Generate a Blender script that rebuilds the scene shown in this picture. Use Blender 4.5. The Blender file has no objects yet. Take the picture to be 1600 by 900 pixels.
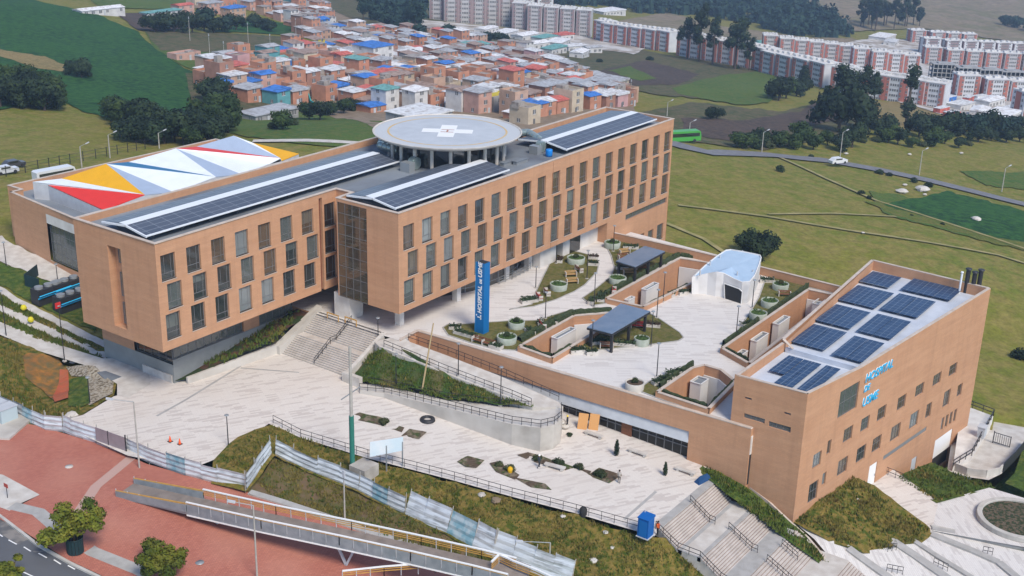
import bpy, bmesh, math, random
import numpy as np
from mathutils import Vector, Matrix, noise as mnoise
from mathutils.geometry import tessellate_polygon
random.seed(11)
S=bpy.context.scene; COL=S.collection
PI=math.pi; rad=math.radians
# ---------- camera ----------
C=np.array([-89.1444,-115.2700,62.0060]); YAW,PIT,ROL=[math.radians(a) for a in(54.65430,20.58899,1.52571)]; F=1945.06
_fw=np.array([math.cos(PIT)*math.sin(YAW),math.cos(PIT)*math.cos(YAW),-math.sin(PIT)])
_r=np.array([math.cos(YAW),-math.sin(YAW),0.]); _u=np.cross(_r,_fw)
_R=_r*math.cos(ROL)+_u*math.sin(ROL); _U=np.cross(_R,_fw)
cd=bpy.data.cameras.new('camera'); cam=bpy.data.objects.new('camera',cd); COL.objects.link(cam)
cam.matrix_world=Matrix(((_R[0],_U[0],-_fw[0],C[0]),(_R[1],_U[1],-_fw[1],C[1]),(_R[2],_U[2],-_fw[2],C[2]),(0,0,0,1)))
cd.sensor_width=36; cd.lens=F*36/1600; cd.clip_start=1; cd.clip_end=6000
S.camera=cam
# ---------- world, sun, exposure ----------
W=bpy.data.worlds.new('World'); S.world=W; W.use_nodes=True
nt=W.node_tree; bg=nt.nodes['Background']; sky=nt.nodes.new('ShaderNodeTexSky'); sky.sky_type='NISHITA'
SUN_EL,SUN_AZ=rad(48),rad(205)      # azimuth measured clockwise from +Y
sky.sun_disc=False; sky.sun_elevation=SUN_EL; sky.sun_rotation=SUN_AZ; sky.air_density=1.0; sky.dust_density=3.0; sky.ozone_density=1.0; sky.altitude=2700
nt.links.new(sky.outputs[0],bg.inputs[0]); bg.inputs[1].default_value=0.135
sl=bpy.data.lights.new('sun','SUN'); sun=bpy.data.objects.new('sun',sl); COL.objects.link(sun)
sl.energy=2.2; sl.angle=rad(20); sl.color=(1,.91,.79)
_sd=Vector((math.cos(SUN_EL)*math.sin(SUN_AZ),math.cos(SUN_EL)*math.cos(SUN_AZ),math.sin(SUN_EL)))
sun.rotation_euler=_sd.to_track_quat('Z','Y').to_euler(); sun.location=(0,0,150)
vs=S.view_settings; vs.view_transform='Standard'; vs.look='None'; vs.exposure=0.78; vs.gamma=1; vs.use_curve_mapping=False
S.render.resolution_x=1024; S.render.resolution_y=576
S.cycles.max_bounces=6; S.cycles.transparent_max_bounces=8

# ---------- picture point -> place on a known surface ----------
def ray(x,y): return _fw+_R*(x-800)/F-_U*(y-450)/F
def G(x,y,s=0.):
    d=ray(x,y)
    if not callable(s):
        p=C+d*((s-C[2])/d[2]); return Vector(p)
    t=np.concatenate([np.arange(60,260,2.),np.arange(260,2600,8.)])
    P=C[None]+d[None]*t[:,None]; h=P[:,2]-s(P[:,0],P[:,1])
    i=np.argmax(h<0)
    if h[i]>=0: i=len(t)-1
    if i==0: i=1
    a,b=t[i-1],t[i]
    for _ in range(24):
        m=(a+b)/2; p=C+d*m
        if p[2]>s(p[0],p[1]): a=m
        else: b=m
    return Vector(C+d*(a+b)/2)
def onplane(x,y,P0,ang):   # on a vertical plane through P0 whose horizontal direction is ang degrees from +X
    n=np.array([-math.sin(rad(ang)),math.cos(rad(ang)),0]); d=ray(x,y)
    return Vector(C+d*((np.array(P0)-C)@n)/(d@n))
# ---------- object helpers ----------
def tag(o,label=None,cat=None,group=None,kind=None):
    if label: o['label']=label
    if cat: o['category']=cat
    if group: o['group']=group
    if kind: o['kind']=kind
    return o
def empty(name,loc,label,cat,group=None,rz=0,kind=None):
    o=bpy.data.objects.new(name,None); COL.objects.link(o); o.location=loc; o.rotation_euler=(0,0,rz); o.empty_display_size=.3
    return tag(o,label,cat,group,kind)
def worg(o):
    v=Vector((0,0,0))
    while o is not None: v+=o.location; o=o.parent
    return v
class MB:
    def __init__(s): s.v=[]; s.f=[]; s.m=[]; s.mats=[]; s.cur=0; s.sm=[]
    def use(s,m):
        if m not in s.mats: s.mats.append(m)
        s.cur=s.mats.index(m); return s
    def face(s,pts,smooth=False):
        n=len(s.v); s.v+= [tuple(p) for p in pts]; s.f.append(tuple(range(n,n+len(pts)))); s.m.append(s.cur); s.sm.append(smooth); return s
    def raw(s,vs,fs,smooth=False):
        n=len(s.v); s.v+=[tuple(p) for p in vs]
        for f in fs: s.f.append(tuple(i+n for i in f)); s.m.append(s.cur); s.sm.append(smooth)
        return s
    def box(s,x0,x1,y0,y1,z0,z1):
        return s.raw([(x0,y0,z0),(x1,y0,z0),(x1,y1,z0),(x0,y1,z0),(x0,y0,z1),(x1,y0,z1),(x1,y1,z1),(x0,y1,z1)],
          [(3,2,1,0),(4,5,6,7),(0,1,5,4),(1,2,6,5),(2,3,7,6),(3,0,4,7)])
    def bar(s,a,b,w,h,up=(0,0,1)):     # rectangular bar from a to b, w across, h in height
        a=Vector(a);b=Vector(b);d=(b-a)
        if d.length<1e-6: return s
        d.normalize();u=Vector(up)
        if abs(d.dot(u))>.98: u=Vector((1,0,0))
        l=u.cross(d).normalized()*w/2;t=d.cross(l).normalized()*h/2
        q=[a-l-t,a+l-t,a+l+t,a-l+t,b-l-t,b+l-t,b+l+t,b-l+t]
        return s.raw(q,[(3,2,1,0),(4,5,6,7),(0,1,5,4),(1,2,6,5),(2,3,7,6),(3,0,4,7)])
    def tube(s,a,b,r,r2=None,n=8,caps=True,smooth=True):
        a=Vector(a);b=Vector(b);d=(b-a).normalized();u=Vector((0,0,1)) if abs(d.z)<.9 else Vector((1,0,0))
        l=u.cross(d).normalized();t=d.cross(l); r2=r if r2 is None else r2
        vs=[a+(l*math.cos(2*PI*i/n)+t*math.sin(2*PI*i/n))*r for i in range(n)]+[b+(l*math.cos(2*PI*i/n)+t*math.sin(2*PI*i/n))*r2 for i in range(n)]
        s.raw(vs,[(i,(i+1)%n,n+(i+1)%n,n+i) for i in range(n)],smooth)
        if caps: s.raw(vs,[tuple(range(n-1,-1,-1)),tuple(range(n,2*n))])
        return s
    def path(s,pts,r,n=6):
        for a,b in zip(pts,pts[1:]): s.tube(a,b,r,n=n)
        return s
    def prism(s,poly,z0,z1,top=True,bot=False):
        n=len(poly)
        if sum(poly[i][0]*poly[(i+1)%n][1]-poly[(i+1)%n][0]*poly[i][1] for i in range(n))<0: poly=poly[::-1]
        lo=[(p[0],p[1],z0(p[0],p[1]) if callable(z0) else z0) for p in poly]; hi=[(p[0],p[1],z1(p[0],p[1]) if callable(z1) else z1) for p in poly]
        s.raw(lo+hi,[(i,(i+1)%n,n+(i+1)%n,n+i) for i in range(n)])
        if top: s.flat(hi)
        if bot: s.flat(lo,down=True)
        return s
    def flat(s,pts,holes=(),down=False):
        loops=[[Vector(p) for p in pts]]+[[Vector(p) for p in h] for h in holes]
        tris=tessellate_polygon([[Vector((p.x,p.y,0)) for p in l] for l in loops]); allp=[p for l in loops for p in l]
        for t in tris:
            a,b,c=[allp[i] for i in t]
            up=((b-a).cross(c-a)).z>0
            if up==down: a,c=c,a
            s.face([a,b,c])
        return s
    def lathe(s,c,prof,n=20,smooth=True):   # prof: (r,z) list
        c=Vector(c); vs=[]
        for r,z in prof:
            vs+=[(c.x+r*math.cos(2*PI*i/n),c.y+r*math.sin(2*PI*i/n),c.z+z) for i in range(n)]
        fs=[]
        for k in range(len(prof)-1):
            fs+=[(k*n+i,k*n+(i+1)%n,(k+1)*n+(i+1)%n,(k+1)*n+i) for i in range(n)]
        return s.raw(vs,fs,smooth)
    def build(s,name,mat=None,parent=None,origin=None):
        me=bpy.data.meshes.new(name)
        if parent is not None: o0=worg(parent)
        elif origin is not None: o0=Vector(origin)
        else:
            a=np.array(s.v); o0=Vector(((a[:,0].min()+a[:,0].max())/2,(a[:,1].min()+a[:,1].max())/2,a[:,2].min()))
        ox,oy,oz=o0
        me.from_pydata([(x-ox,y-oy,z-oz) for x,y,z in s.v],[],s.f)
        if s.mats:
            for m in s.mats: me.materials.append(m)
            me.polygons.foreach_set('material_index',s.m)
        elif mat: me.materials.append(mat)
        me.polygons.foreach_set('use_smooth',s.sm)
        me.update()
        ob=bpy.data.objects.new(name,me); COL.objects.link(ob)
        if parent is not None: ob.parent=parent
        else: ob.location=o0
        return ob
def copy_tree(o,parent=None,kids=None):
    c=o.copy(); COL.objects.link(c); c.parent=parent
    for ch in list(o.children): copy_tree(ch,c)
    return c
# ---------- materials ----------
def mat(name,c,rough=.85,c2=None,sc=1.,amt=1.,c3=None,sc3=.1,metal=0.,bump=0.,bsc=None,coord='pos',spec=.3,rand=0.,contrast=(.35,.65)):
    m=bpy.data.materials.new(name); m.use_nodes=True; n=m.node_tree.nodes; L=m.node_tree.links; b=n['Principled BSDF']
    b.inputs['Roughness'].default_value=rough; b.inputs['Metallic'].default_value=metal; b.inputs['Specular IOR Level'].default_value=spec
    if coord=='pos': g=n.new('ShaderNodeNewGeometry'); vec=g.outputs['Position']
    else: g=n.new('ShaderNodeTexCoord'); vec=g.outputs['Object']
    def mix(fac,a,bb):
        x=n.new('ShaderNodeMix'); x.data_type='RGBA'; L.new(fac,x.inputs[0])
        for s_,v in((6,a),(7,bb)):
            if isinstance(v,tuple): x.inputs[s_].default_value=(*v,1)
            else: L.new(v,x.inputs[s_])
        return x.outputs[2]
    def nz(scale,lo,hi,det=5):
        t=n.new('ShaderNodeTexNoise'); t.inputs['Scale'].default_value=scale; t.inputs['Detail'].default_value=det; L.new(vec,t.inputs['Vector'])
        r=n.new('ShaderNodeMapRange'); r.inputs[1].default_value=lo; r.inputs[2].default_value=hi; r.inputs[4].default_value=amt; L.new(t.outputs[0],r.inputs[0]); return r.outputs[0]
    out=c
    if c2: out=mix(nz(sc,*contrast),out,c2)
    if c3: out=mix(nz(sc3,*contrast,3),out,c3)
    if rand:
        oi=n.new('ShaderNodeObjectInfo'); r=n.new('ShaderNodeMapRange'); r.inputs[3].default_value=1-rand; r.inputs[4].default_value=1+rand; L.new(oi.outputs['Random'],r.inputs[0])
        h=n.new('ShaderNodeHueSaturation'); L.new(r.outputs[0],h.inputs['Value'])
        if isinstance(out,tuple): h.inputs['Color'].default_value=(*out,1)
        else: L.new(out,h.inputs['Color'])
        out=h.outputs[0]
    if isinstance(out,tuple): b.inputs['Base Color'].default_value=(*out,1)
    else: L.new(out,b.inputs['Base Color'])
    if bump:
        t=n.new('ShaderNodeTexNoise'); t.inputs['Scale'].default_value=bsc or sc*2; t.inputs['Detail'].default_value=6; L.new(vec,t.inputs['Vector'])
        bp=n.new('ShaderNodeBump'); bp.inputs['Strength'].default_value=bump; bp.inputs['Distance'].default_value=.3; L.new(t.outputs[0],bp.inputs['Height']); L.new(bp.outputs[0],b.inputs['Normal'])
    m['b']=1
    return m
def paving(name,c1,c2,mortar,w,h,ang,off=.5,c3=None,msz=.02,streak=None):
    """laid slabs w x h metres, rows turned by ang degrees"""
    m=bpy.data.materials.new(name); m.use_nodes=True; n=m.node_tree.nodes; L=m.node_tree.links; b=n['Principled BSDF']; b.inputs['Roughness'].default_value=.8; b.inputs['Specular IOR Level'].default_value=.25
    g=n.new('ShaderNodeNewGeometry'); mp=n.new('ShaderNodeMapping'); mp.inputs['Rotation'].default_value=(0,0,rad(ang)); L.new(g.outputs['Position'],mp.inputs['Vector'])
    t=n.new('ShaderNodeTexBrick'); t.inputs['Scale'].default_value=1; t.inputs['Brick Width'].default_value=w; t.inputs['Row Height'].default_value=h; t.inputs['Mortar Size'].default_value=msz; t.inputs['Bias'].default_value=0; t.offset=off
    t.inputs['Color1'].default_value=(*c1,1); t.inputs['Color2'].default_value=(*c2,1); t.inputs['Mortar'].default_value=(*mortar,1); L.new(mp.outputs[0],t.inputs['Vector'])
    out=t.outputs['Color']
    def mx(fac,a,col):
        x=n.new('ShaderNodeMix'); x.data_type='RGBA'; L.new(fac,x.inputs[0]); L.new(a,x.inputs[6]); x.inputs[7].default_value=(*col,1); return x.outputs[2]
    if streak:   # single darker slabs laid at random
        t2=n.new('ShaderNodeTexBrick'); t2.inputs['Scale'].default_value=1; t2.inputs['Brick Width'].default_value=w*1.25; t2.inputs['Row Height'].default_value=h*1.05; t2.inputs['Mortar Size'].default_value=0; t2.inputs['Color1'].default_value=(0,0,0,1); t2.inputs['Color2'].default_value=(1,1,1,1); t2.offset=.37; t2.inputs['Bias'].default_value=0
        L.new(mp.outputs[0],t2.inputs['Vector'])
        r=n.new('ShaderNodeMapRange'); r.inputs[1].default_value=.70; r.inputs[2].default_value=.84; r.inputs[4].default_value=.52; L.new(t2.outputs['Color'],r.inputs[0])
        out=mx(r.outputs[0],out,streak)
    nz=n.new('ShaderNodeTexNoise'); nz.inputs['Scale'].default_value=.12; nz.inputs['Detail'].default_value=6; L.new(g.outputs['Position'],nz.inputs['Vector'])
    r=n.new('ShaderNodeMapRange'); r.inputs[1].default_value=.45; r.inputs[2].default_value=.75; r.inputs[4].default_value=.6; L.new(nz.outputs[0],r.inputs[0])
    out=mx(r.outputs[0],out,c3 or tuple(x*.8 for x in c1))
    L.new(out,b.inputs['Base Color']); return m
def wallmat(name,c,c2,rowh=.1):      # facing brick: fine courses, mottled
    m=mat(name,c,.9,c2,.35,.8,tuple(x*.9 for x in c),3.,bump=.0)
    n=m.node_tree.nodes; L=m.node_tree.links; b=n['Principled BSDF']; src=b.inputs['Base Color'].links[0].from_socket
    g=n.new('ShaderNodeNewGeometry'); sp=n.new('ShaderNodeSeparateXYZ'); L.new(g.outputs['Position'],sp.inputs[0])
    ad=n.new('ShaderNodeMath'); L.new(sp.outputs[0],ad.inputs[0]); L.new(sp.outputs[1],ad.inputs[1]); cb=n.new('ShaderNodeCombineXYZ'); L.new(ad.outputs[0],cb.inputs[0]); L.new(sp.outputs[2],cb.inputs[1])
    t=n.new('ShaderNodeTexBrick'); t.inputs['Scale'].default_value=1; t.inputs['Brick Width'].default_value=.9; t.inputs['Row Height'].default_value=.22; t.inputs['Mortar Size'].default_value=.012; t.inputs['Color1'].default_value=(.94,.94,.94,1); t.inputs['Color2'].default_value=(1.03,1.02,1.01,1); t.inputs['Mortar'].default_value=(.85,.85,.85,1); L.new(cb.outputs[0],t.inputs['Vector'])
    x=n.new('ShaderNodeMix'); x.data_type='RGBA'; x.blend_type='MULTIPLY'; x.inputs[0].default_value=1; L.new(src,x.inputs[6]); L.new(t.outputs[0],x.inputs[7])
    mp=n.new('ShaderNodeMapping'); mp.inputs['Scale'].default_value=(1.1,1.1,.09); L.new(g.outputs['Position'],mp.inputs[0]); t2=n.new('ShaderNodeTexNoise'); t2.inputs['Scale'].default_value=1.; t2.inputs['Detail'].default_value=6; L.new(mp.outputs[0],t2.inputs['Vector'])
    r=n.new('ShaderNodeMapRange'); r.inputs[1].default_value=.5; r.inputs[2].default_value=.75; r.inputs[4].default_value=.5; L.new(t2.outputs[0],r.inputs[0]); y=n.new('ShaderNodeMix'); y.data_type='RGBA'; L.new(r.outputs[0],y.inputs[0]); L.new(x.outputs[2],y.inputs[6]); y.inputs[7].default_value=(c[0]*.7,c[1]*.68,c[2]*.68,1)
    mp3=n.new('ShaderNodeMapping'); mp3.inputs['Scale'].default_value=(.12,.12,1.3); L.new(g.outputs['Position'],mp3.inputs[0]); t3=n.new('ShaderNodeTexNoise'); t3.inputs['Scale'].default_value=1.; t3.inputs['Detail'].default_value=5; L.new(mp3.outputs[0],t3.inputs['Vector'])
    r3=n.new('ShaderNodeMapRange'); r3.inputs[1].default_value=.45; r3.inputs[2].default_value=.7; r3.inputs[4].default_value=.4; L.new(t3.outputs[0],r3.inputs[0]); z=n.new('ShaderNodeMix'); z.data_type='RGBA'; L.new(r3.outputs[0],z.inputs[0]); L.new(y.outputs[2],z.inputs[6]); z.inputs[7].default_value=(min(1,c[0]*1.08),c[1]*1.12,c[2]*1.16,1); L.new(z.outputs[2],b.inputs['Base Color'])
    return m
def glassmat(name,tint,fac=.55,rough=.04):
    m=bpy.data.materials.new(name); m.use_nodes=True; n=m.node_tree.nodes; L=m.node_tree.links; o=n['Material Output']; b=n['Principled BSDF']
    b.inputs['Base Color'].default_value=(*tint,1); b.inputs['Roughness'].default_value=rough; b.inputs['Specular IOR Level'].default_value=1.; b.inputs['IOR'].default_value=1.7
    t=n.new('ShaderNodeBsdfTransparent'); t.inputs[0].default_value=(.75,.82,.8,1); x=n.new('ShaderNodeMixShader'); x.inputs[0].default_value=fac; L.new(t.outputs[0],x.inputs[1]); L.new(b.outputs[0],x.inputs[2]); L.new(x.outputs[0],o.inputs[0]); return m
M={}
M['brick']=wallmat('facing brick',(.515,.285,.163),(.465,.245,.135))
M['brick_dark']=wallmat('deep red brick',(.20,.07,.04),(.16,.05,.03))
M['coping']=mat('pale coping',(.55,.47,.40),.8,(.46,.38,.31),1.)
M['roofdeck']=mat('grey roof membrane',(.17,.19,.21),.8,(.12,.13,.15),.3,c3=(.24,.27,.30),sc3=.08)
M['whitewall']=mat('white render',(.68,.66,.62),.8,(.56,.53,.49),.6)
M['greyplinth']=mat('grey plinth',(.27,.28,.27),.85,(.22,.23,.22),.4)
M['concrete']=mat('concrete',(.46,.43,.38),.9,(.34,.31,.27),.7,c3=(.55,.52,.47),sc3=.15)
M['paleconc']=mat('pale concrete',(.58,.55,.50),.9,(.47,.43,.38),.8)
M['frame']=mat('window frame',(.15,.15,.15),.5)
M['dark']=mat('dark interior',(.03,.03,.03),.9)
M['room']=mat('room walls',(.32,.31,.29),.9,(.16,.16,.15),.6,coord='pos')
M['blind']=mat('window blind',(.55,.55,.52),.9)
M['glass']=glassmat('window glass',(.16,.18,.17),.6)
M['glass_b']=glassmat('window glass bronze',(.15,.11,.075),.66)
M['glass_c']=glassmat('window glass pale',(.27,.30,.30),.7)
M['glass_d']=glassmat('window glass deep',(.05,.06,.06),.6)
M['curtain']=glassmat('curtain wall glass',(.10,.075,.05),.62)
M['darkglass']=glassmat('dark glass',(.02,.022,.022),.8)
M['white']=mat('white paint',(.78,.78,.76),.5)
M['whitemetal']=mat('white metal sheet',(.72,.75,.77),.45)
M['galv']=mat('galvanised duct',(.38,.46,.44),.35,(.26,.33,.32),1.5,metal=.55)
M['steel']=mat('grey steel',(.30,.32,.33),.45,metal=.3)
M['blacksteel']=mat('black steel',(.03,.03,.033),.5)
M['poleconc']=mat('concrete pole',(.42,.40,.36),.9,(.34,.32,.28),2.)
M['blue']=mat('hospital blue',(.006,.135,.36),.45)
M['halo_blue']=mat('sign halo blue',(.02,.26,.52),.45)
M['cyan']=mat('cyan letters',(.03,.42,.72),.5)
M['soil']=mat('soil',(.11,.075,.05),.95,(.07,.05,.035),1.5,bump=.6)
M['leafdark']=mat('dark shrub leaves',(.022,.04,.018),.8,(.04,.065,.025),3.,rand=.2)
M['leafred']=mat('reddish shrub',(.07,.03,.025),.8,(.04,.045,.02),2.)
M['leafmid']=mat('green shrub leaves',(.04,.085,.02),.75,(.075,.12,.03),3.,rand=.2)
M['planter']=mat('pale planter concrete',(.40,.43,.37),.9,(.30,.34,.28),1.5)
M['wood']=mat('brown wood',(.22,.085,.04),.6,(.15,.06,.03),5.)
# ---------- terrain: heights given at points of the valley, smooth surface through them ----------
TP=[(1060,330,-13),(1200,300,-18),(1450,380,-19),(1590,540,-24),(1312,250,-27),(1590,312,-32),(1200,240,-25),(1070,225,-19),(1500,210,-40),(1390,195,-38),(1470,168,-56),(1250,140,-52),(1100,88,-58),(900,70,-58),(1590,190,-55),
(1500,120,-92),(1380,75,-95),(1590,60,-110),(1500,5,-110),(1300,15,-90),(1150,20,-92),(1000,20,-88),(930,60,-62),(700,34,-58),(650,60,-50),(640,200,-22),(500,165,-26),(400,190,-22),(700,100,-42),(560,80,-42),(450,40,-42),(900,180,-24),(950,140,-34),(330,12,-36),(200,15,-30),
(100,60,-22),(300,180,-21),(0,140,-14),(50,240,-9),(0,5,-18),(200,230,-12),(10,285,-5),(0,330,-4.5),(1100,180,-26),(1000,120,-40),(800,120,-38),(500,215,-12),(600,20,-56),(800,0,-75),(0,380,-4.6),(30,430,-5.2),(0,450,-6),(90,500,-6.9),(0,520,-7.3),(1300,400,-17),(1560,460,-20),(560,190,-16)]
_TW=[]
for a,b,z in TP: _TW.append(tuple(G(a,b,z)))
_TW+=[(-250,-150,-14),(-150,60,-8),(0,-250,-20),(150,-200,-30),(300,-250,-40),(-100,250,-2),(0,500,0),(1200,-300,-120),(1500,900,-60),(300,1300,-30),(1300,300,-110),(700,-100,-75),(60,-110,-20)]
_T=np.array(_TW)
def _phi(r): return r
_A=_phi(np.hypot(_T[:,None,0]-_T[None,:,0],_T[:,None,1]-_T[None,:,1])); _n=len(_T)
_K=np.zeros((_n+1,_n+1)); _K[:_n,:_n]=_A-np.eye(_n)*1.5; _K[_n,:_n]=1; _K[:_n,_n]=1
_w=np.linalg.solve(_K,np.concatenate([_T[:,2],[0]]))
# a biharmonic-like smoothing: evaluate the linear RBF with softened radius
def tz(x,y):
    x=np.asarray(x,float); y=np.asarray(y,float)
    d=np.sqrt((x[...,None]-_T[:,0])**2+(y[...,None]-_T[:,1])**2+36.)
    r=d@_w[:_n]+_w[_n]
    return r if r.ndim else float(r)
def inpoly(x,y,poly):
    x=np.asarray(x);y=np.asarray(y); c=np.zeros(x.shape,bool); j=len(poly)-1
    for i in range(len(poly)):
        xi,yi=poly[i];xj,yj=poly[j]
        if yi!=yj: c^=((yi>y)!=(yj>y))&(x<(xj-xi)*(y-yi)/(yj-yi)+xi)
        j=i
    return c
SITE=[(-60,-40),(-36,8),(-30,20),(-20,46),(-2,44),(-0.5,28),(3,20.5),(6,20),(26,22),(26,58),(66,58),(72,12),(100,2),(99,-12),(84,-17),(84,-50),(80,-72),(92,-84),(130,-92),(130,-150),(-60,-150)]
def ground(x,y):   # terrain as built: lowered under the made-up site
    z=tz(x,y); ins=inpoly(x,y,SITE)
    return np.where(ins,np.minimum(z,-34),z)
def grassmat(name,a,b,c,s1=.05,s2=.6,bump=.5):
    m=mat(name,a,.95,b,s1,1.,c,s2,bump=bump,bsc=1.2,spec=.1,contrast=(.38,.6))
    n=m.node_tree.nodes; L=m.node_tree.links; bb=n['Principled BSDF']; src=bb.inputs['Base Color'].links[0].from_socket; g=n.new('ShaderNodeNewGeometry')   # fine mottling of tufts
    t=n.new('ShaderNodeTexNoise'); t.inputs['Scale'].default_value=s2*3.2; t.inputs['Detail'].default_value=8; t.inputs['Roughness'].default_value=.75; L.new(g.outputs['Position'],t.inputs['Vector']); r=n.new('ShaderNodeMapRange'); r.inputs[1].default_value=.3; r.inputs[2].default_value=.7; r.inputs[3].default_value=.62; r.inputs[4].default_value=1.35; L.new(t.outputs[0],r.inputs[0])
    h=n.new('ShaderNodeHueSaturation'); L.new(src,h.inputs['Color']); L.new(r.outputs[0],h.inputs['Value']); L.new(h.outputs[0],bb.inputs['Base Color']); return m
M['field']=grassmat('olive pasture',(.165,.162,.028),(.132,.152,.025),(.205,.175,.048),.025,.28)
M['grass']=grassmat('lawn grass',(.075,.12,.022),(.13,.135,.03),(.05,.085,.018),.25,1.3,.8)
M['lush']=grassmat('lush green crop',(.020,.070,.020),(.012,.046,.016),(.034,.10,.022),.04,.5)
M['lush2']=grassmat('bright green pasture',(.075,.13,.024),(.05,.105,.02),(.10,.125,.03),.04,.5)
M['tan']=grassmat('dry tan grass',(.22,.16,.06),(.17,.14,.055),(.25,.19,.085),.05,.6)
M['dull']=grassmat('dull scrub grass',(.085,.09,.04),(.06,.075,.03),(.12,.10,.055),.04,.3)
M['ploughed']=grassmat('ploughed soil',(.075,.058,.05),(.055,.045,.04),(.095,.07,.055),.05,.6)
M['slope']=grassmat('rough bank grass',(.115,.11,.018),(.055,.08,.012),(.20,.145,.04),.3,1.3,1.)
M['sitemud']=mat('site ground',(.42,.38,.33),.95,(.25,.20,.15),.03,1.,(.55,.53,.50),.11,contrast=(.4,.6))
M['midfield']=grassmat('half green pasture',(.10,.13,.026),(.085,.115,.024),(.13,.13,.03),.05,.5)
M['hill']=grassmat('far dry hill',(.20,.165,.10),(.16,.145,.075),(.23,.18,.12),.008,.05,.2)
M['asphalt']=mat('asphalt',(.085,.09,.10),.9,(.065,.068,.075),1.2,c3=(.11,.115,.125),sc3=.15)
M['farasphalt']=mat('pale road',(.19,.19,.20),.9,(.15,.15,.16),.6)
M['dirt']=mat('bare earth',(.26,.20,.14),.95,(.19,.14,.09),.4)
M['track']=mat('trodden track',(.32,.27,.12),.95,(.22,.20,.07),.4)
# sheet on a grid that is fine near and coarse far
def terrain():
    ts=np.concatenate([np.arange(40,300,4.),np.geomspace(300,2600,90)]); az=np.radians(np.arange(-42,112,.6))   # azimuth from +Y
    T_,A_=np.meshgrid(ts,az,indexing='ij'); X=C[0]+T_*np.sin(A_); Y=C[1]+T_*np.cos(A_); Z=ground(X,Y)
    if 0: Z+= np.where(T_>250,1.,.3)*np.array([mnoise.noise(Vector((x*.02,y*.02,0))) for x,y in zip(X.ravel(),Y.ravel())]).reshape(X.shape)*.5*(~inpoly(X,Y,SITE))
    na=len(az); nv=[tuple(v) for v in np.stack([X,Y,Z],-1).reshape(-1,3)]
    fs=[(i*na+j,i*na+j+1,(i+1)*na+j+1,(i+1)*na+j) for i in range(len(ts)-1) for j in range(na-1)]
    fs=[f[::-1] for f in fs]
    m=MB(); m.raw(nv,fs,True); o=m.build('ground',M['field'],origin=(0,0,0)); tag(o,kind='structure')
    mm=MB(); mm.raw([(-1500,-1500,-140),(3000,-1500,-140),(3000,3000,-140),(-1500,3000,-140)],[(0,1,2,3)]); o=mm.build('lowland',M['field'],origin=(0,0,-140)); tag(o,kind='structure')
terrain()
def drape(name,poly,m,off=.25,world=False,step=None,surf=None,kind='structure',parent=None,nz=0):
    surf=surf or tz
    if surf is tz and not world:   # uneven field edges
        q_=[]
        for (xa,ya),(xb,yb) in zip(poly,poly[1:]+poly[:1]):
            n_=max(1,int(math.hypot(xb-xa,yb-ya)/7))
            for k_ in range(n_):
                x_=xa+(xb-xa)*k_/n_; y_=ya+(yb-ya)*k_/n_; v_=Vector((x_*.06,y_*.06,off*9)); v2=Vector((x_*.25,y_*.25,off*5+3)); amp=min(1,max(.25,(y_+40)/250))
                q_.append((x_+4.5*mnoise.noise(v_)+2.2*mnoise.noise(v2),y_+(2.6*mnoise.noise(v_+Vector((9,9,0)))+1.5*mnoise.noise(v2+Vector((5,5,0))))*amp))
        poly=q_
    P=[Vector((p[0],p[1],0)) for p in poly] if world else [G(p[0],p[1],surf) for p in poly]
    xs=[p.x for p in P]; ys=[p.y for p in P]
    far=math.hypot(np.mean(xs)-C[0],np.mean(ys)-C[1]); step=step or max(4,far*.025)
    bm=bmesh.new(); f=bm.faces.new([bm.verts.new((p.x,p.y,0)) for p in P]); bmesh.ops.triangulate(bm,faces=[f])
    for ax,lo,hi in((0,min(xs),max(xs)),(1,min(ys),max(ys))):
        k=lo+step
        while k<hi:
            no=(1,0,0) if ax==0 else (0,1,0); co=(k,0,0) if ax==0 else (0,k,0)
            bmesh.ops.bisect_plane(bm,geom=bm.verts[:]+bm.edges[:]+bm.faces[:],plane_co=co,plane_no=no); k+=step
    bm.verts.ensure_lookup_table()
    X=np.array([v.co.x for v in bm.verts]);Y=np.array([v.co.y for v in bm.verts]);Z=np.asarray(surf(X,Y))
    gx=off if surf is not tz else max(.12,off*.4)+far*.0003
    ox,oy,oz=np.mean(X),np.mean(Y),Z.min()
    for v,x,y,z in zip(bm.verts,X,Y,Z): v.co=(x-ox,y-oy,z+gx-oz+(nz*mnoise.noise(Vector((x*.4,y*.4,3))) if nz else 0))
    for f in bm.faces:
        f.normal_update()
        if f.normal.z<0: f.normal_flip()
        f.smooth=True
    me=bpy.data.meshes.new(name); bm.to_mesh(me); bm.free(); me.materials.append(m)
    o=bpy.data.objects.new(name,me); COL.objects.link(o); o.location=(ox,oy,oz)
    if parent: o.parent=parent
    if kind: o['kind']=kind
    return o
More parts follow.
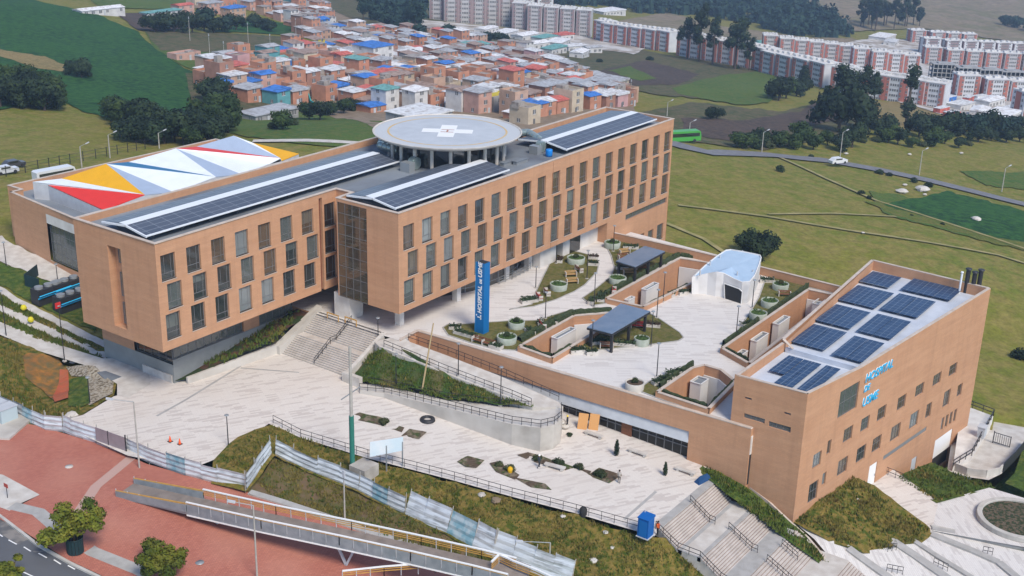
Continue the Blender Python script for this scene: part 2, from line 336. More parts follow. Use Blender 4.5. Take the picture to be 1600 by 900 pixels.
def stripe(name,pts,w,m,off=.35,surf=None,world=False,kind='structure'):
    surf=surf or tz
    P=[Vector((p[0],p[1],0)) for p in pts] if world else [G(p[0],p[1],surf) for p in pts]
    # resample
    Q=[P[0]]
    for a,b in zip(P,P[1:]):
        n=max(1,int((b-a).length/6)); Q+=[a.lerp(b,k/n) for k in range(1,n+1)]
    L=[];Rr=[]
    for i,q in enumerate(Q):
        d=(Q[min(i+1,len(Q)-1)]-Q[max(i-1,0)]); d.z=0; d.normalize(); nn=Vector((-d.y,d.x,0))*w/2; L.append(q+nn);Rr.append(q-nn)
    poly=[(p.x,p.y) for p in L]+[(p.x,p.y) for p in Rr[::-1]]
    mb=MB(); far=(np.hypot(Q[0].x-C[0],Q[0].y-C[1]))*.0003 if surf is tz else 0
    if surf is tz: off=off*.5
    for i in range(len(Q)-1):
        q=[Rr[i],Rr[i+1],L[i+1],L[i]]; z=[float(surf(p.x,p.y))+off+far for p in q]
        mb.face([(p.x,p.y,zz) for p,zz in zip(q,z)])
    o=mb.build(name,m)
    if kind: o['kind']=kind
    return o
# fields on the left hillside
drape('crop_field',[(-60,-15),(20,-8),(70,5),(150,22),(215,50),(240,75),(290,108),(330,125),(345,165),(330,185),(190,190),(130,175),(100,160),(60,120),(-60,90)],M['lush'])
drape('crop_field',[(-60,118),(0,140),(30,168),(0,172),(-60,170)],M['lush'],.5)
drape('dry_grass',[(-30,77),(0,78),(70,90),(112,106),(100,113),(60,108),(0,90),(-30,90)],M['tan'],.6)
drape('crop_rows_field',[(-60,85),(0,88),(60,108),(100,114),(105,140),(40,160),(-60,135)],M['lush2'],.45).data.materials[0]=M['lush']
drape('pasture',[(225,50),(400,55),(490,62),(500,95),(420,108),(320,118),(290,106),(240,76)],M['lush2'])
drape('pasture',[(225,50),(400,55),(490,62),(500,75),(380,84),(250,80)],M['dull'],.5)
drape('pasture',[(400,30),(520,50),(520,62),(400,52),(330,50)],M['lush'],.4)
drape('ploughed_field',[(180,22),(280,20),(340,40),(250,50),(215,48)],M['ploughed'],.4)
drape('meadow',[(140,0),(300,0),(285,15),(160,14)],M['lush2'],.4)
drape('scrub_ground',[(420,165),(600,160),(640,215),(560,235),(380,215),(340,200)],M['lush2'],.4)
drape('scrub_ground',[(290,115),(430,120),(480,160),(330,190),(300,160)],M['dull'],.55)
# settlement ground
drape('street_ground',[(325,125),(430,95),(480,60),(440,25),(380,15),(270,12),(260,0),(560,0),(640,45),(860,85),(900,130),(990,165),(1000,190),(850,215),(620,215),(560,190),(420,170)],M['dirt'],.35)
drape('scrub_ground',[(480,0),(650,0),(700,40),(900,80),(900,120),(780,80),(640,50),(560,35)],M['dull'],.6)
# right of the settlement
drape('scrub_ground',[(860,75),(960,70),(1060,90),(1180,105),(1200,140),(1150,160),(1040,150),(930,130),(880,110)],M['dull'],.4)
drape('ploughed_field',[(905,118),(1010,95),(1095,118),(1060,134),(960,135)],M['ploughed'],.6)
drape('crop_field',[(948,112),(985,104),(1025,124),(1000,128)],M['lush2'],.8)
drape('crop_field',[(1050,140),(1120,120),(1200,110),(1225,130),(1200,162),(1150,165),(1060,148)],M['lush2'],.6)
drape('scrub_ground',[(990,180),(1080,160),(1220,175),(1330,150),(1420,180),(1320,215),(1190,235),(1080,222)],M['dull'],.4)
drape('bare_ground',[(1065,185),(1160,190),(1250,175),(1290,150),(1340,180),(1240,205),(1150,225),(1070,210)],M['ploughed'],.7)
drape('dry_grass',[(1340,155),(1440,165),(1520,192),(1540,205),(1400,205),(1340,180)],M['tan'],.6)
drape('crop_field',[(1350,315),(1400,318),(1430,330),(1480,344),(1560,372),(1640,388),(1640,400),(1560,384),(1470,356),(1400,338)],M['midfield'],.35)
drape('crop_field',[(1380,322),(1480,300),(1640,340),(1640,385),(1560,372),(1460,345)],M['lush'],.4)
drape('crop_field',[(1360,300),(1640,345),(1640,400),(1470,360),(1380,335)],M['lush2'],.3)
drape('crop_field',[(1500,268),(1640,272),(1640,300),(1540,292)],M['lush2'],.3)
drape('far_hillside',[(1220,0),(1640,-10),(1640,75),(1440,45),(1330,50),(1260,30)],M['hill'],1.)
drape('far_hillside',[(960,35),(1040,20),(1120,40),(1260,60),(1330,60),(1400,85),(1200,80),(1000,60)],M['hill'],.8)
drape('construction_ground',[(1190,95),(1360,60),(1640,75),(1640,205),(1500,190),(1420,165),(1320,140)],M['sitemud'],.9)
drape('construction_ground',[(640,30),(900,56),(1010,78),(990,86),(900,74),(640,42)],M['sitemud'],.9)
stripe('gravel_track',[(395,222),(480,221),(560,225),(595,234)],4,M['paleconc'],.5)
stripe('road',[(1040,222),(1075,232),(1110,240),(1200,243),(1290,252),(1380,268),(1450,283),(1530,303),(1620,325)],7,M['farasphalt'],.5)
stripe('footpath',[(1220,248),(1290,280),(1370,315),(1480,350),(1600,390),(1660,410)],1.3,M['track'],.45)
stripe('footpath',[(1060,322),(1200,340),(1330,362),(1450,380),(1560,400),(1640,425)],1.2,M['track'],.45)
stripe('footpath',[(1040,350),(1100,375),(1140,402),(1200,430)],1.2,M['track'],.45)
stripe('footpath',[(1200,336),(1300,335),(1400,340)],1.,M['track'],.45)
# ---------- building kit ----------
def facade(mb,P0,P1,z0,z1,holes=(),depth=.45,reveal=None):
    """wall face from P0 to P1 (left to right seen from outside) with real openings and their reveals"""
    P0=Vector((P0[0],P0[1],0));P1=Vector((P1[0],P1[1],0));w=(P1-P0).length;d=(P1-P0)/w;n=Vector((d.y,-d.x,0))
    hs=[h for h in holes if h[1]>h[0]]
    us=sorted({0,w,*[u for h in hs for u in h[:2]]}); vsx=sorted({z0,z1,*[v for h in hs for v in h[2:]]})
    us=[u for i,u in enumerate(us) if 0<=u<=w]; pt=lambda u,v,k=0: P0+d*u-n*k+Vector((0,0,v))
    base=mb.cur
    for i in range(len(us)-1):
        run=None
        for j in range(len(vsx)-1):
            cu=(us[i]+us[i+1])/2;cv=(vsx[j]+vsx[j+1])/2
            if any(h[0]<cu<h[1] and h[2]<cv<h[3] for h in hs):
                if run is not None: mb.face([pt(us[i],run),pt(us[i+1],run),pt(us[i+1],vsx[j]),pt(us[i],vsx[j])]); run=None
            elif run is None: run=vsx[j]
        if run is not None: mb.face([pt(us[i],run),pt(us[i+1],run),pt(us[i+1],vsx[-1]),pt(us[i],vsx[-1])])
    for h in hs:
        u0,u1,v0,v1=h[:4]
        mb.face([pt(u0,v0),pt(u1,v0),pt(u1,v0,depth),pt(u0,v0,depth)]); mb.face([pt(u0,v1,depth),pt(u1,v1,depth),pt(u1,v1),pt(u0,v1)])
        mb.face([pt(u0,v0),pt(u0,v0,depth),pt(u0,v1,depth),pt(u0,v1)]); mb.face([pt(u1,v0,depth),pt(u1,v0),pt(u1,v1),pt(u1,v1,depth)])
    return mb
_wcache={}
def window(parent,P0,P1,u0,u1,v0,v1,rec=.3,kind='std',gm=None,sill=True,blind=None,name='window'):
    """a window unit set into a wall opening: frame > pane, blind"""
    P0=Vector((P0[0],P0[1],0));P1=Vector((P1[0],P1[1],0));d=(P1-P0).normalized();n=Vector((d.y,-d.x,0))
    w=u1-u0;h=v1-v0; gm=gm or M['glass']; key=(round(w,2),round(h,2),kind,gm.name,sill)
    if key not in _wcache:
        f=MB(); t=.07
        f.box(0,t,-.03,.05,0,h).box(w-t,w,-.03,.05,0,h).box(t,w-t,-.03,.05,0,t).box(t,w-t,-.03,.05,h-t,h)
        if kind=='std':
            f.box(t,w-t,-.025,.045,.24*h,.24*h+t); f.box(w*.3,w*.3+.05,-.025,.045,.24*h+t,h-t); f.box(w*.76,w*.76+.05,-.025,.045,t,h-t)
        elif kind=='wide':
            for k in (1/3,2/3): f.box(w*k-.03,w*k+.03,-.025,.045,t,h-t)
            f.box(t,w-t,-.025,.045,.5*h,.5*h+.05)
        elif kind=='grid':
            nx=max(2,round(w/1.4)); ny=max(1,round(h/1.5))
            for k in range(1,nx): f.box(w*k/nx-.03,w*k/nx+.03,-.025,.045,t,h-t)
            for k in range(1,ny): f.box(t,w-t,-.02,.04,h*k/ny-.03,h*k/ny+.03)
        if sill: f.use(M['frame']); f.use(M['coping']); f.box(-.04,w+.04,-rec-.06,-.04,-.08,0.0)
        else: f.use(M['frame'])
        nf=len(f.f)-(6 if sill else 0); f.mats=[M['frame'],M['coping']]; f.m=[0]*nf+([1]*6 if sill else [])
        fo=f.build('window',None,origin=(0,0,0)); g=MB(); g.face([(t/2,0.01,t/2),(w-t/2,0.01,t/2),(w-t/2,0.01,h-t/2),(t/2,0.01,h-t/2)])
        go=g.build('pane',gm,origin=(0,0,0)); _wcache[key]=(fo.data,go.data); bpy.data.objects.remove(fo);bpy.data.objects.remove(go)
    a,b=_wcache[key]
    o=bpy.data.objects.new(name,a);COL.objects.link(o);o.parent=parent; o.location=P0+d*u0-n*rec+Vector((0,0,v0))-worg(parent); o.rotation_euler=(0,0,math.atan2(d.y,d.x))
    p=bpy.data.objects.new('pane',b);COL.objects.link(p);p.parent=o
    if blind:
        k=('b',round(w,1),round(h,1),blind)
        if k not in _wcache:
            bb=MB(); bb.box(.1,w-.1,.1,.13,h*(1-blind),h-.05); x=bb.build('blind',M['blind'],origin=(0,0,0)); _wcache[k]=x.data; bpy.data.objects.remove(x)
        q=bpy.data.objects.new('blind',_wcache[k]);COL.objects.link(q);q.parent=o
    return o
def coping(mb,pts,z,w=.34,closed=True):
    n=len(pts)
    for i in range(n if closed else n-1):
        a=Vector((*pts[i],z));b=Vector((*pts[(i+1)%n],z)); d=(b-a).normalized()*w/2; mb.bar(a-d*.98,b+d*.98,w,.09+.002*(i%2))
    return mb
RND=random.Random(5)
# ================= MAIN HOSPITAL BLOCK =================
H=empty('hospital_building',(50,2,0),'long orange brick hospital block with staggered windows and roof solar canopies','hospital')
TOP=14.; JX=101.1
wl=MB().use(M['brick'])
LW=[[.66+3.93*i for i in range(7)],[1.35+3.95*i for i in range(7)],[.79+3.93*i for i in range(7)]]
LZ=[(9.0,12.3),(5.15,8.5),(1.3,4.65)]
lh=[(x,x+2.2,*LZ[r]) for r in range(3) for x in LW[r] if x+2.2<27.4]
slot=[(27.55,28.2,.0,13.4)]; dk=[(28.55,30.7,*LZ[r]) for r in range(3)]
facade(wl,(0,0),(31,0),0,TOP,lh+slot+dk)
facade(wl,(31,0),(31,-3),0,TOP); 
RW=[[28.74+3.855*i for i in range(19)],[29.62+3.82*i for i in range(19)],[28.84+3.855*i for i in range(19)]]; RZ=[(8.7,12.05),(4.8,8.2),(.95,4.35)]
rh=[(x-27.8,x-27.8+2.2,*RZ[r]) for r in range(3) for x in RW[r]]
facade(wl,(27.8,-14),(JX,-14),0,TOP,rh+[(63.6-27.8,63.7-27.8,0,13.7)],depth=.4)
# glazed part of the west end: brick elsewhere
facade(wl,(27.8,-3),(27.8,-14),0,TOP,[(.15,5.45,.0,13.55)],depth=.3)
facade(wl,(0,15.6),(0,0),0,TOP,[(15.6-9.15,15.6-6.62,1.2,11.9)],depth=1.1)
facade(wl,(JX,-14),(JX,0),-14,TOP,[(3,5,9,12),(8,10,9,12),(3,5,1,4.3),(8,10,5,8.3)])
facade(wl,(JX,0),(66,0),-14,TOP); facade(wl,(66,0),(66,15.6),-6,TOP); facade(wl,(66,15.6),(0,15.6),0,TOP); facade(wl,(66,15.55),(27,15.55),-6,0); facade(wl,(27.8,-3),(31,-3),0,TOP)
# lower brick volume at the east end
lowh=[(86.4-80.5,100.6-80.5,-1.1,-.1),(88.2-80.5,90.2-80.5,-7.6,-5),(91.2-80.5,93.2-80.5,-7.7,-4.9),(94.6-80.5,96.5-80.5,-7.6,-5),(97.8-80.5,100-80.5,-7.6,-4.7)]
facade(wl,(80.5,-13.95),(JX,-13.95),-14,0,lowh); facade(wl,(80.5,-2),(80.5,-13.95),-14,0)
# parapet inner faces and underside
PO=[(0,0),(31,0),(31,-3),(27.8,-3),(27.8,-14),(JX,-14),(JX,0),(66,0),(66,15.6),(0,15.6)]
PI_=[(.35,.35),(31.35,.35),(31.35,-2.65),(28.15,-3.35)]
inn=[(.4,.4),(31.4,.4),(31.4,-3.4),(28.2,-3.4),(28.2,-13.6),(JX-.4,-13.6),(JX-.4,-.4),(65.6,-.4),(65.6,15.2),(.4,15.2)]
for a,b in zip(inn,inn[1:]+inn[:1]): wl.face([(*b,13.1),(*a,13.1),(*a,TOP),(*b,TOP)])
wl.flat([(x,y,0) for x,y in PO],down=True)
wl.build('wall',None,H)
cp=MB(); coping(cp,[(.1,.1),(31.1,.1),(31.1,-2.9),(28.0,-3.1),(27.95,-13.85),(JX-.15,-13.85),(JX-.15,-.15),(65.85,-.15),(65.85,15.45),(.15,15.45)],TOP+.04,.46).build('parapet_coping',M['coping'],H)
rf=MB(); rf.flat([(x,y,13.1) for x,y in inn]).build('roof',M['roofdeck'],H)
# slot behind: deep red groove
MB().box(27.55,28.2,.45,.5,0,13.4).build('expansion_joint',M['brick_dark'],H)
MB().box(63.6,63.7,-13.62,-13.6,0,13.7).build('expansion_joint',M['brick_dark'],H)
MB().box(1.1,1.16,6.62,9.15,1.2,11.9).build('stair_recess_wall',M['brick'],H)
# stair windows in the west recess
for z0,z1 in ((9.6,11.8),(5.2,8.4),(1.5,4.4)): window(H,(0,15.6),(0,0),7.35,8.9,z0,z1,rec=.85,kind='plain',sill=False)
# windows
GV=lambda pb=.3,pc=.15: M['glass_b'] if RND.random()<pb else RND.choices([M['glass'],M['glass_c'],M['glass_d']],[.6,pc,.3])[0]
bl=lambda p=.3: (RND.choice([.35,.6,.95]) if RND.random()<p else None)
for r in range(3):
    for x in LW[r]:
        if x+2.2<27.4: window(H,(0,0),(31,0),x,x+2.2,*LZ[r],gm=GV(.2),blind=bl(.25))
    window(H,(0,0),(31,0),28.55,30.7,*LZ[r],gm=M['darkglass'])
    for i,x in enumerate(RW[r]): window(H,(27.8,-14),(JX,-14),x-27.8,x-25.6,*RZ[r],gm=GV(.7 if i>7 else .3,.5 if i<3 else .1),blind=bl(.6 if i<3 else .15))
window(H,(80.5,-13.95),(JX,-13.95),*lowh[0],kind='grid',sill=False)
for q in lowh[1:]: window(H,(80.5,-13.95),(JX,-13.95),*q)
for q in [(3,5,9,12),(8,10,9,12),(3,5,1,4.3),(8,10,5,8.3)]: window(H,(JX,-14),(JX,0),*q)
# interior rooms seen through the glass
rm=MB().use(M['room'])
for z in(.02,4.4,8.25,12.5): rm.box(.5,27.3,.46,6,z,z+.25); rm.box(28.3,JX-.5,-13.5,-8,z,z+.25)
rm.box(.5,30.9,5.2,5.4,.2,13); rm.box(30,JX-.6,-9,-8.8,.2,13)
for i in range(7): rm.box(3.35+3.93*i,3.5+3.93*i,.5,5.2,.2,12.9)
for i in range(19): rm.box(31.6+3.855*i,31.75+3.855*i,-13.55,-9,.2,12.9)
rm.build('interior_rooms',None,H)
# glazed stair corner
cw=MB().use(M['frame'])
for k in range(5): cw.box(27.84,27.9,-8.45+k*1.32-.03,-8.45+k*1.32+.03,0,13.5)
for k in range(10): cw.box(27.83,27.91,-8.45,-3.15,k*1.5,k*1.5+.06)
c_=cw.build('curtain_wall',None,H); MB().face([(27.88,-3.15,0),(27.88,-8.45,0),(27.88,-8.45,13.55),(27.88,-3.15,13.55)]).build('glazing',M['curtain'],c_)
st=MB().use(M['room'])
for z in(.05,3.9,4.5,7.7,8.3,11.7): st.box(28.3,30.5,-8.3,-3.3,z,z+.22)
st.box(30.6,30.7,-8.4,-3.2,0,13.5); st.use(M['white'])
for z in (3.6,7.4,11.4):
    for y in(-7.2,-5.2): st.box(28.5,29.3,y,y+.7,z-.2,z-.12)
st.build('stairwell',None,H)
# set-back ground storey: grey plinth left, columns and dark glazing right
pl=MB().use(M['greyplinth']); PZ=-7.7
facade(pl,(5.2,4.9),(27,4.9),PZ,-4.2); facade(pl,(5.2,19.2),(5.2,4.9),PZ,-4.9); facade(pl,(9,19.2),(5.2,19.2),PZ,-4.9) 
pl.flat([(5.2,4.9,-4.21),(27,4.9,-4.21),(27,8,-4.21),(5.2,8,-4.21)]); pl.build('plinth',None,H)
gb=MB().use(M['brick']); facade(gb,(5.15,19.2),(5.15,12.5),-4.9,0); facade(gb,(9,19.2),(5.15,19.2),-4.9,0); gb.box(17.5,20.3,4.95,5.3,-4.2,0); gb.build('ground_storey_wall',None,H)
window(H,(5.2,4.9),(27,4.9),.15,12.1,-4.2,-.05,rec=0.25,kind='grid',sill=False); window(H,(5.2,4.9),(27,4.9),15.3,21.6,-4.2,-.05,rec=.25,kind='grid',sill=False)
window(H,(5.2,19.2),(5.2,4.9),6.8,14.2,-4.9,-.05,rec=.3,kind='grid',sill=False,gm=M['darkglass'])
MB().box(5.6,27,8,8.2,-7,0).box(8,8.2,5.6,19,-7,0).build('lobby_wall',M['room'],H)
MB().face([(28,8,-4),(66,2,-4),(66,2,0),(28,8,0)]).build('lobby_wall',M['darkglass'],H)
for x,y in((31.8,-10.6),(37.5,-6),(44,-11),(50,-6),(56,-11),(62,-11),(68,-11)): MB().box(x-.45,x+.45,y-.45,y+.45,-4,0).build('column',M['whitewall'],H)
MB().box(28.5,31.2,-4.4,-1.5,-4,0).build('entrance_wall',M['whitewall'],H)
MB().box(70,80.5,-12.2,-2,-4,-.02).build('entrance_wall',M['whitewall'],H); MB().box(63,67.4,-12.6,-2,-4,-.02).build('entrance_wall',M['whitewall'],H)
MB().box(72,75,-12.28,-12.21,-4,-1).build('glass_door',M['darkglass'],H)
# curved dark glazed lobby under the middle
cg=MB(); cc=(54,0); ar=[(cc[0]+15*math.cos(a),cc[1]+11.2*math.sin(a)) for a in np.linspace(rad(200),rad(330),16)]
for a,b in zip(ar,ar[1:]): cg.use(M['darkglass']).face([(*a,-4),(*b,-4),(*b,0),(*a,0)]); cg.use(M['steel']).bar((*a,-4),(*a,-.02),.12,.12); cg.bar((*a,-2.9),(*b,-2.9),.08,.08)
cg.build('lobby_glazing',None,H)
# ---------- helipad ----------
HP=empty('helipad',(57.8,1.9,13.1),'round grey rooftop helipad with white cross and yellow ring on a columned drum','helipad')
hc=(57.8,1.9); HZ=17.
dk_=MB(); dk_.lathe((*hc,HZ),[(0,-.02),(10.2,-.45)],48,False); dk_.build('underside',M['concrete'],HP)
MB().lathe((*hc,HZ),[(10.1,-.5),(10.75,-.45),(11.4,-.1),(11.5,.12),(11.35,.16),(11.2,0.02)],64,False).build('rim',M['paleconc'],HP)
M['pad']=mat('helipad deck',(.47,.50,.53),.7,(.42,.45,.48),.5); M['padyellow']=mat('yellow deck paint',(.60,.40,.15),.6,(.52,.42,.26),.5,contrast=(.4,.6)); M['padgrey']=mat('pale grey deck ring',(.48,.50,.51),.7)
MB().lathe((*hc,HZ),[(11.2,0.0),(8.9,0.02)],64,False).build('deck_edge',M['padgrey'],HP)
MB().lathe((*hc,HZ),[(8.9,0.02),(0.001,0.022)],64,False).build('deck',M['pad'],HP)
MB().lathe((*hc,HZ),[(9.25,.03),(8.95,.034)],64,False).build('yellow_ring',M['padyellow'],HP)
ca=rad(-12)
def rot(p,a,c): return (c[0]+p[0]*math.cos(a)-p[1]*math.sin(a),c[1]+p[0]*math.sin(a)+p[1]*math.cos(a))
cr=MB()
for r_ in ((-1.25,1.25,1.25,3.9),(-1.25,1.25,-3.9,-1.25),(-3.9,-1.25,-1.25,1.25),(1.25,3.9,-1.25,1.25)):
    q=[rot(p,rad(33),hc) for p in((r_[0],r_[2]),(r_[1],r_[2]),(r_[1],r_[3]),(r_[0],r_[3]))]; cr.face([(*p,HZ+.04) for p in q])
q=[rot(p,rad(33),hc) for p in((-1.25,-1.25),(1.25,-1.25),(1.25,1.25),(-1.25,1.25))]; cr.face([(*p,HZ+.04) for p in q])
cr.build('white_cross',M['white'],HP)
def deck_mark(boxes,m,c,a,name,z=HZ+.055):
    b=MB()
    for x0,x1,y0,y1 in boxes: b.face([(*rot(p,a,c),z) for p in((x0,y0),(x1,y0),(x1,y1),(x0,y1))])
    b.build(name,m,HP)
M['padred']=mat('faded red paint',(.42,.22,.16),.7)
deck_mark([(-.9,-.6,-1,1),(.6,.9,-1,1),(-.6,.6,-.14,.14)],M['padred'],hc,rad(33),'letter_h')
MB().lathe((*hc,0),[(8.3,13.1),(8.3,16.6)],40,False).build('drum_glazing',M['darkglass'],HP)
for k in range(20):
    a=2*PI*k/20+.1; x,y=hc[0]+8.9*math.cos(a),hc[1]+8.9*math.sin(a); MB().tube((x,y,13.1),(x,y,16.56),.28,n=8).build('column',M['paleconc'],HP)
# ---------- solar canopies on the main roof ----------
M['pvdark']=mat('solar cell',(.04,.05,.075),.22,(.055,.065,.09),.8,spec=.6); M['pvfar']=mat('solar cell edge on',(.05,.06,.08),.25,spec=.6)
def pvmat():
    m=bpy.data.materials.new('solar panels'); m.use_nodes=True; n=m.node_tree.nodes;L=m.node_tree.links;b=n['Principled BSDF']; b.inputs['Roughness'].default_value=.35; b.inputs['Specular IOR Level'].default_value=.18
    g=n.new('ShaderNodeNewGeometry'); t=n.new('ShaderNodeTexBrick'); t.offset=0; t.inputs['Scale'].default_value=1;t.inputs['Brick Width'].default_value=2.05;t.inputs['Row Height'].default_value=1.02;t.inputs['Mortar Size'].default_value=.035
    t.inputs['Color1'].default_value=(.07,.085,.115,1);t.inputs['Color2'].default_value=(.085,.10,.13,1);t.inputs['Mortar'].default_value=(.24,.27,.31,1);L.new(g.outputs['Position'],t.inputs['Vector']);L.new(t.outputs[0],b.inputs['Base Color']);return m
M['pv']=pvmat()
def pvmat2():
    m=M['pv'].copy(); t=[x for x in m.node_tree.nodes if x.type=='TEX_BRICK'][0]; t.inputs['Color1'].default_value=(.022,.05,.11,1);t.inputs['Color2'].default_value=(.03,.065,.135,1); t.inputs['Mortar'].default_value=(.22,.27,.33,1);t.inputs['Brick Width'].default_value=1.0;t.inputs['Row Height'].default_value=.78; t.inputs['Mortar Size'].default_value=.022; return m
M['pvblue']=pvmat2()
def canopy(x0,x1,yn,yr,yf,label,zr=14.65,ze=14.05,fx1=None):
    E=empty('solar_canopy',((x0+x1)/2,yr,13.1),label,'solar array','solar canopies on the main roof'); fx1=fx1 or x1
    def slab(ya,yb,za,zb,m,name,xa=x0,xb=x1,t=.06): 
        b=MB(); P=[(xa,ya,za),(xb,ya,za),(xb,yb,zb),(xa,yb,zb)]
        b.raw(P+[(p[0],p[1],p[2]-t) for p in P],[(0,1,2,3),(7,6,5,4),(0,4,5,1),(1,5,6,2),(2,6,7,3),(3,7,4,0)]); b.build(name,m,E)
    L=lambda y: ze+(zr-ze)*(y-yn)/(yr-.9-yn)
    slab(yn+.2,yr-.9,L(yn+.2),zr,M['pv'],'panel_field'); slab(yr+.5,yf,zr,ze+.15,M['pv'],'panel_field',xb=fx1)
    slab(yr-.9,yr+.5,zr+.05,zr+.05,M['whitemetal'],'ridge_walkway'); MB().bar((x0-.1,yn+.1,ze-.03),(x1+.1,yn+.1,ze-.03),.16,.2).build('gutter',M['whitemetal'],E)
    e=MB(); e.bar((x0-.12,yn,ze-.1),(x0-.12,yr-.8,zr-.07),.18,.24).bar((x0-.12,yr-.9,zr-.07),(x0-.12,yf,ze+.05),.18,.24); e.build('end_beam',M['whitemetal'],E)
    tr=MB(); k=x0+1.5
    while k<x1: tr.bar((k,yn+.3,ze-.15),(k,yn+1.2,13.1),.1,.1); tr.bar((k,yn+.3,ze-.2),(k,yr,zr-.2),.12,.18); tr.bar((k,yf-.4,ze),(k,yf-1.2,13.1),.1,.1); k+=4.6
    tr.build('truss',M['steel'],E)
canopy(1.3,47.6,2.9,7.6,11.4,'long solar canopy with white ridge strip on the left end of the hospital roof')
canopy(29.4,54.6,-12.3,-7.4,-3.6,'solar canopy with white ridge strip between the glass stair corner and the helipad',fx1=51)
canopy(70.5,98.6,-12.,-7.3,-2.6,'solar canopy with white ridge strip at the far right end of the hospital roof')
# roof plant
def duct(pts,r,label,name='ventilation_duct'):
    E=empty(name,(pts[0][0],pts[0][1],13.1),label,'duct'); b=MB()
    P=[Vector(p) for p in pts]
    for a,c in zip(P,P[1:]): b.tube(a,c,r,n=10)
    b.build('duct_pipe',M['galv'],E)
    for a,c in zip(P,P[1:]):
        n=int((c-a).length/1.1)
        for k in range(1,n+1): q=a.lerp(c,k/(n+1)); dd=(c-a).normalized()*.05; s=MB(); s.tube(q-dd,q+dd,r+.06,n=10); s.build('joint_ring',M['steel'],E)
    return E
duct([(56,13.5,14.2),(52.,10.5,14.4),(51.2,5.5,14.4),(50.5,2.8,13.6)],.62,'fat ribbed metal duct curving round the left side of the helipad')
duct([(72.5,.5,14.2),(74,-2,14.5),(72.5,-5,14.3),(71,-7,13.6)],.6,'fat ribbed metal duct curving right of the helipad')
def blower(x,y,s,label):
    E=empty('fan_unit',(x,y,13.1),label,'fan unit'); MB().box(x-1.5*s,x-.3*s,y-.8*s,y+.8*s,13.1,13.1+1.3*s).build('casing',M['steel'],E)
    MB().tube((x+.5*s,y-.5*s,13.1+.9*s),(x+.5*s,y+.5*s,13.1+.9*s),.85*s,n=14).build('fan_scroll',M['galv'],E); MB().box(x-.3*s,x+.5*s,y-.4*s,y+.4*s,13.9,13.1+1.5*s).build('outlet',M['galv'],E)
blower(47.8,.6,1.1,'grey fan unit left of the helipad drum, beside the first duct'); blower(51.2,.6,.9,'smaller galvanised fan box just in front of the helipad drum'); blower(68.9,-7.6,1.,'dark round fan unit right of the helipad near the blue barrel')
B=MB(); B.lathe((68.,-10.2,13.1),[(0,0),(.5,0),(.55,.3),(.55,.9),(.5,1.15),(0,1.15)],14); tag(B.build('water_barrel',mat('blue plastic',(.01,.2,.6),.4)),'small bright blue barrel on the grey roof right of the helipad','barrel')
for i,(x0,y0) in enumerate(((58.3,-8.6),(60.2,-9.6))):
    E=empty('roof_skylight',(x0,y0,13.1),['long louvred grey roof vent nearest the helipad columns','shorter louvred grey roof vent behind the solar canopy end'][i],'roof vent'); MB().box(x0,x0+4-i,y0,y0+.7,13.1,13.6).build('curb',M['steel'],E); MB().box(x0-.1,x0+4.1-i,y0-.1,y0+.8,13.6,13.72).build('cap',M['roofdeck'],E)
# ================= THEATRE BLOCK WITH FOLDED ROOF =================
T=empty('folded_roof_hall',(40,52,-4),'low brick hall under a folded roof of white, yellow, red and blue triangles','building')
tw=MB().use(M['brick']); ta=(21.4,65.8);GZ=-4.2
tpo=[(20.6,62.2),(18.2,42.),(18.2,16.2),(64,16.2),(66,64.6),(22.6,65.8),(22.4,61.6)]
facade(tw,(20.6,62.2),(19.4,51.),GZ-2,4); facade(tw,(18.2,37.),(18.4,16.2),GZ-2,4); facade(tw,(19.4,51),(18.2,37.),2.9,4.); facade(tw,(19.4,51),(18.2,37.),GZ-2,GZ-.6)
facade(tw,(66,64.6),(22.6,65.8),GZ-2,4); facade(tw,(66,16.2),(66,64.6),GZ-2,4); facade(tw,(18.4,16.2),(66,16.2),GZ-2,4); facade(tw,(22.6,65.8),(22.6,62.2),GZ-2,4); facade(tw,(22.6,62.2),(20.6,62.2),GZ-2,4)
tin=[(22.9,61.9),(22.9,65.4),(65.6,64.2),(65.6,16.6),(18.8,16.6),(18.8,42),(20.95,61.9)]
for a,b in zip(tin,tin[1:]+tin[:1]): tw.face([(*a,2.4),(*b,2.4),(*b,4),(*a,4)])
tw.build('wall',None,T); MB().flat([(x,y,2.5) for x,y in tin]).build('roof_terrace',M['roofdeck'],T)
coping(MB(),[(20.8,62.),(22.75,62),(22.75,65.6),(65.8,64.4),(65.8,16.4),(18.6,16.4),(18.6,42)],4.04,.42).build('parapet_coping',M['coping'],T)
MB().raw([(19.38,51,1.4),(18.18,37,1.4),(18.18,37,2.9),(19.38,51,2.9),(19.9,51,1.4),(18.7,37,1.4)],[(0,1,2,3),(0,4,5,1)]).build('lintel_band',M['whitewall'],T)
window(T,(19.4,51),(18.2,37.),.1,13.9,GZ-.6,1.4,rec=.4,kind='grid',sill=False)
MB().box(22.5,22.7,36,51.5,GZ-1,2.4).build('interior_rooms',M['room'],T)
fr=dict(a=(51,284,5.4),b=(96,279,5.6),c=(166,256,7.6),d=(226,304,5.2),e=(162,328,4.2),m=(75,289,5.1),i=(271,300,4.6),v=(337,276,5.4),g=(275,232,7.8),j=(201,253,7.),k=(377,272,4.7),l=(307,229,7.2),w=(438,247,5.6),t=(365,212,8.2),u=(395,223,7.4),y=(467,240,5.),z=(440,251,5.),n=(420,256,4.8),p=(110,308,4.9))
FP={k:G(*q) for k,q in fr.items()}
for nm,c in (('roof_white',(.74,.79,.82)),('roof_pale_blue',(.36,.44,.56)),('roof_yellow',(.72,.37,.012)),('roof_red',(.72,.035,.022)),('roof_blue',(.02,.15,.30))): M[nm]=mat(nm.replace('_',' '),c,.5,tuple(x*.93 for x in c),.6)
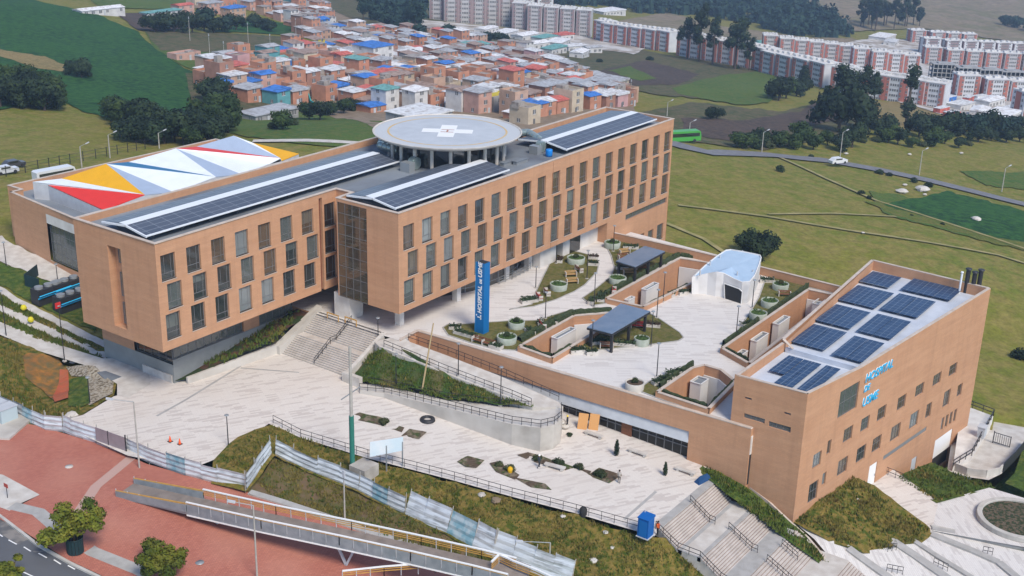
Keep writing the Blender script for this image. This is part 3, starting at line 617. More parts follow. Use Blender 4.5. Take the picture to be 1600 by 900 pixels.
for keys,mn in ((('b','c','d'),'roof_yellow'),(('a','b','d'),'roof_white'),(('m','d','e'),'roof_red'),(('a','d','m'),'roof_white'),(('c','d','i'),'roof_pale_blue'),(('c','i','v'),'roof_white'),(('c','v','j'),'roof_blue'),(('j','v','g'),'roof_white'),(('g','v','k'),'roof_pale_blue'),(('g','k','n','w'),'roof_white'),(('g','w','l'),'roof_red'),(('l','w','t'),'roof_pale_blue'),(('t','w','z','u'),'roof_white'),(('u','z','y'),'roof_yellow')):
    P=[FP[k] for k in keys]; b=MB()
    lo=[p-Vector((0,0,.15)) for p in P]; b.face(P).face(lo[::-1])
    for q in range(len(P)): b.face([P[q],lo[q],lo[(q+1)%len(P)],P[(q+1)%len(P)]])
    for f in range(1): pass
    b.build('roof_fold',M[mn],T)
# upstand wall under the fold, west side, and curved eaves
M['greypanel']=mat('pale grey cladding',(.50,.52,.54),.6,(.44,.46,.48),1.)
ww=MB(); P=[FP['a'],FP['m'],FP['e']]
for a,b in zip(P,P[1:]): ww.face([(a.x,a.y,2.5),(b.x,b.y,2.5),tuple(b),tuple(a)])
P=[FP[k] for k in('a','b','c','j','g','l','t','u','y')]
for a,b in zip(P,P[1:]): ww.face([(a.x,a.y,2.5),(b.x,b.y,2.5),tuple(b-Vector((0,0,.1))),tuple(a-Vector((0,0,.1)))])
P=[FP[k] for k in('e','d','i','v','k','n','z','y')]
for a,b in zip(P,P[1:]): ww.face([(a.x,a.y,2.5),(b.x,b.y,2.5),tuple(b-Vector((0,0,.1))),tuple(a-Vector((0,0,.1)))])
ww.build('upstand_wall',M['greypanel'],T)
# ================= RIGHT WING =================
R=empty('conference_wing',(58,-66,-16),'wedge shaped brick wing at right with rooftop solar panels and blue wall letters','building')
A0=(34,-69.1); AL=7.5; ad=(math.cos(rad(-AL)),math.sin(rad(-AL)))
def AP(u): return (A0[0]+ad[0]*u,A0[1]+ad[1]*u)
B0=(33.7,-60.2); K1=AP(12.6); FE=AP(48.6); BE=(83.2,-57.9); KL=(46.6,-60.3)
b=MB().use(M['brick']); 
RWh=[]  # (u0,u1,z0,z1)
def wr(cx,cy,w,h,pl=(34,-69.1,0)):
    p=onplane(cx,cy,pl,-AL); u=(p.x-A0[0])/ad[0]; return (u-w/2,u+w/2,p.z-h/2,p.z+h/2)
def z1(x,y): return (1100+x/3.2,620+y/3.2)
r1=[(565,315,1.9),(625,252,.9),(720,187,2.2),(805,135,2.1),(888,82,2.2),(988,28,2.3)]
for x,y,w in r1: RWh.append(wr(*z1(x,y),w,1.9))
for x,y,w in ((1078,733,2.4),(1165,680,2.4),(1245,632,2.4)): RWh.append(wr(1100+x/3.2,380+y/3.2,w,1.7))
for x,y,w,h in ((545,475,2.1,2.6),(600,410,.9,1.7),(692,348,2.4,2.2),(785,285,2.3,2.1),(863,235,2.3,2.1),(957,177,2.6,2.2),(1050,115,2.4,2.3),(1123,68,1.6,2.2),(1213,8,2.0,2.5)): RWh.append(wr(*z1(x,y),w,h))
RWh.append(wr(1100+1278/3.2,380+735/3.2,1.5,1.9))
for k in range(4): RWh.append(wr(*z1(1192+k*21,135-k*14),.8,2.0))
big=wr(1326,625,4.6,3.6); RWh.append(big)
lou=[wr(*z1(1000,238),0,.4)]; lu0=wr(*z1(897,300),0,.1)[0]; lu1=wr(*z1(1110,172),0,.1)[0]; lz=wr(*z1(1000,238),0,.1)[2]
LV=(lu0,lu1,lz-.2,lz+.45); DOOR=wr(*z1(840,393),2.1,3.4); DOOR=(DOOR[0],DOOR[1],-16.9,DOOR[3]); GA=(wr(*z1(1145,290),0,0)[0],wr(*z1(1235,215),0,0)[0],wr(*z1(1190,300),0,0)[2]-1.4,wr(*z1(1190,232),0,0)[2]+1.3); LD=wr(*z1(1045,355),1.6,3.2)
zt=lambda u: (2.45-.62*min(u,12.6)/12.6) if u<12.6 else 1.83+.87*min(1,(u-12.6)/36)
holes=RWh+[LV,DOOR,GA,LD]
# long wall up to z=1.3 with openings, then the sloping parapet band above it
facade(b,AP(0),AP(48.6),-26,1.2,holes,depth=.3)
for u0,u1 in ((0,12.6),(12.6,48.6)):
    for k in range(6):
        ua=u0+(u1-u0)*k/6;ub=u0+(u1-u0)*(k+1)/6; b.face([(*AP(ua),1.2),(*AP(ub),1.2),(*AP(ub),zt(ub)),(*AP(ua),zt(ua))])
wh=[(1.5,2.35,-.25,.0),(6.4,7.2,-.75,-.5),(1.6,4.2,-2.7,-2.1),(4.7,7.4,-2.9,-2.2)]
facade(b,B0,AP(0),-16,2.45,wh,depth=.3)
facade(b,AP(48.6),BE,-26,2.7); 
facade(b,BE,KL,-9.5,2.7); facade(b,KL,B0,-9.5,2.2)
# inner parapet faces
ipt=[(34.25,-60.7),(34.35,-68.7),(K1[0],K1[1]+.4),(FE[0]-.4,FE[1]+.45),(BE[0]-.4,BE[1]-.45),(KL[0],KL[1]-.4)]
izt=[2.35,2.45,1.83,2.7,2.7,2.3]
for q in range(6):
    a=ipt[q];c=ipt[(q+1)%6]; b.face([(*c,1.1 if 0 else .95),(*a,.95),(*a,izt[q]),(*c,izt[(q+1)%6])])
b.build('wall',None,R)
M['whiteroof']=mat('white roof membrane',(.56,.60,.66),.7,(.46,.50,.56),.4)
MB().flat([(x,y,1.1) for x,y in ipt[:3]+[ipt[5]]]).build('roof',M['whiteroof'],R); MB().flat([(x,y,1.25) for x,y in ipt[2:6]]).box(K1[0]-.1,K1[0]+.15,K1[1]+.5,KL[1]-.6,1.1,1.75).build('roof',M['whiteroof'],R)
cb=MB()
def cpl(pts): 
    for a,c in zip(pts,pts[1:]): cb.bar(a,c,.4,.08)
cpl([(B0[0]+.2,B0[1]-.2,2.35),(34.15,-68.95,2.5),(K1[0],K1[1]+.2,1.88),(FE[0]-.2,FE[1]+.2,2.75),(BE[0]-.2,BE[1]-.2,2.75),(KL[0],KL[1]-.1,2.75)]); cpl([(B0[0]+.2,B0[1]-.2,2.3),(KL[0],KL[1]-.2,2.25)]); cpl([(KL[0],KL[1]-.1,2.7),(KL[0]-.3,KL[1]-1.6,1.9)])
cb.build('parapet_coping',M['coping'],R)
for q in RWh:
    w=q[1]-q[0]; window(R,AP(0),AP(48.6),*q,rec=.2,kind='grid' if q is big else ('wide' if w>1.7 else 'plain'),sill=False,gm=GV(.4,.3),blind=bl(.4))
for q in wh: window(R,B0,AP(0),*q,rec=.2,kind='plain' if q[1]-q[0]<1 else 'wide',sill=False)
def onA(u,z,k=0): return Vector((A0[0]+ad[0]*u-math.sin(rad(AL))*k*1,A0[1]+ad[1]*u-math.cos(rad(AL))*k,z))
def panelA(u0,u1,za,zb,k,m,name):
    bb=MB(); P=[onA(u0,za,k),onA(u1,za,k),onA(u1,zb,k),onA(u0,zb,k)]; Q=[p+Vector((0,.06,0)) for p in P]; bb.raw(P+Q,[(0,1,2,3),(0,4,5,1),(1,5,6,2),(2,6,7,3),(3,7,4,0)]); return bb.build(name,m,R)
lvr=MB()
for k in range(4):
    z=LV[2]+.08+k*.15; lvr.bar(onA(LV[0],z,-.1),onA(LV[1],z,-.1),.12,.05)
lvr.build('louvre',M['steel'],R); panelA(LV[0],LV[1],LV[2],LV[3],-.25,M['dark'],'louvre_back')
d=panelA(DOOR[0],DOOR[1],DOOR[2],DOOR[3],-.1,M['white'],'door'); MB().bar(onA(DOOR[1]-.3,-15.8,-.02),onA(DOOR[1]-.3,-15.5,-.02),.05,.05).build('handle',M['steel'],d)
panelA(LD[0],LD[1],LD[2],LD[3],-.1,M['greypanel'],'vent_grille')
zm=GA[2]+.42*(GA[3]-GA[2]); panelA(GA[0],GA[1],zm,GA[3],-.1,M['white'],'garage_shutter'); panelA(GA[0],GA[1],GA[2],zm,-.25,M['dark'],'garage_opening')
rm=MB(); 
P=[onA(1,1,-4),onA(47,1,-4),onA(47,-20,-4),onA(1,-20,-4)]; rm.face(P)
for z in(-9.3,-5.,-13.6): rm.face([onA(1,z,-.3),onA(47,z,-.3),onA(47,z,-4),onA(1,z,-4)])
rm.build('interior_rooms',M['room'],R)
# letters on the long wall
def letters(text,size,mtx,mname,parent,depth=.12,name='letters',bold=.02,shear=.18):
    c=bpy.data.curves.new(name,'FONT'); c.body=text; c.size=size; c.extrude=depth/2; c.offset=bold; c.shear=shear; c.resolution_u=3
    o=bpy.data.objects.new(name,c); COL.objects.link(o); dg=bpy.context.evaluated_depsgraph_get(); me=bpy.data.meshes.new_from_object(o.evaluated_get(dg)); bpy.data.objects.remove(o); bpy.data.curves.remove(c)
    me.transform(mtx); me.transform(Matrix.Translation(-worg(parent)) if parent else Matrix()); me.materials.clear(); me.materials.append(M[mname])
    ob=bpy.data.objects.new(name,me);COL.objects.link(ob);ob.parent=parent; return ob
def wallmtx(org,ang,tilt=0): # text in vertical plane, running along ang
    return Matrix.Translation(org)@Matrix.Rotation(rad(ang),4,'Z')@Matrix.Rotation(rad(90),4,'X')
SG=empty('wall_lettering',tuple(onA(16,-3,.1)),'blue raised letters HOSPITAL DE USME on the long brick wall of the right wing','sign')
for txt,(x,y),s in (('HOSPITAL',(1350,598),1.55),('DE',(1348,613),1.15),('USME',(1345,636),1.6)):
    p=onplane(x,y,(34,-69.1,0),-AL)
    letters(txt,s,wallmtx(p+Vector((-.02,-.12,0)),-AL),'cyan',SG,name='lettering',bold=.012); letters(txt,s,wallmtx(p+Vector((-.02,-.07,-.0)),-AL),'white',SG,name='letter_edge',bold=.03,depth=.08)
# roof panels
def pvpanel(x0,x1,y0,y1,z,label,skew=0):
    E=empty('solar_panel_array',((x0+x1)/2,(y0+y1)/2,z-.3),label,'solar panels','blue solar arrays on the right wing roof')
    w=(y1-y0)
    n=2 if w<6 else 3
    for k in range(n):
        a=y0+w*k/n+(.07 if k else 0);c=y0+w*(k+1)/n
        MB().box(x0,x1,a,c,z,z+.06).build('panel',M['pvblue'],E)
    s=MB(); s.bar((x0+1,y0,z-.05),(x0+1,y1,z-.05),.08,.08).bar((x1-1,y0,z-.05),(x1-1,y1,z-.05),.08,.08)
    for x in(x0+1,x1-1):
        for y in(y0+.3,y1-.3): s.bar((x,y,z-.09),(x,y,z-.4),.07,.07)
    s.build('rack',M['whitemetal'],E)
ords=['nearest the low roof','second back','third back','farthest back']
for k,x in enumerate((48.9,57.7,66.9,76.)): pvpanel(x,x+(7.4 if k<3 else 5.4),-64.9+(0.15*k) if k<3 else -63.2,-60.4+.5*k,1.6,'solar array %s, left row of the right wing high roof'%ords[k])
for k,x in enumerate((48.3,57.7,67.2,76.6)): pvpanel(x,x+(7.6 if k<3 else 5.6),(-70 if k<3 else -71.2)-(.15*k),-66.1+.45*k if k<3 else -64.7,1.6,'solar array %s, right row of the right wing high roof'%ords[k])
pvpanel(39.3,45.0,-63.9,-62.,1.45,'short solar array at the back of the low front roof of the right wing'); pvpanel(36.4,45.0,-66.2,-64.,1.45,'middle long solar array on the low front roof of the right wing'); pvpanel(36.5,45.1,-68.6,-66.8,1.45,'solar array along the outer edge of the low front roof of the right wing')
# flues
for k,(x,y,h,m,l) in enumerate(((81.3,-71.5,4.6,'whitemetal','white flue pipe with hooked cap, leftmost of the roof flues'),(82.2,-72.1,5.0,'blacksteel','black flue with flat cap, second of the roof flues from the left'),(82.3,-73,4.7,'blacksteel','black flue with flat cap, third of the roof flues from the left'),(82.6,-73.7,5.1,'blacksteel','black flue with flat cap, rightmost of the roof flues'))):
    h-=1.6
    E=empty('flue',(x,y,1.2),l,'flue','flues at the far corner of the right wing roof'); r=.32 if m!='whitemetal' else .15
    MB().tube((x,y,1.2),(x,y,1.2+h),r,n=12).build('pipe',M[m],E); MB().tube((x,y,1.35+h),(x,y,1.5+h),r*1.5,r*1.2,n=12).tube((x,y,1.2+h),(x,y,1.35+h),r*.4,n=6).build('cap',M[m],E)
# ================= SITE SURFACES =================
ZU=-3.6
def zl(x,y): return -7.5-.055*np.maximum(0,-8-np.asarray(y,float))
def zr(x,y): return -8.0-.11*np.maximum(0,-14-np.asarray(y,float))
def zc(z): return lambda x,y: np.full(np.shape(x),z,float) if np.ndim(x) else float(z)
M['pave']=paving('white slab paving',(.65,.605,.55),(.625,.575,.52),(.54,.50,.45),1.2,.28,28,.37,c3=(.58,.52,.455),streak=(.42,.365,.33))
M['paveup']=paving('white slab paving upper',(.66,.63,.59),(.63,.595,.555),(.55,.52,.48),1.5,.35,52,.37,c3=(.60,.57,.54),streak=(.47,.43,.40))
M['pavesteps']=paving('white terrace paving',(.66,.635,.60),(.62,.595,.56),(.52,.50,.47),1.3,.26,-40,.37,c3=(.58,.56,.54),streak=(.42,.39,.37))
M['redbrick']=paving('red brick paving',(.46,.17,.115),(.38,.13,.09),(.27,.11,.085),.42,.21,20,.5,c3=(.50,.24,.17))
M['stonekerb']=mat('pale stone kerb',(.50,.48,.44),.9,(.40,.38,.34),1.)
M['band']=mat('grey stone band',(.40,.39,.37),.9,(.33,.32,.30),1.)
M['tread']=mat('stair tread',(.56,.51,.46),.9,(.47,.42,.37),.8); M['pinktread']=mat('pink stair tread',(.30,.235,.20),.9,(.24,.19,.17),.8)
def W2(pts,s): return [G(p[0],p[1],s) for p in pts]
# lower plaza
drape('lower_plaza',[(183,618),(184,600),(200,575),(262,570),(300,560),(440,520),(560,560),(660,560),(790,540),(1090,690),(1118,752),(1112,757),(1030,828),(1022,838),(900,802),(800,776),(710,751),(575,716),(470,684),(420,662),(335,718),(300,732),(200,712),(130,680),(95,657),(130,648),(178,619)],M['pave'],0,surf=zl,step=5)
for pts in ([(183,600),(140,573),(60,548),(0,523),(-30,515),(-30,490),(0,503),(160,560),(230,560),(235,600),(200,622),(183,618)],): drape('driveway',pts,M['paleconc'],.02,surf=lambda x,y: np.maximum(tz(x,y)+.15,zl(x,y)+.0),step=4)
stripe('paving_band',[(376,572),(290,625),(245,650)],.35,M['band'],.012,surf=zl); stripe('paving_band',[(1025,768),(975,812)],.35,M['band'],.012,surf=zl); stripe('paving_band',[(376,575),(548,590)],.3,M['band'],.012,surf=zl)
drape('rough_ground',[(-95,-150),(-95,20),(-45,32),(-22,47),(-2,44),(3,20),(20,0),(16,-60),(38,-78),(92,-84),(130,-92),(130,-150)],M['grass'],0,world=True,surf=lambda x,y: np.maximum(-23,-10.2-.11*np.maximum(0,-14-np.asarray(y,float))-.35*np.maximum(0,np.asarray(x,float)-15)),step=8)
# red brick plaza, sidewalk, road
drape('brick_plaza',[(-330,560),(-40,650),(60,665),(110,680),(150,692),(200,712),(230,725),(300,745),(390,765),(440,780),(560,825),(700,870),(780,905),(700,990),(380,960),(250,935),(165,902),(100,872),(40,832),(-40,790),(-330,655)],M['redbrick'],0,surf=zr,step=6)
drape('concrete_apron',[(-30,735),(5,742),(62,773),(15,798),(-30,782)],M['paleconc'],.012,surf=zr,step=8)
drape('pavement',[(14,795),(62,773),(90,797),(130,830),(200,868),(260,905),(170,905),(95,868)],M['redbrick'],.012,surf=zr,step=8)
stripe('pavement_edge',[(18,790),(60,800),(95,830),(145,862),(215,890),(235,900)],1.5,M['band'],.02,surf=zr)
stripe('pavement_edge',[(115,812),(150,760),(205,715)],1.2,mat('worn pinkish joint',(.46,.30,.25),.9),.014,surf=zr) 
drape('road',[(-330,650),(-60,770),(0,806),(60,852),(130,890),(180,920),(300,1000),(-60,1000),(-330,860)],M['asphalt'],-.12,surf=zr,step=8)
RK=W2([(-60,770),(0,806),(60,852),(110,880),(150,899),(200,925),(280,975)],zr)
k=MB()
for a,b in zip(RK,RK[1:]): k.bar(a-Vector((0,0,.03)),b-Vector((0,0,.03)),.3,.24)
tag(k.build('kerb',M['stonekerb']),kind='structure')
drape('road_dust',[(0,808),(40,835),(75,860),(55,862),(20,845),(0,832)],mat('pale dust',(.24,.22,.20),.95,(.12,.12,.12),.8,contrast=(.4,.6)),-.105,surf=zr,step=8)
for a,b in (((-3,832),(4,837)),((13,842),(26,849)),((37,853),(48,860)),((60,863),(73,870)),((84,873),(95,880)),((106,882),(117,888)),((83,862),(91,866)),((120,885),(160,903)),((25,887),(53,900))):
    stripe('lane_marking',[a,b],.14,M['white'],-.108,surf=zr)
# ---------- grassy bank between plaza and fence; bare slope below the fence ----------
def rbf(ptsz,soft=1.):
    P=[tuple(G(a,b,z)) if z is not None else tuple(a) for a,b,z in ptsz]
    A=np.array(P); n=len(A); D=np.hypot(A[:,None,0]-A[None,:,0],A[:,None,1]-A[None,:,1]); K=np.zeros((n+1,n+1));K[:n,:n]=D-np.eye(n)*.3;K[n,:n]=1;K[:n,n]=1
    w=np.linalg.solve(K,np.concatenate([A[:,2],[0]]))
    def f(x,y):
        x=np.asarray(x,float);y=np.asarray(y,float); d=np.sqrt((x[...,None]-A[:,0])**2+(y[...,None]-A[:,1])**2+.05); r=d@w[:n]+w[n]; return r if r.ndim else float(r)
    return f
def onz(x,y,f): p=G(x,y,f); return (x,y,p.z)
FB=[(202,707,0),(232,722,0),(290,742,0),(385,765,.1),(432,709,.4),(457,724,.5),(495,741,.6),(530,754,.7),(560,767,.8),(605,790,.9),(632,801,.9),(660,816,.9),(697,833,.9),(737,853,.9),(767,869,.9),(830,893,.9),(900,920,.9)]
rail=[(333,718),(400,668),(427,661),(470,684),(575,716),(710,751),(800,776),(900,802),(1022,838)]
BK=[onz(x,y,zl) for x,y in rail]+[(x,y,G(x,y,zl).z-.9*d) for x,y,d in FB]+[(380,700,-6.2),(350,738,-8.3),(395,690,-6.3),(480,700,-8.3),(700,790,-10.6),(850,830,-11.4),(950,850,-11.6)]
BK+=[(1050,870,-12.8),(1110,905,-14.5),(1020,900,-13.6),(1040,843,-11.2),(1065,862,-12.2)]
fbank=rbf(BK)
drape('bank',[(x,y+2) for x,y in rail]+[(1040,842),(1065,862),(1085,878),(1125,915),(1050,960),(900,930),(830,897),(767,873),(737,857),(697,837),(660,820),(632,805),(605,794),(560,771),(530,758),(495,745),(457,728),(430,712),(410,740),(385,768),(330,755)],M['slope'],.03,surf=fbank,step=1.6,nz=.35)
kerbl=[(390,770),(440,785),(500,805),(560,826),(640,852),(720,880),(790,910)]
LB=[(x,y,G(x,y,zl).z-.9*d) for x,y,d in FB[3:]]+[onz(x,y,zr) for x,y in kerbl]+[(450,760,-9.6),(540,795,-11)]
flow=rbf(LB); M['bareslope']=mat('bare earth slope',(.15,.10,.055),.95,(.075,.085,.022),.35,1.,(.11,.09,.03),1.1,bump=.8,contrast=(.42,.58))
drape('bank',[(385,763),(410,742),(430,708),(457,722),(495,739),(530,752),(560,765),(605,788),(632,800),(660,815),(697,832),(737,852),(767,868),(830,892),(870,915),(790,912),(720,882),(640,854),(560,828),(500,807),(440,787),(390,772)],M['bareslope'],.02,surf=flow,step=1.5,nz=.25)
k=MB()
for a,b in zip(*[W2(kerbl,zr)[s:] for s in(0,1)]): k.bar(a,b,.9,.35)
tag(k.build('kerb',M['band']),kind='structure')
# left embankment with the orange cut
EB=[(-30,515,-7.2),(0,523,-7.4),(60,548,-7.5),(140,572,-7.5),(182,600,-7.5),(178,617,-7.55),(130,646,-7.6),(95,655,-7.9),(60,650,-8.4),(0,640,-8.6),(-40,640,-8.6),(35,560,-7.0),(45,600,-8.6),(90,600,-9.6),(100,620,-9.6),(70,575,-8.8),(30,620,-8.2),(120,610,-7.9)]
fe=rbf(EB)
drape('embankment',[(-40,512),(0,523),(60,548),(150,575),(182,600),(178,617),(130,648),(95,657),(60,672),(0,655),(-40,650)],M['slope'],.03,surf=fe,step=1.4,nz=.3)
M['orange_soil']=mat('orange cut soil',(.34,.15,.03),.95,(.22,.10,.03),.5,1.,(.13,.10,.04),1.,bump=.7); M['red_soil']=mat('red cut soil',(.44,.10,.045),.95,(.34,.11,.05),.8,bump=.6); M['rubble']=mat('rubble and earth',(.30,.25,.18),.95,(.13,.10,.06),1.6,1.,(.38,.34,.27),3.,bump=1.,contrast=(.45,.55))
drape('cut_soil',[(36,556),(45,552),(90,560),(106,580),(104,622),(88,630),(68,612),(40,590)],M['orange_soil'],.16,surf=fe,step=1.2,nz=.3)
drape('cut_soil',[(94,580),(107,582),(107,625),(86,632),(82,622),(92,602)],M['red_soil'],.3,surf=fe,step=1.2,nz=.3)
drape('lawn_patch',[(108,594),(138,590),(141,632),(125,640),(107,636)],M['grass'],.2,surf=fe,step=1.5,nz=.3)
drape('rubble_patch',[(103,575),(150,577),(178,600),(176,616),(141,636),(138,592),(112,590)],M['rubble'],.25,surf=fe,step=1.2,nz=.4)
# ---------- west side terraces ----------
drape('hall_forecourt',[(-40,365),(5,370),(22,384),(80,408),(140,434),(140,470),(95,448),(40,425),(0,410),(-40,402)],M['paleconc'],.06,surf=tz,step=5)
drape('lawn',[(-40,402),(0,411),(40,426),(95,449),(150,475),(150,520),(100,497),(60,478),(0,446),(-40,430)],M['grass'],.1,surf=tz,step=5)
drape('garden_path',[(-40,432),(0,449),(40,474),(90,498),(165,535),(170,548),(120,525),(60,497),(0,462),(-40,450)],M['paleconc'],.2,surf=tz,step=5)
drape('garden_path',[(-40,464),(0,476),(60,504),(120,532),(165,553),(165,562),(110,540),(50,514),(0,488),(-40,476)],M['paleconc'],.2,surf=tz,step=5)
drape('planted_strip',[(-40,448),(0,461),(60,496),(120,524),(165,547),(165,556),(110,530),(60,504),(0,477),(-40,464)],M['slope'],.25,surf=tz,step=5,nz=.2)
drape('planted_strip',[(-40,476),(0,488),(50,514),(110,541),(160,560),(140,560),(60,532),(0,503),(-40,490)],M['grass'],.25,surf=tz,step=5,nz=.2)
# planted slope by the plinth and its retaining wall
ps=lambda x,y: -7.15+(np.clip(x,6,28)-6)*.155
drape('planting_bed',[(5.2,4.85),(7,3.5),(20.6,1.9),(27.4,1.9),(27.4,4.85)],mat('mulched bed',(.085,.045,.03),.95,(.03,.05,.018),.5,1.,contrast=(.48,.54),bump=.8),0,world=True,surf=ps,step=1.5,nz=.25)
rw=MB().use(M['concrete']); 
for a,b in (((6.2,3.6),(20.6,1.75)),): rw.bar((*a,-7.35),(*b,-6.85),.35,1.5)
o=rw.build('retaining_wall'); tag(o,'long low grey retaining wall below the planted slope','retaining wall')
# ---------- stairs from the lower to the upper plaza ----------
ST=empty('grand_stairs',(24,-5,-7.6),'wide upper concrete stair in two flights with a middle handrail, beside the glass corner','stairs')
b=MB().use(M['tread']); x0=20.7;n=22;rz=(ZU+7.55)/n; x=x0; z=-7.55
for k in range(n):
    z+=rz; b.use(M['tread']).box(x,28.2,-11,1.05,z-rz,z); b.use(M['band']).box(x-.012,x+.07,-11,1.05,z-.055,z+.004); x+=.29 if k!=10 else 1.3
b.build('steps',None,ST)
def wedge(mb,x0,x1,y0,y1,zb,za,zc_):   # top slopes from za at x0 to zc_ at x1
    return mb.raw([(x0,y0,zb),(x1,y0,zb),(x1,y1,zb),(x0,y1,zb),(x0,y0,za),(x1,y0,zc_),(x1,y1,zc_),(x0,y1,za)],[(3,2,1,0),(4,5,6,7),(0,1,5,4),(1,2,6,5),(2,3,7,6),(3,0,4,7)])
wedge(MB(),20.2,28.6,1.06,2.1,-7.8,-6.3,ZU+.75).build('flank_wall',M['concrete'],ST)
wedge(MB(),20.2,27.6,-11.6,-11.02,-7.8,-6.7,ZU+.3).build('flank_wall',M['paleconc'],ST)
MB().box(19.6,20.2,-14.2,-11.1,-7.8,-6.4).build('flank_wall',M['paleconc'],ST)
def railing(mb,pts,h=1.0,sp=1.5,r=.035,rails=(1.,.5)):
    for a,b in zip(pts,pts[1:]):
        a=Vector(a);b=Vector(b); L=(b-a).length
        for q in rails: mb.bar(a+Vector((0,0,h*q)),b+Vector((0,0,h*q)),r*1.6,r*1.6)
        n=max(1,round(L/sp))
        for k in range(n+1): p=a.lerp(b,k/n); mb.bar(p,p+Vector((0,0,h)),r*1.4,r*1.4)
    return mb
railing(MB(),[(20.8,-4.9,-7.5),(24.,-4.9,-5.5),(25.2,-4.9,-5.5),(28.3,-4.9,ZU)],.95,.9).build('handrail',M['blacksteel'],ST)
# ---------- podium ----------
PW=lambda y: 31.4+(-13.9-y)*.0387      # its near wall is not quite square to the block
WELL1=W2([(950,466),(1063,404),(1108,411),(1083,440),(1004,478)],ZU+.75)
WELL2=W2([(814,541),(898,494),(962,489),(925,520),(862,558)],ZU+.75)
WELL3=W2([(1030,612),(1084,575),(1101,571),(1125,578),(1147,596),(1106,637)],ZU+.75)
WELL4=W2([(1131,544),(1264,453),(1303,461),(1170,566)],ZU+.75)
WELLS=[WELL1,WELL2,WELL3,WELL4]
PD=empty('podium',(58,-36,-12),'long low brick podium with a white paved roof terrace and a dark glazed shopfront below','podium building')
outer=[(27.4,-11),(27.4,5),(28,9),(90,9),(90,-15.5),(88.2,-52),(88.2,-59.5),(34.2,-60.3),(PW(-63.1),-63.1),(PW(-13.9),-13.9),(27.4,-14.2)]
outer=[(27.4,-14.4),(27.4,9),(90,9),(88.,-21),(85.8,-53),(86,-58),(46,-60.2),(34.6,-60.3),(36.5,-63.3),(PW(-63.1),-63.1),(PW(-13.9),-13.9)]
tag(MB().flat([(x,y,ZU) for x,y in outer],[[(p.x,p.y,ZU) for p in w] for w in WELLS]).build('terrace_paving',M['paveup'],PD))
gw=MB(); 
def PP(y,z,k=0): return (PW(y)+k,y,z)
fw_=MB().use(M['brick']); y0,y1,y2=-13.9,-55.3,-63.1; yg=-25.5
# upper brick band, full height brick at both ends
fw_.face([PP(y2,-13),PP(y1,-13),PP(y1,ZU-.01),PP(y2,ZU-.01)][::1]); fw_.face([PP(y1,-6.3),PP(y0,-6.3),PP(y0,ZU-.01),PP(y1,ZU-.01)]); fw_.face([PP(yg,-9),PP(y0,-9),PP(y0,-6.3),PP(yg,-6.3)])
fw_.face([PP(y1,-6.3),PP(y1,-6.3,3),PP(yg,-6.3,3),PP(yg,-6.3)]); fw_.face([PP(yg,-9),PP(yg,-9,3),PP(yg,-6.3,3),PP(yg,-6.3)]); fw_.face([PP(y1,-13),PP(y1,-13,3),PP(y1,-6.3,3),PP(y1,-6.3)][::-1])
fw_.face([PP(y2,-13),PP(y2,ZU-.01),(38,-63.3,ZU-.01),(38,-63.3,-13)]); fw_.face([PP(y0,-9),(27.4,-14.4,-9),(27.4,-14.4,ZU-.01),PP(y0,ZU-.01)]); 
fw_.face([(85.8,-53,-22),(88,-21,-20),(88,-21,ZU),(85.8,-53,ZU)]); fw_.face([(88,-21,-20),(88.6,-13,-20),(88.6,-13,ZU),(88,-21,ZU)])
fw_.build('wall',None,PD); facade(MB().use(M['brick']),(27.38,9),(27.38,2.1),-8,ZU-.01).build('side_wall',None,PD)
# far parapet and near edge kerb
fp=MB().use(M['brick']); 
def wallseg(mb,a,b,z0,z1,t=.35,cm='coping'):
    a=Vector((a[0],a[1],0));b=Vector((b[0],b[1],0)); mb.use(M['brick']).bar(a+Vector((0,0,(z0+z1)/2)),b+Vector((0,0,(z0+z1)/2)),t,z1-z0); mb.use(M[cm]).bar(a+Vector((0,0,z1+.035)),b+Vector((0,0,z1+.035)),t+.1,.07)
FPp=W2([(943,360),(1037,381),(1120,400),(1318,449)],ZU+1.25)
for a,b in zip(FPp,FPp[1:]): wallseg(fp,a,b,-21,ZU+1.25)
fp.build('far_parapet',None,PD)
ek=MB(); ek.bar((PW(-13.9)+.2,-13.9,ZU+.06),(PW(-63.1)+.2,-63.0,ZU+.06),.5,.12).bar((27.6,-14.3,ZU+.06),(PW(-13.9),-14.,ZU+.06),.4,.12); ek.build('edge_kerb',M['coping'],PD)
# awning band and shopfront
aw=MB(); aw.raw([PP(y1,-7.75,-.1),PP(yg,-7.75,-.1),PP(yg,-6.45,.25),PP(y1,-6.45,.25),PP(y1,-7.85,.5),PP(yg,-7.85,.5),PP(yg,-6.5,.5),PP(y1,-6.5,.5)],[(0,1,2,3)[::-1],(0,4,5,1)[::-1],(1,5,6,2)[::-1],(3,2,6,7)[::-1],(0,3,7,4)[::-1]]); aw.build('awning_band',M['greypanel'],PD)
sf=MB().use(M['frame']); zg=lambda y: float(zl(0,y))-.4
n=26
for k in range(n+1):
    y=y1+(yg-y1)*k/n; sf.box(PW(y)+.56,PW(y)+.68,y-.05,y+.05,zg(y),-7.6)
for q in (.0,.33): 
    sf.bar(PP(y1,-7.85-q*2.6-(.0),.6),PP(yg,-7.75-q*1.2,.6),.1,.12)
s_=sf.build('shopfront_frame',None,PD); M['shopglass']=glassmat('shop glass',(.02,.02,.018),.97,.08); _b=M['shopglass'].node_tree.nodes['Principled BSDF']; _b.inputs['Specular IOR Level'].default_value=.35; _b.inputs['IOR'].default_value=1.45; MB().face([PP(y1,-11,.64),PP(yg,-9.5,.64),PP(yg,-7.6,.64),PP(y1,-7.6,.64)]).build('glazing',M['shopglass'],s_)
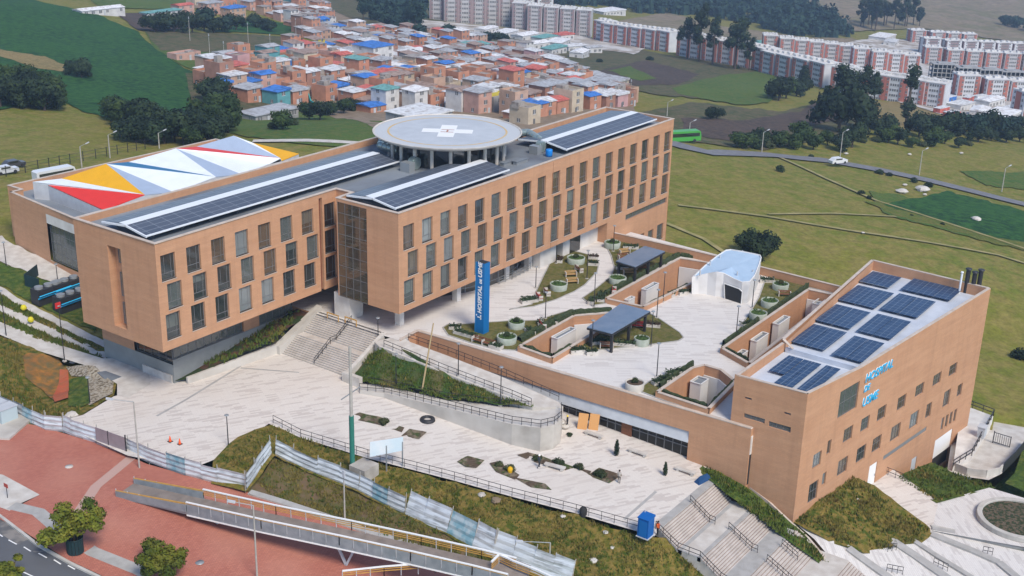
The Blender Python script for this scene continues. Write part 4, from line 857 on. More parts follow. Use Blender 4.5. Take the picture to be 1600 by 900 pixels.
sr=MB().use(M['wood']).box(PW(-46)+.5,PW(-46)+.55,-47.4,-45.9,-9.9,-8.1); sr.build('shop_door',None,PD)
sdw=MB().use(M['whitewall']).box(PW(-63.1)+.1,35.,-63.2,-63.05,-7,-4.6).use(M['dark']).box(PW(-63.1)+.2,35.,-63.19,-63.06,-11,-7); sdw.build('side_door',None,PD)
# courtyard wells: brick walls, floors and their low parapets
wi=0
for wpoly,fz in zip(WELLS,(-9,-9,-10,-10)):
    c_=[(p.x,p.y) for p in wpoly]; area=sum(c_[i][0]*c_[(i+1)%len(c_)][1]-c_[(i+1)%len(c_)][0]*c_[i][1] for i in range(len(c_)))
    if area<0: c_=c_[::-1]
    m=MB().use(M['brick'])
    for a,b in zip(c_,c_[1:]+c_[:1]):
        m.use(M['brick']).face([(*b,fz),(*a,fz),(*a,ZU+.75),(*b,ZU+.75)])     # facing inward
        d=(Vector((*b,0))-Vector((*a,0))).normalized(); o=Vector((d.y,-d.x,0))*.34; A=Vector((*a,0))+o-d*.3;B_=Vector((*b,0))+o+d*.3
        m.face([(A.x,A.y,ZU-.05),(B_.x,B_.y,ZU-.05),(B_.x,B_.y,ZU+.74),(A.x,A.y,ZU+.74)])
        m.use(M['coping']).bar(Vector((*a,ZU+.77))+o*.5,Vector((*b,ZU+.77))+o*.5,.44,.07)
    m.build('courtyard_wall',None,PD); MB().flat([(x,y,fz) for x,y in c_]).build('courtyard_floor',M['paleconc'],PD)
def shaft(px,py,w,l,z0,z1,ang,label):
    w*=.62; l*=1.05
    p=G(px,py,ZU+.75-0) if 0 else G(px,py,z1); E=empty('light_shaft',(p.x,p.y,z0),label,'light shaft','white shafts inside the sunken courtyards'); a=rad(ang)
    q=[(p.x+u*math.cos(a)-v*math.sin(a),p.y+u*math.sin(a)+v*math.cos(a)) for u,v in((-l/2,-w/2),(l/2,-w/2),(l/2,w/2),(-l/2,w/2))]
    MB().prism(q,z0,z1,top=False).build('shaft_wall',M['shaftw'],E)
    q2=[(p.x+u*math.cos(a)-v*math.sin(a),p.y+u*math.sin(a)+v*math.cos(a)) for u,v in((-l/2+.15,-w/2+.15),(l/2-.15,-w/2+.15),(l/2-.15,w/2-.15),(-l/2+.15,w/2-.15))]
    MB().flat([(x,y,z1-.25) for x,y in q2]).build('grille',M['roofdeck'],E); r=MB()
    for s,t in zip(q,q[1:]+q[:1]): r.bar((*s,z1),(*t,z1),.16,.1)
    r.build('rim',M['shaftw'],E)
sa=0; M['shaftw']=mat('shaft white paint',(.70,.70,.69),.8,(.62,.62,.61),.4)
for w_,i_,fz in ((WELL1,1,-9),(WELL1,2,-9),(WELL4,1,-10),(WELL2,1,-9),(WELL3,2,-10),(WELL3,3,-10)):     # white painted end walls low in the courtyards
    a=w_[i_];b2=w_[(i_+1)%len(w_)]; cc2=sum(w_,Vector())/len(w_); a_=a.lerp(cc2,.04);b_=b2.lerp(cc2,.04)
    MB().bar(Vector((a_.x,a_.y,(fz+ZU-.5)/2)),Vector((b_.x,b_.y,(fz+ZU-.5)/2)),.2,ZU-.5-fz).build('white_end_wall',M['shaftw'],PD)
shaft(1016,447,1.4,3.6,-9,ZU-.2,sa,'white shaft standing in the upper courtyard, nearest its brick wall')
shaft(984,466,1.1,1.8,-9,ZU-.9,sa,'small low white shaft at the left end of the upper courtyard')
shaft(881,520,1.6,4.4,-9,ZU-.1,sa,'white shaft in the middle courtyard beside the blue canopy')
shaft(1093,594,2.4,2.,-10,ZU-.4,sa,'white shaft in the small lower right courtyard')
shaft(1221,500,1.5,3.6,-10,ZU-.3,sa,'upper white shaft in the courtyard beside the right wing')
shaft(1187,526,1.5,3.6,-10,ZU-.6,sa,'middle white shaft in the courtyard beside the right wing')
shaft(1160,550,1.3,1.6,-10,ZU-1.,sa,'low white shaft at the near end of the courtyard beside the right wing')
shaft(1281,470,1.6,3.,-10,ZU-.3,sa,'rear white shaft in the courtyard beside the right wing')
# garden beds on the terrace
M['bed']=grassmat('terrace lawn',(.115,.115,.030),(.085,.095,.026),(.15,.13,.05),.4,1.6,.6)
M['hedge']=mat('low hedge',(.03,.05,.018),.9,(.055,.07,.03),2.,bump=1.2,bsc=3)
def bedp(pts,m='bed'):
    P=W2(pts,ZU); b=MB().use(M[m]).flat([(p.x,p.y,ZU+.06) for p in P]); b.use(M['band'])
    for a,c in zip(P,P[1:]+P[:1]): b.bar(a+Vector((0,0,.02)),c+Vector((0,0,.02)),.16,.16)
    tag(b.build('garden_bed'),kind='structure')
bedp([(692,512),(700,507),(721,507),(763,504),(794,502),(838,501),(880,488),(898,486),(822,537),(805,548),(775,546),(735,536),(700,524)])
bedp([(796,484),(831,476),(838,455),(850,430),(866,398),(895,392),(930,401),(936,412),(933,425),(913,446),(897,456),(870,468),(835,479)])
bedp([(943,377),(955,400),(960,418),(955,432),(930,452),(910,466),(925,478),(950,474),(952,463),(1062,400),(1108,407),(1112,402),(1040,385),(955,369)])
bedp([(870,553),(905,550),(1000,541),(1060,533),(1068,528),(1062,520),(1028,497),(1000,482),(965,492),(930,520)])
bedp([(1133,536),(1150,520),(1168,495),(1186,465),(1196,437),(1230,432),(1322,452),(1300,458),(1262,449),(1140,534)])
bedp([(995,610),(1015,596),(1040,588),(1082,572),(1030,609),(1045,622),(1105,640),(1097,643),(1042,628)])
bedp([(1050,462),(1062,450),(1085,446),(1080,458)])
def hedge(pts,w=.7,h=.75,label='',m='hedge',z=ZU):
    P=W2(pts,z); b=MB()
    Q=[P[0]]
    for a,c in zip(P,P[1:]):
        n=max(1,int((c-a).length/.5)); Q+=[a.lerp(c,k/n) for k in range(1,n+1)]
    R_=[]
    for i,q in enumerate(Q):
        d=Q[min(i+1,len(Q)-1)]-Q[max(i-1,0)]; d.normalize(); nn=Vector((-d.y,d.x,0)); j=lambda s: 1+.45*mnoise.noise(q*1.1+Vector((s,0,0)))
        R_.append([q-nn*w/2*j(1),q-nn*w*.42*j(2)+Vector((0,0,h*.8*j(3))),q+Vector((0,0,h*j(4))),q+nn*w*.42*j(5)+Vector((0,0,h*.8*j(6))),q+nn*w/2*j(7)])
    vs=[v for r in R_ for v in r]; fs=[(5*i+k,5*i+k+1,5*(i+1)+k+1,5*(i+1)+k) for i in range(len(R_)-1) for k in range(4)]
    b.raw(vs,fs); return tag(b.build('hedge',M[m]),label,'hedge')
hedge([(946,461),(1060,400)],label='dark hedge behind the long brick wall of the upper courtyard'); hedge([(1064,400),(1112,407)],label='short dark hedge at the back of the upper courtyard',h=.6)
hedge([(810,534),(894,490)],1.,.8,'dark hedge behind the brick wall of the middle courtyard'); hedge([(898,490),(955,485)],label='dark hedge beside the path at the top of the middle courtyard',h=.6)
hedge([(1004,482),(1075,446)],.5,.5,'thin hedge along the front of the upper courtyard'); hedge([(812,545),(862,563)],.5,.9,'thin hedge in front of the middle courtyard'); hedge([(864,562),(892,545)],.5,.9,'short hedge at the right corner of the middle courtyard')
hedge([(1030,607),(1082,571)],.4,.85,'thin dark hedge on the left edge of the lower right courtyard'); hedge([(1028,615),(1104,640)],.4,.85,'thin dark hedge on the near edge of the lower right courtyard'); hedge([(1108,640),(1147,600)],.4,.85,'thin dark hedge on the right edge of the lower right courtyard')
hedge([(1130,540),(1262,449)],.4,.85,'long thin hedge along the courtyard beside the right wing'); hedge([(1128,547),(1168,569)],.4,.85,'short hedge at the near end of the courtyard beside the right wing')
# ---------- ramp with its green triangle ----------
r1=lambda x,y: ZU-.03-np.maximum(0,-14.4-np.asarray(y,float))*.098
r2=lambda x,y: -6.15-(np.asarray(y,float)+41)*.053
RP=empty('access_ramp',(25,-27,-8),'pale folded wheelchair ramp around a triangular green bank, with thin railings','ramp')
def sheetmb(mb,pts,surf,thick=None,wallm=None,topm=None,zb=None):
    P=W2(pts,surf); mb.use(topm).flat([tuple(p) for p in P])
    if zb is not None:
        mb.use(wallm)
        c=[(p.x,p.y) for p in P]; area=sum(c[i][0]*c[(i+1)%len(c)][1]-c[(i+1)%len(c)][0]*c[i][1] for i in range(len(c)))
        if area<0: P=P[::-1]
        for a,b_ in zip(P,P[1:]+P[:1]): mb.face([(a.x,a.y,zb),(b_.x,b_.y,zb),tuple(b_),tuple(a)])
    return P
m=MB(); U=sheetmb(m,[(585,534),(592,541),(700,585),(800,623),(832,636),(880,636),(873,628),(778,586),(700,556),(640,534),(634,522)],r1,wallm=M['concrete'],topm=M['paleconc'],zb=-9.4)
m.build('upper_run',None,RP)
m=MB(); Lr=[(562,598),(620,607),(700,624),(780,634),(826,638),(832,634),(880,634),(877,655),(866,664),(845,669),(800,663),(700,638),(600,614),(562,611)]
U2=sheetmb(m,Lr,r2,wallm=M['concrete'],topm=M['paleconc'],zb=-9.9); m.build('lower_run',None,RP)
railing(MB(),[tuple(p) for p in W2([(600,542),(700,583),(800,621),(830,634)],r1)],1.,1.4).build('railing',M['blacksteel'],RP)
railing(MB(),[tuple(p) for p in W2([(638,532),(700,553),(778,583),(873,625)],r1)],1.,1.4).build('railing',M['blacksteel'],RP)
railing(MB(),[tuple(p) for p in W2([(562,610),(600,613),(700,637),(800,662),(845,668),(866,663),(877,654),(877,640)],r2)],1.,1.2).build('railing',M['blacksteel'],RP)
railing(MB(),[tuple(p) for p in W2([(575,600),(620,608),(700,625),(780,635),(826,639)],r2)],1.,1.4).build('railing',M['blacksteel'],RP)
tri=rbf([onz(592,543,r1),onz(646,563,r1),onz(700,586,r1),onz(750,605,r1),onz(800,624,r1),onz(832,637,r1),onz(562,598,r2),onz(620,606,r2),onz(700,623,r2),onz(780,633,r2),(572,560,-6.3),(555,578,-7.2)])
drape('green_triangle',[(588,541),(592,543),(700,587),(800,625),(833,637),(780,635),(700,626),(620,608),(560,599),(553,580),(572,556)],mat('green bank cover',(.035,.075,.015),.95,(.06,.10,.022),.8,1.,(.11,.10,.04),.35,bump=1.2,bsc=2.,contrast=(.45,.6)),.12,surf=tri,step=1.2,nz=.3)
# ================= LOWER RIGHT: STAIRS AND TERRACES =================
LS=empty('lower_stairs',(24,-66,-14),'broad pale stair descending from the plaza corner by the blue toilet, with grey landings','stairs')
m=MB(); x0,x1=17.4,30.6
def flight(mb,ya,yb,za,zb,n):
    for k in range(n):
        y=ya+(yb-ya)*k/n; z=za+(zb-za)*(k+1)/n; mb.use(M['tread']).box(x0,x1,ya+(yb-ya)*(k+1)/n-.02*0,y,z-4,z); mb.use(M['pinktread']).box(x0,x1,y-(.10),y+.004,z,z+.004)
zt0=float(zl(0,-59.8))
m.use(M['band']).box(x0,x1,-60.4,-58.9,zt0-1,zt0+.02)
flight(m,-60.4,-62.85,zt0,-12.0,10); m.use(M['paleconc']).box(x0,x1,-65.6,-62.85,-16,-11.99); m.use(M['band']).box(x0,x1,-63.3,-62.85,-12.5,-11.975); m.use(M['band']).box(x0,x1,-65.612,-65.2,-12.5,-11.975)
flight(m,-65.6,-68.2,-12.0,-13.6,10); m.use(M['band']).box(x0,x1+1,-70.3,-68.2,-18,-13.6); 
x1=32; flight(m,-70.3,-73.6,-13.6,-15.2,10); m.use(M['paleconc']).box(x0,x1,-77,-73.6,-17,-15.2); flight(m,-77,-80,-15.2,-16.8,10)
m.build('steps',None,LS)
for pts in ([(24.6,-60.3,zt0),(24.6,-62.9,-12),(24.6,-63.6,-12)],[(24.6,-65.3,-12),(24.6,-68.3,-13.6),(24.6,-69.,-13.6)],[(27.5,-70.6,-13.6),(27.5,-72.6,-14.6)],[(23.6,-70.6,-13.6),(23.6,-73.9,-15.2)]): railing(MB(),pts,.95,.8).build('handrail',M['blacksteel'],LS)
# hedge strip right of the stair, against the wing
hs=rbf([(1113,752,zt0),(1130,748,-10.3),(1160,775,-11.3),(1237,817,-14.2),(1200,812,-12.6),(1160,790,-11.6),(1250,850,-14.2),(1290,890,-15.6),(1270,850,-14.9),(1300,895,-16)])
drape('planted_strip',[(1080,722),(1095,720),(1135,746),(1170,765),(1195,785),(1237,818),(1262,840),(1285,868),(1300,892),(1290,892),(1270,872),(1238,852),(1218,835),(1200,818),(1180,803),(1147,783),(1115,757),(1100,745)],M['grass'],.14,surf=hs,step=1.5,nz=.3)
k=MB()
for a,b in zip(*[W2([(1165,758),(1200,785),(1237,820),(1262,842),(1284,868),(1300,892)],hs)[s:] for s in(0,1)]): k.bar(a,b,.25,.5)
tag(k.build('kerb',M['coping']),kind='structure')
# terraces
tp=rbf([(1245,818,-14.3),(1300,850,-15.2),(1290,895,-16),(1330,862,-16),(1400,900,-17.3),(1440,850,-17.4),(1500,890,-18),(1600,895,-18.4),(1456,832,-17.5),(1620,860,-17.8),(1350,925,-17.2)])
drape('lower_terrace',[(1246,820),(1290,840),(1345,862),(1440,846),(1456,826),(1640,870),(1640,960),(1250,960),(1310,897),(1294,868),(1272,842)],M['pavesteps'],0,surf=tp,step=2)
Z17=zc(-17.35)
pj=rbf([(1360,757,-16.9),(1386,733,-16.9),(1465,785,-17.3),(1455,830,-17.4)])
drape('entry_path',[(1352,752),(1370,728),(1390,730),(1466,784),(1456,832)],M['pave'],.02,surf=pj,step=2)
drape('round_plaza',[(1464,784),(1546,762),(1640,790),(1660,880),(1600,855),(1456,829)],M['pavesteps'],.01,surf=Z17,step=4)
for pts,w in (([(1325,858),(1352,878),(1390,905)],1.1),([(1395,847),(1430,870),(1480,905)],1.2),([(1455,836),(1520,862),(1560,880),(1590,905)],1.),([(1456,826),(1530,842),(1610,858)],.9),([(1430,848),(1460,868),(1520,905)],.7),([(1230,838),(1205,870),(1225,905)],1.)):
    P=W2(pts,tp); b=MB()
    for a,c in zip(P,P[1:]): b.bar(a+Vector((0,0,.05)),c+Vector((0,0,.05)),w,.4)
    tag(b.build('step_band',M['band']),kind='structure')
    b=MB()
    for a,c in zip(P,P[1:]): b.bar(a+Vector((.35,.25,.16)),c+Vector((.35,.25,.16)),w*.35,.2)
    tag(b.build('step_edge',M['stonekerb']),kind='structure')
# mounds
wb=onplane(1332,743,(34,-69.1,0),-AL)
m1=rbf([(1240,816,-14.35),(1300,846,-15.2),(1345,862,-16.2),(1375,864,-16.9),(1430,850,-17.3),(1452,832,-17.3),(1362,757,-16.9),((wb.x,wb.y,wb.z),0,None),(1290,790,-13.6),(1340,800,-15.1),(1395,810,-16.2)])
drape('grass_mound',[(1236,815),(1332,738),(1361,757),(1400,785),(1452,826),(1456,836),(1440,848),(1400,852),(1375,864),(1350,866),(1300,848),(1262,832)],M['slope'],.05,surf=m1,step=1.3,nz=.35)
m2=rbf([(1405,755,-17.1),(1465,783,-17.2),(1545,762,-17.4),(1500,742,-18.2),(1455,725,-18),(1420,740,-17.2)])
drape('grass_mound',[(1398,748),(1415,738),(1455,722),(1480,735),(1520,750),(1556,762),(1464,786)],M['grass'],.02,surf=m2,step=1.5,nz=.25)
PL=empty('round_planter',tuple(G(1592,815,-17.3)),'large round planter with white stone rim in the lower right plaza','planter')
c0=G(1592,815,-17.3); MB().lathe(c0,[(5.,0),(5.,.55),(4.95,.6),(4.4,.6),(4.35,.55),(4.35,.2)],48,False).build('rim',M['stonekerb'],PL)
MB().lathe(c0,[(4.36,.35),(2.6,.42),(.001,.45)],40,False).build('soil',mat('planted soil',(.13,.10,.065),.95,(.035,.05,.02),2.2,bump=1.,contrast=(.45,.55)),PL)
# service yard behind the wing
sy=rbf([(1490,728,-19.5),(1555,760,-18.4),(1600,740,-19),(1600,690,-20),(1540,690,-20),(1500,640,-21),(1560,620,-22.5),(1600,620,-22.5),(1510,590,-22.5),(1600,760,-18.4)])
drape('service_road',[(1480,735),(1500,600),(1515,588),(1660,622),(1660,690),(1600,695),(1565,740),(1545,750),(1510,745)],M['paleconc'],0,surf=sy,step=4)
drape('access_road',[(1505,585),(1515,582),(1660,618),(1660,636),(1510,597)],M['farasphalt'],.1,surf=sy,step=5)
drape('lawn',[(1600,695),(1660,680),(1660,790),(1600,768),(1570,755),(1585,740)],M['grass'],.05,surf=sy,step=4)
def wallstrip(pts,surf,h,t,m,name,label,cat,up=0):
    P=W2(pts,surf); b=MB()
    for a,c in zip(P,P[1:]): b.bar(a+Vector((0,0,h/2+up)),c+Vector((0,0,h/2+up)),t,h)
    return tag(b.build(name,m),label,cat)
wallstrip([(1487,733),(1510,742),(1540,746),(1560,742),(1566,736)],sy,1.1,.2,M['paleconc'],'curved_wall','low curved concrete wall at the bend of the service road','wall')
wallstrip([(1567,738),(1585,720),(1604,697)],sy,1.5,.1,M['blacksteel'],'screen_fence','black mesh screen fence along the right edge of the service road','fence')
U_=empty('loading_deck',tuple(G(1510,690,-20)),'white walled loading deck behind the far end of the right wing','loading deck')
P=[G(1489,730,-18.6),G(1518,712,-18.6),G(1552,650,-18.6),G(1503,632,-18.6)]
MB().prism([(p.x,p.y) for p in P],-24,-18.6).build('deck_wall',M['whitewall'],U_)
railing(MB(),[tuple(P[0]),tuple(P[1]),tuple(P[2]),tuple(P[3])],1.1,1.6,.06).build('railing',M['blacksteel'],U_)
p=G(1533,682,-18.6); tag(MB().box(p.x-.6,p.x+.6,p.y-.5,p.y+.5,-18.6,-17.).box(p.x-.7,p.x+.7,p.y-.6,p.y+.6,-17,-16.9).build('service_cabinet',M['greypanel']),'pale service cabinet by the railing of the loading deck','cabinet')
gp=G(1551,692,sy); ge=G(1577,700,sy); g=empty('metal_gate',tuple(gp),'open black barred gate standing on the service road','gate'); b=MB()
for z in(.2,1.7): b.bar(gp+Vector((0,0,z)),ge+Vector((0,0,z)),.08,.08)
for k in range(9): q=gp.lerp(ge,k/8); b.bar(q+Vector((0,0,.2)),q+Vector((0,0,1.7)),.05,.05)
b.build('bars',M['blacksteel'],g); MB().bar(gp,gp+Vector((0,0,1.9)),.12,.12).bar(ge+Vector((0,0,.1)),ge+Vector((0,0,1.8)),.1,.1).build('post',M['blacksteel'],g)
# handrails on terraces
for i,(pts,l) in enumerate((([(1385,893),(1410,898)],'leftmost short handrail on the lower right terraces'),([(1458,883),(1480,893)],'short handrail in the middle of the lower right terraces'),([(1535,865),(1550,868)],'short handrail below the round planter'),([(1387,862),(1400,860)],'small handrail at the foot of the grass mound'))):
    P=W2(pts,tp); o=railing(MB(),[tuple(a) for a in P],1.,.6).build('handrail',M['blacksteel']); tag(o,l,'handrail','short handrails on the lower terraces')
P=W2([(1376,738),(1410,752)],pj); tag(railing(MB(),[tuple(a) for a in P],1.1,1.2).build('handrail',M['blacksteel']),'black railing beside the path to the white door','handrail')
o=railing(MB(),[tuple(p) for p in W2([(427,661),(470,683),(575,715),(710,750),(800,775),(900,801),(1000,829)],zl)],1.05,1.5,.03).build('plaza_railing',M['blacksteel']); tag(o,'long thin railing along the grassy edge of the lower plaza','railing')
o=railing(MB(),[(17.2,-60,zt0),(17.2,-62.9,-12),(17.2,-65.6,-12),(17.2,-68.2,-13.6),(17.2,-72,-14.5)],1.,1.1,.035).build('stair_railing',M['blacksteel']); tag(o,'thin railing down the left side of the lower stair','railing')
# ================= VEGETATION KIT =================
def leafmat(name,a,b,c):
    m=mat(name,a,.7,b,.9,1.,c,.25,coord='pos',spec=.15,rand=.16,contrast=(.42,.58)); 
    return m
M['lf_fore']=leafmat('broad glossy leaves',(.11,.13,.014),(.17,.165,.022),(.05,.075,.012)); M['lf_mid']=leafmat('mid green foliage',(.035,.062,.016),(.055,.085,.022),(.022,.042,.014))
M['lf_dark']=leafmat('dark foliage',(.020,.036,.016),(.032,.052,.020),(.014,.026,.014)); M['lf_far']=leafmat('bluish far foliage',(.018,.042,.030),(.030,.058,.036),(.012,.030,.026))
M['lf_bush']=leafmat('dry bush foliage',(.045,.06,.022),(.07,.075,.03),(.03,.045,.018)); M['bark']=mat('bark',(.10,.075,.055),.9,(.06,.045,.035),3.)
def crownmesh(blobs,n,leaf,seed,fill=.55,core=.62):
    r=random.Random(seed); m=MB(); tot=sum(b[3]**2 for b in blobs)
    for bx,by,bz,br,*sq in blobs:
        s=sq[0] if sq else 1.
        k=int(n*br*br/tot)
        for _ in range(k):
            u=r.uniform(-1,1);a=r.uniform(0,2*PI);q=math.sqrt(1-u*u); d=Vector((q*math.cos(a),q*math.sin(a),u)); rr=br*(r.uniform(fill,1.06)**.6)
            c=Vector((bx,by,bz))+Vector((d.x*rr,d.y*rr,d.z*rr*s)); nn=(d+Vector((r.uniform(-.8,.8),r.uniform(-.8,.8),r.uniform(-.4,.9)))).normalized()
            t=nn.cross(Vector((r.uniform(-1,1),r.uniform(-1,1),r.uniform(-1,1)))).normalized(); w=nn.cross(t); L=leaf*r.uniform(.6,1.3)
            m.face([c-t*L*.5,c+w*L*.32,c+t*L*.5,c-w*L*.32])
    for bx,by,bz,br,*sq in blobs:   # inner mass of the crown
        s=sq[0] if sq else 1.; vs=[];N=7
        prof=[(math.sin(PI*i/5),-math.cos(PI*i/5)) for i in range(6)]
        for i,(pr_,pz) in enumerate(prof):
            for k in range(N):
                j=core+.16*mnoise.noise(Vector((bx+i*1.7,by+k*1.3,seed))); vs.append((bx+br*j*pr_*math.cos(2*PI*k/N),by+br*j*pr_*math.sin(2*PI*k/N),bz+br*j*pz*s))
        m.raw(vs,[(i*N+k,i*N+(k+1)%N,(i+1)*N+(k+1)%N,(i+1)*N+k) for i in range(5) for k in range(N)])
    return m
def trunkmesh(h,r,limbs=(),seed=1):
    m=MB(); m.tube((0,0,-.6),(0,0,h),r,r*.6,8)
    for x,y,z in limbs: m.tube((0,0,h*.75),(x,y,z),r*.5,r*.18,6)
    return m
def _mesh(mb,name,m):
    o=mb.build(name,m,origin=(0,0,0)); d=o.data; bpy.data.objects.remove(o); return d
def rblobs(seed,n,R,h0,h1,br,sq=.8):
    r=random.Random(seed); out=[(0,0,(h0+h1)/2,br*1.15,sq)]
    for _ in range(n): a=r.uniform(0,2*PI); q=R*r.uniform(.45,1); z=r.uniform(h0,h1); out.append((q*math.cos(a),q*math.sin(a),z,br*r.uniform(.6,1),sq))
    return out
TR={}
def proto(key,blobs,n,leaf,seed,lm,th,tr,limbs=None,fill=.55):
    limbs=limbs if limbs is not None else [(b[0]*.9,b[1]*.9,b[2]) for b in blobs[1:6]]
    TR[key]=(_mesh(crownmesh(blobs,n,leaf,seed,fill),'crown',M[lm]),_mesh(trunkmesh(th,tr,limbs),'trunk',M['bark']))
proto('round1',rblobs(1,6,2.0,3.2,5.2,1.9),900,.62,1,'lf_mid',3.2,.25); proto('round2',rblobs(2,7,2.3,3.,5.6,1.8),900,.62,2,'lf_dark',3.2,.25); proto('round3',rblobs(3,5,1.7,3.2,5.8,2.),850,.6,3,'lf_mid',3.4,.22)
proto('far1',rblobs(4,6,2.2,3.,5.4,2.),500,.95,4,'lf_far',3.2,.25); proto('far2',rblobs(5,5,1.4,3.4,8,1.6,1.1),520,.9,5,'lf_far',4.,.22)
proto('cypress',[(0,0,2.,1.5,1.3),(0,0,4.,1.5,1.3),(0,0,6,1.15,1.3),(0,0,7.6,.75,1.4)],900,.6,6,'lf_dark',2,.2,limbs=[])
proto('tall1',[(0,0,12.5,1.8,1.2),(1.6,.5,11,1.5),(-1.4,.6,10,1.6),(.8,-1.3,8.6,1.4),(-1.8,-.8,7,1.3),(1.9,-.3,6.4,1.1),(0,.9,14.4,1.1,1.3),(-.5,-1.2,12.,1.2)],1100,.66,7,'lf_dark',12,.28)
proto('tall2',[(0,0,10.5,2.2,1.),(2.2,.4,9,1.7),(-2.1,.5,9.4,1.7),(.6,-1.7,7.6,1.5),(-2.6,-.6,6.4,1.4),(3.1,-.2,7,1.3),(.2,1.2,12.3,1.5,1.1)],1200,.68,8,'lf_dark',10,.3)
proto('twisted',[(0,.2,13.,1.5,1.4),(.9,0,11.2,1.4),(-.9,.2,10.2,1.2,1.3),(1.6,0,5.2,1.5,.8),(-1.8,.3,4.2,1.,.8),(2.6,0,3.6,.9),(-.4,0,6.2,.9)],900,.6,9,'lf_dark',12.5,.28)
proto('bush',[(0,0,.8,1.1,.8),(.8,.3,.6,.8,.8),(-.7,.2,.6,.85,.8),(.1,-.7,.6,.7,.8)],380,.42,10,'lf_bush',.6,.08,limbs=[]); proto('bushd',[(0,0,.9,1.2,.8),(.9,.3,.7,.9,.8),(-.8,.2,.7,.9,.8)],380,.45,11,'lf_dark',.6,.08,limbs=[])
def tree(key,p,s,label,group=None,name='tree',sz=None,cat='tree',rz=None):
    E=empty(name,tuple(p),label,cat,group,rz=RND.uniform(0,6.28) if rz is None else rz); E.scale=(s,s,sz or s)
    for nm,me in zip(('crown','trunk'),TR[key]): o=bpy.data.objects.new(nm,me); COL.objects.link(o); o.parent=E
    return E
# three street trees in the foreground
r_=random.Random(4)
def fore(px,py,R,h,seed,label,lm='lf_fore'):
    p=G(px,py,zr); bl=[(0,0,h*.62,R*.5,.62)]
    rr=random.Random(seed)
    for k in range(14): a=2*PI*k/14+rr.uniform(-.3,.3);q=R*rr.uniform(.3,.85); bl.append((q*math.cos(a),q*math.sin(a),h*rr.uniform(.46,.86),R*rr.uniform(.15,.32),.75))
    E=empty('street_tree',tuple(p),label,'tree','street trees on the red brick plaza'); o=crownmesh(bl,4600,.36,seed,.3,.36).build('crown',M[lm],origin=(0,0,0)); o.location=(0,0,0);o.parent=E
    o=trunkmesh(h*.5,.16,[(b[0],b[1],b[2]) for b in bl[1:8]]).build('trunk',M['bark'],origin=(0,0,0)); o.parent=E; return p
pt=fore(118,862,3.6,5.3,21,'wide green street tree standing above the dark green planter box')
fore(257,902,3.,3.6,22,'round green street tree at the bottom edge of the brick plaza'); fore(8,925,2.6,3.2,23,'partly visible street tree in the bottom left corner beside the road')
g_=empty('tree_guard',tuple(pt),'dark teal planter box around the trunk of the wide street tree','planter box')
M['teal']=mat('dark teal metal',(.012,.035,.04),.6); b=MB()
for k in range(16): a=2*PI*k/16; b.bar((pt.x+.8*math.cos(a),pt.y+.8*math.sin(a),pt.z),(pt.x+.8*math.cos(a),pt.y+.8*math.sin(a),pt.z+1.7),.28,.05,up=(math.cos(a),math.sin(a),0))
b.build('slats',M['teal'],g_); MB().lathe(pt,[(.86,1.6),(.9,1.62),(.9,1.7),(.78,1.7)],16).build('rim',M['teal'],g_)
# ================= FOREGROUND STRUCTURES =================
# corrugated sheet hoarding
def corr():
    m=mat('weathered zinc sheet',(.44,.46,.47),.5,(.33,.36,.37),1.1,1.,(.58,.62,.64),.6,metal=.25,contrast=(.42,.6),coord='pos'); 
    n=m.node_tree.nodes;L=m.node_tree.links;b=n['Principled BSDF'];src=b.inputs['Base Color'].links[0].from_socket;g=n.new('ShaderNodeNewGeometry');mp=n.new('ShaderNodeMapping'); mp.inputs['Scale'].default_value=(.35,.35,5); L.new(g.outputs['Position'],mp.inputs[0]); t=n.new('ShaderNodeTexNoise'); t.inputs['Scale'].default_value=1.; t.inputs['Detail'].default_value=4; L.new(mp.outputs[0],t.inputs['Vector']); r=n.new('ShaderNodeMapRange'); r.inputs[1].default_value=.46;r.inputs[2].default_value=.58; L.new(t.outputs[0],r.inputs[0]); x=n.new('ShaderNodeMix');x.data_type='RGBA';L.new(r.outputs[0],x.inputs[0]);L.new(src,x.inputs[6]);x.inputs[7].default_value=(.64,.69,.72,1);L.new(x.outputs[2],b.inputs['Base Color']); return m
M['zinc']=corr(); M['zincb']=mat('blue painted zinc',(.16,.30,.36),.6,(.34,.42,.45),1.2,contrast=(.4,.6)); M['graffiti']=mat('faded paint',(.08,.22,.24),.6,(.04,.10,.10),4.)
def hoard(pts,label,lean=0.,seed=1,h=2.1):
    r=random.Random(seed); P=pts; E=empty('zinc_hoarding',tuple(P[0]),label,'hoarding','zinc hoarding sections round the site')
    for a,c in zip(P,P[1:]):
        L=(c-a).length; n=max(1,round(L/2.4)); d=(c-a)/n; nn=Vector((d.y,-d.x,0)).normalized()
        for k in range(n):
            s=a+d*k; e=a+d*(k+1)*1.0; hh=h*r.uniform(.93,1.06); off=nn*(.05*(k%2)); w=(e-s).length; nc=max(6,int(w/.2)); ud=(e-s)/nc; tip=nn*(-lean+r.uniform(-.06,.06)); sag=r.uniform(-.08,.05)
            vs=[];
            for zi in range(8):
                f_=zi/7
                for u in range(2): 
                    q=s+(e-s)*u+off+tip*f_*hh+Vector((0,0,hh*f_+(sag if u else 0)*f_))+nn*(.045*(1 if zi%2 else -1)); vs.append(q)
            fs=[(2*i,2*i+1,2*i+3,2*i+2) for i in range(7)]
            m=MB().raw(vs,fs).raw([v-nn*.02 for v in vs],[f[::-1] for f in fs]); m.build('sheet',M['zinc'] if r.random()<.9 else M['zincb'],E)
        for k in range(n+1):
            s=a+d*k-nn*.12; MB().tube(s-Vector((0,0,.3)),s+Vector((0,0,h+r.uniform(.1,.4)))+nn*(-lean*h),.05,n=6).build('post',M['poleconc'],E)
    return E
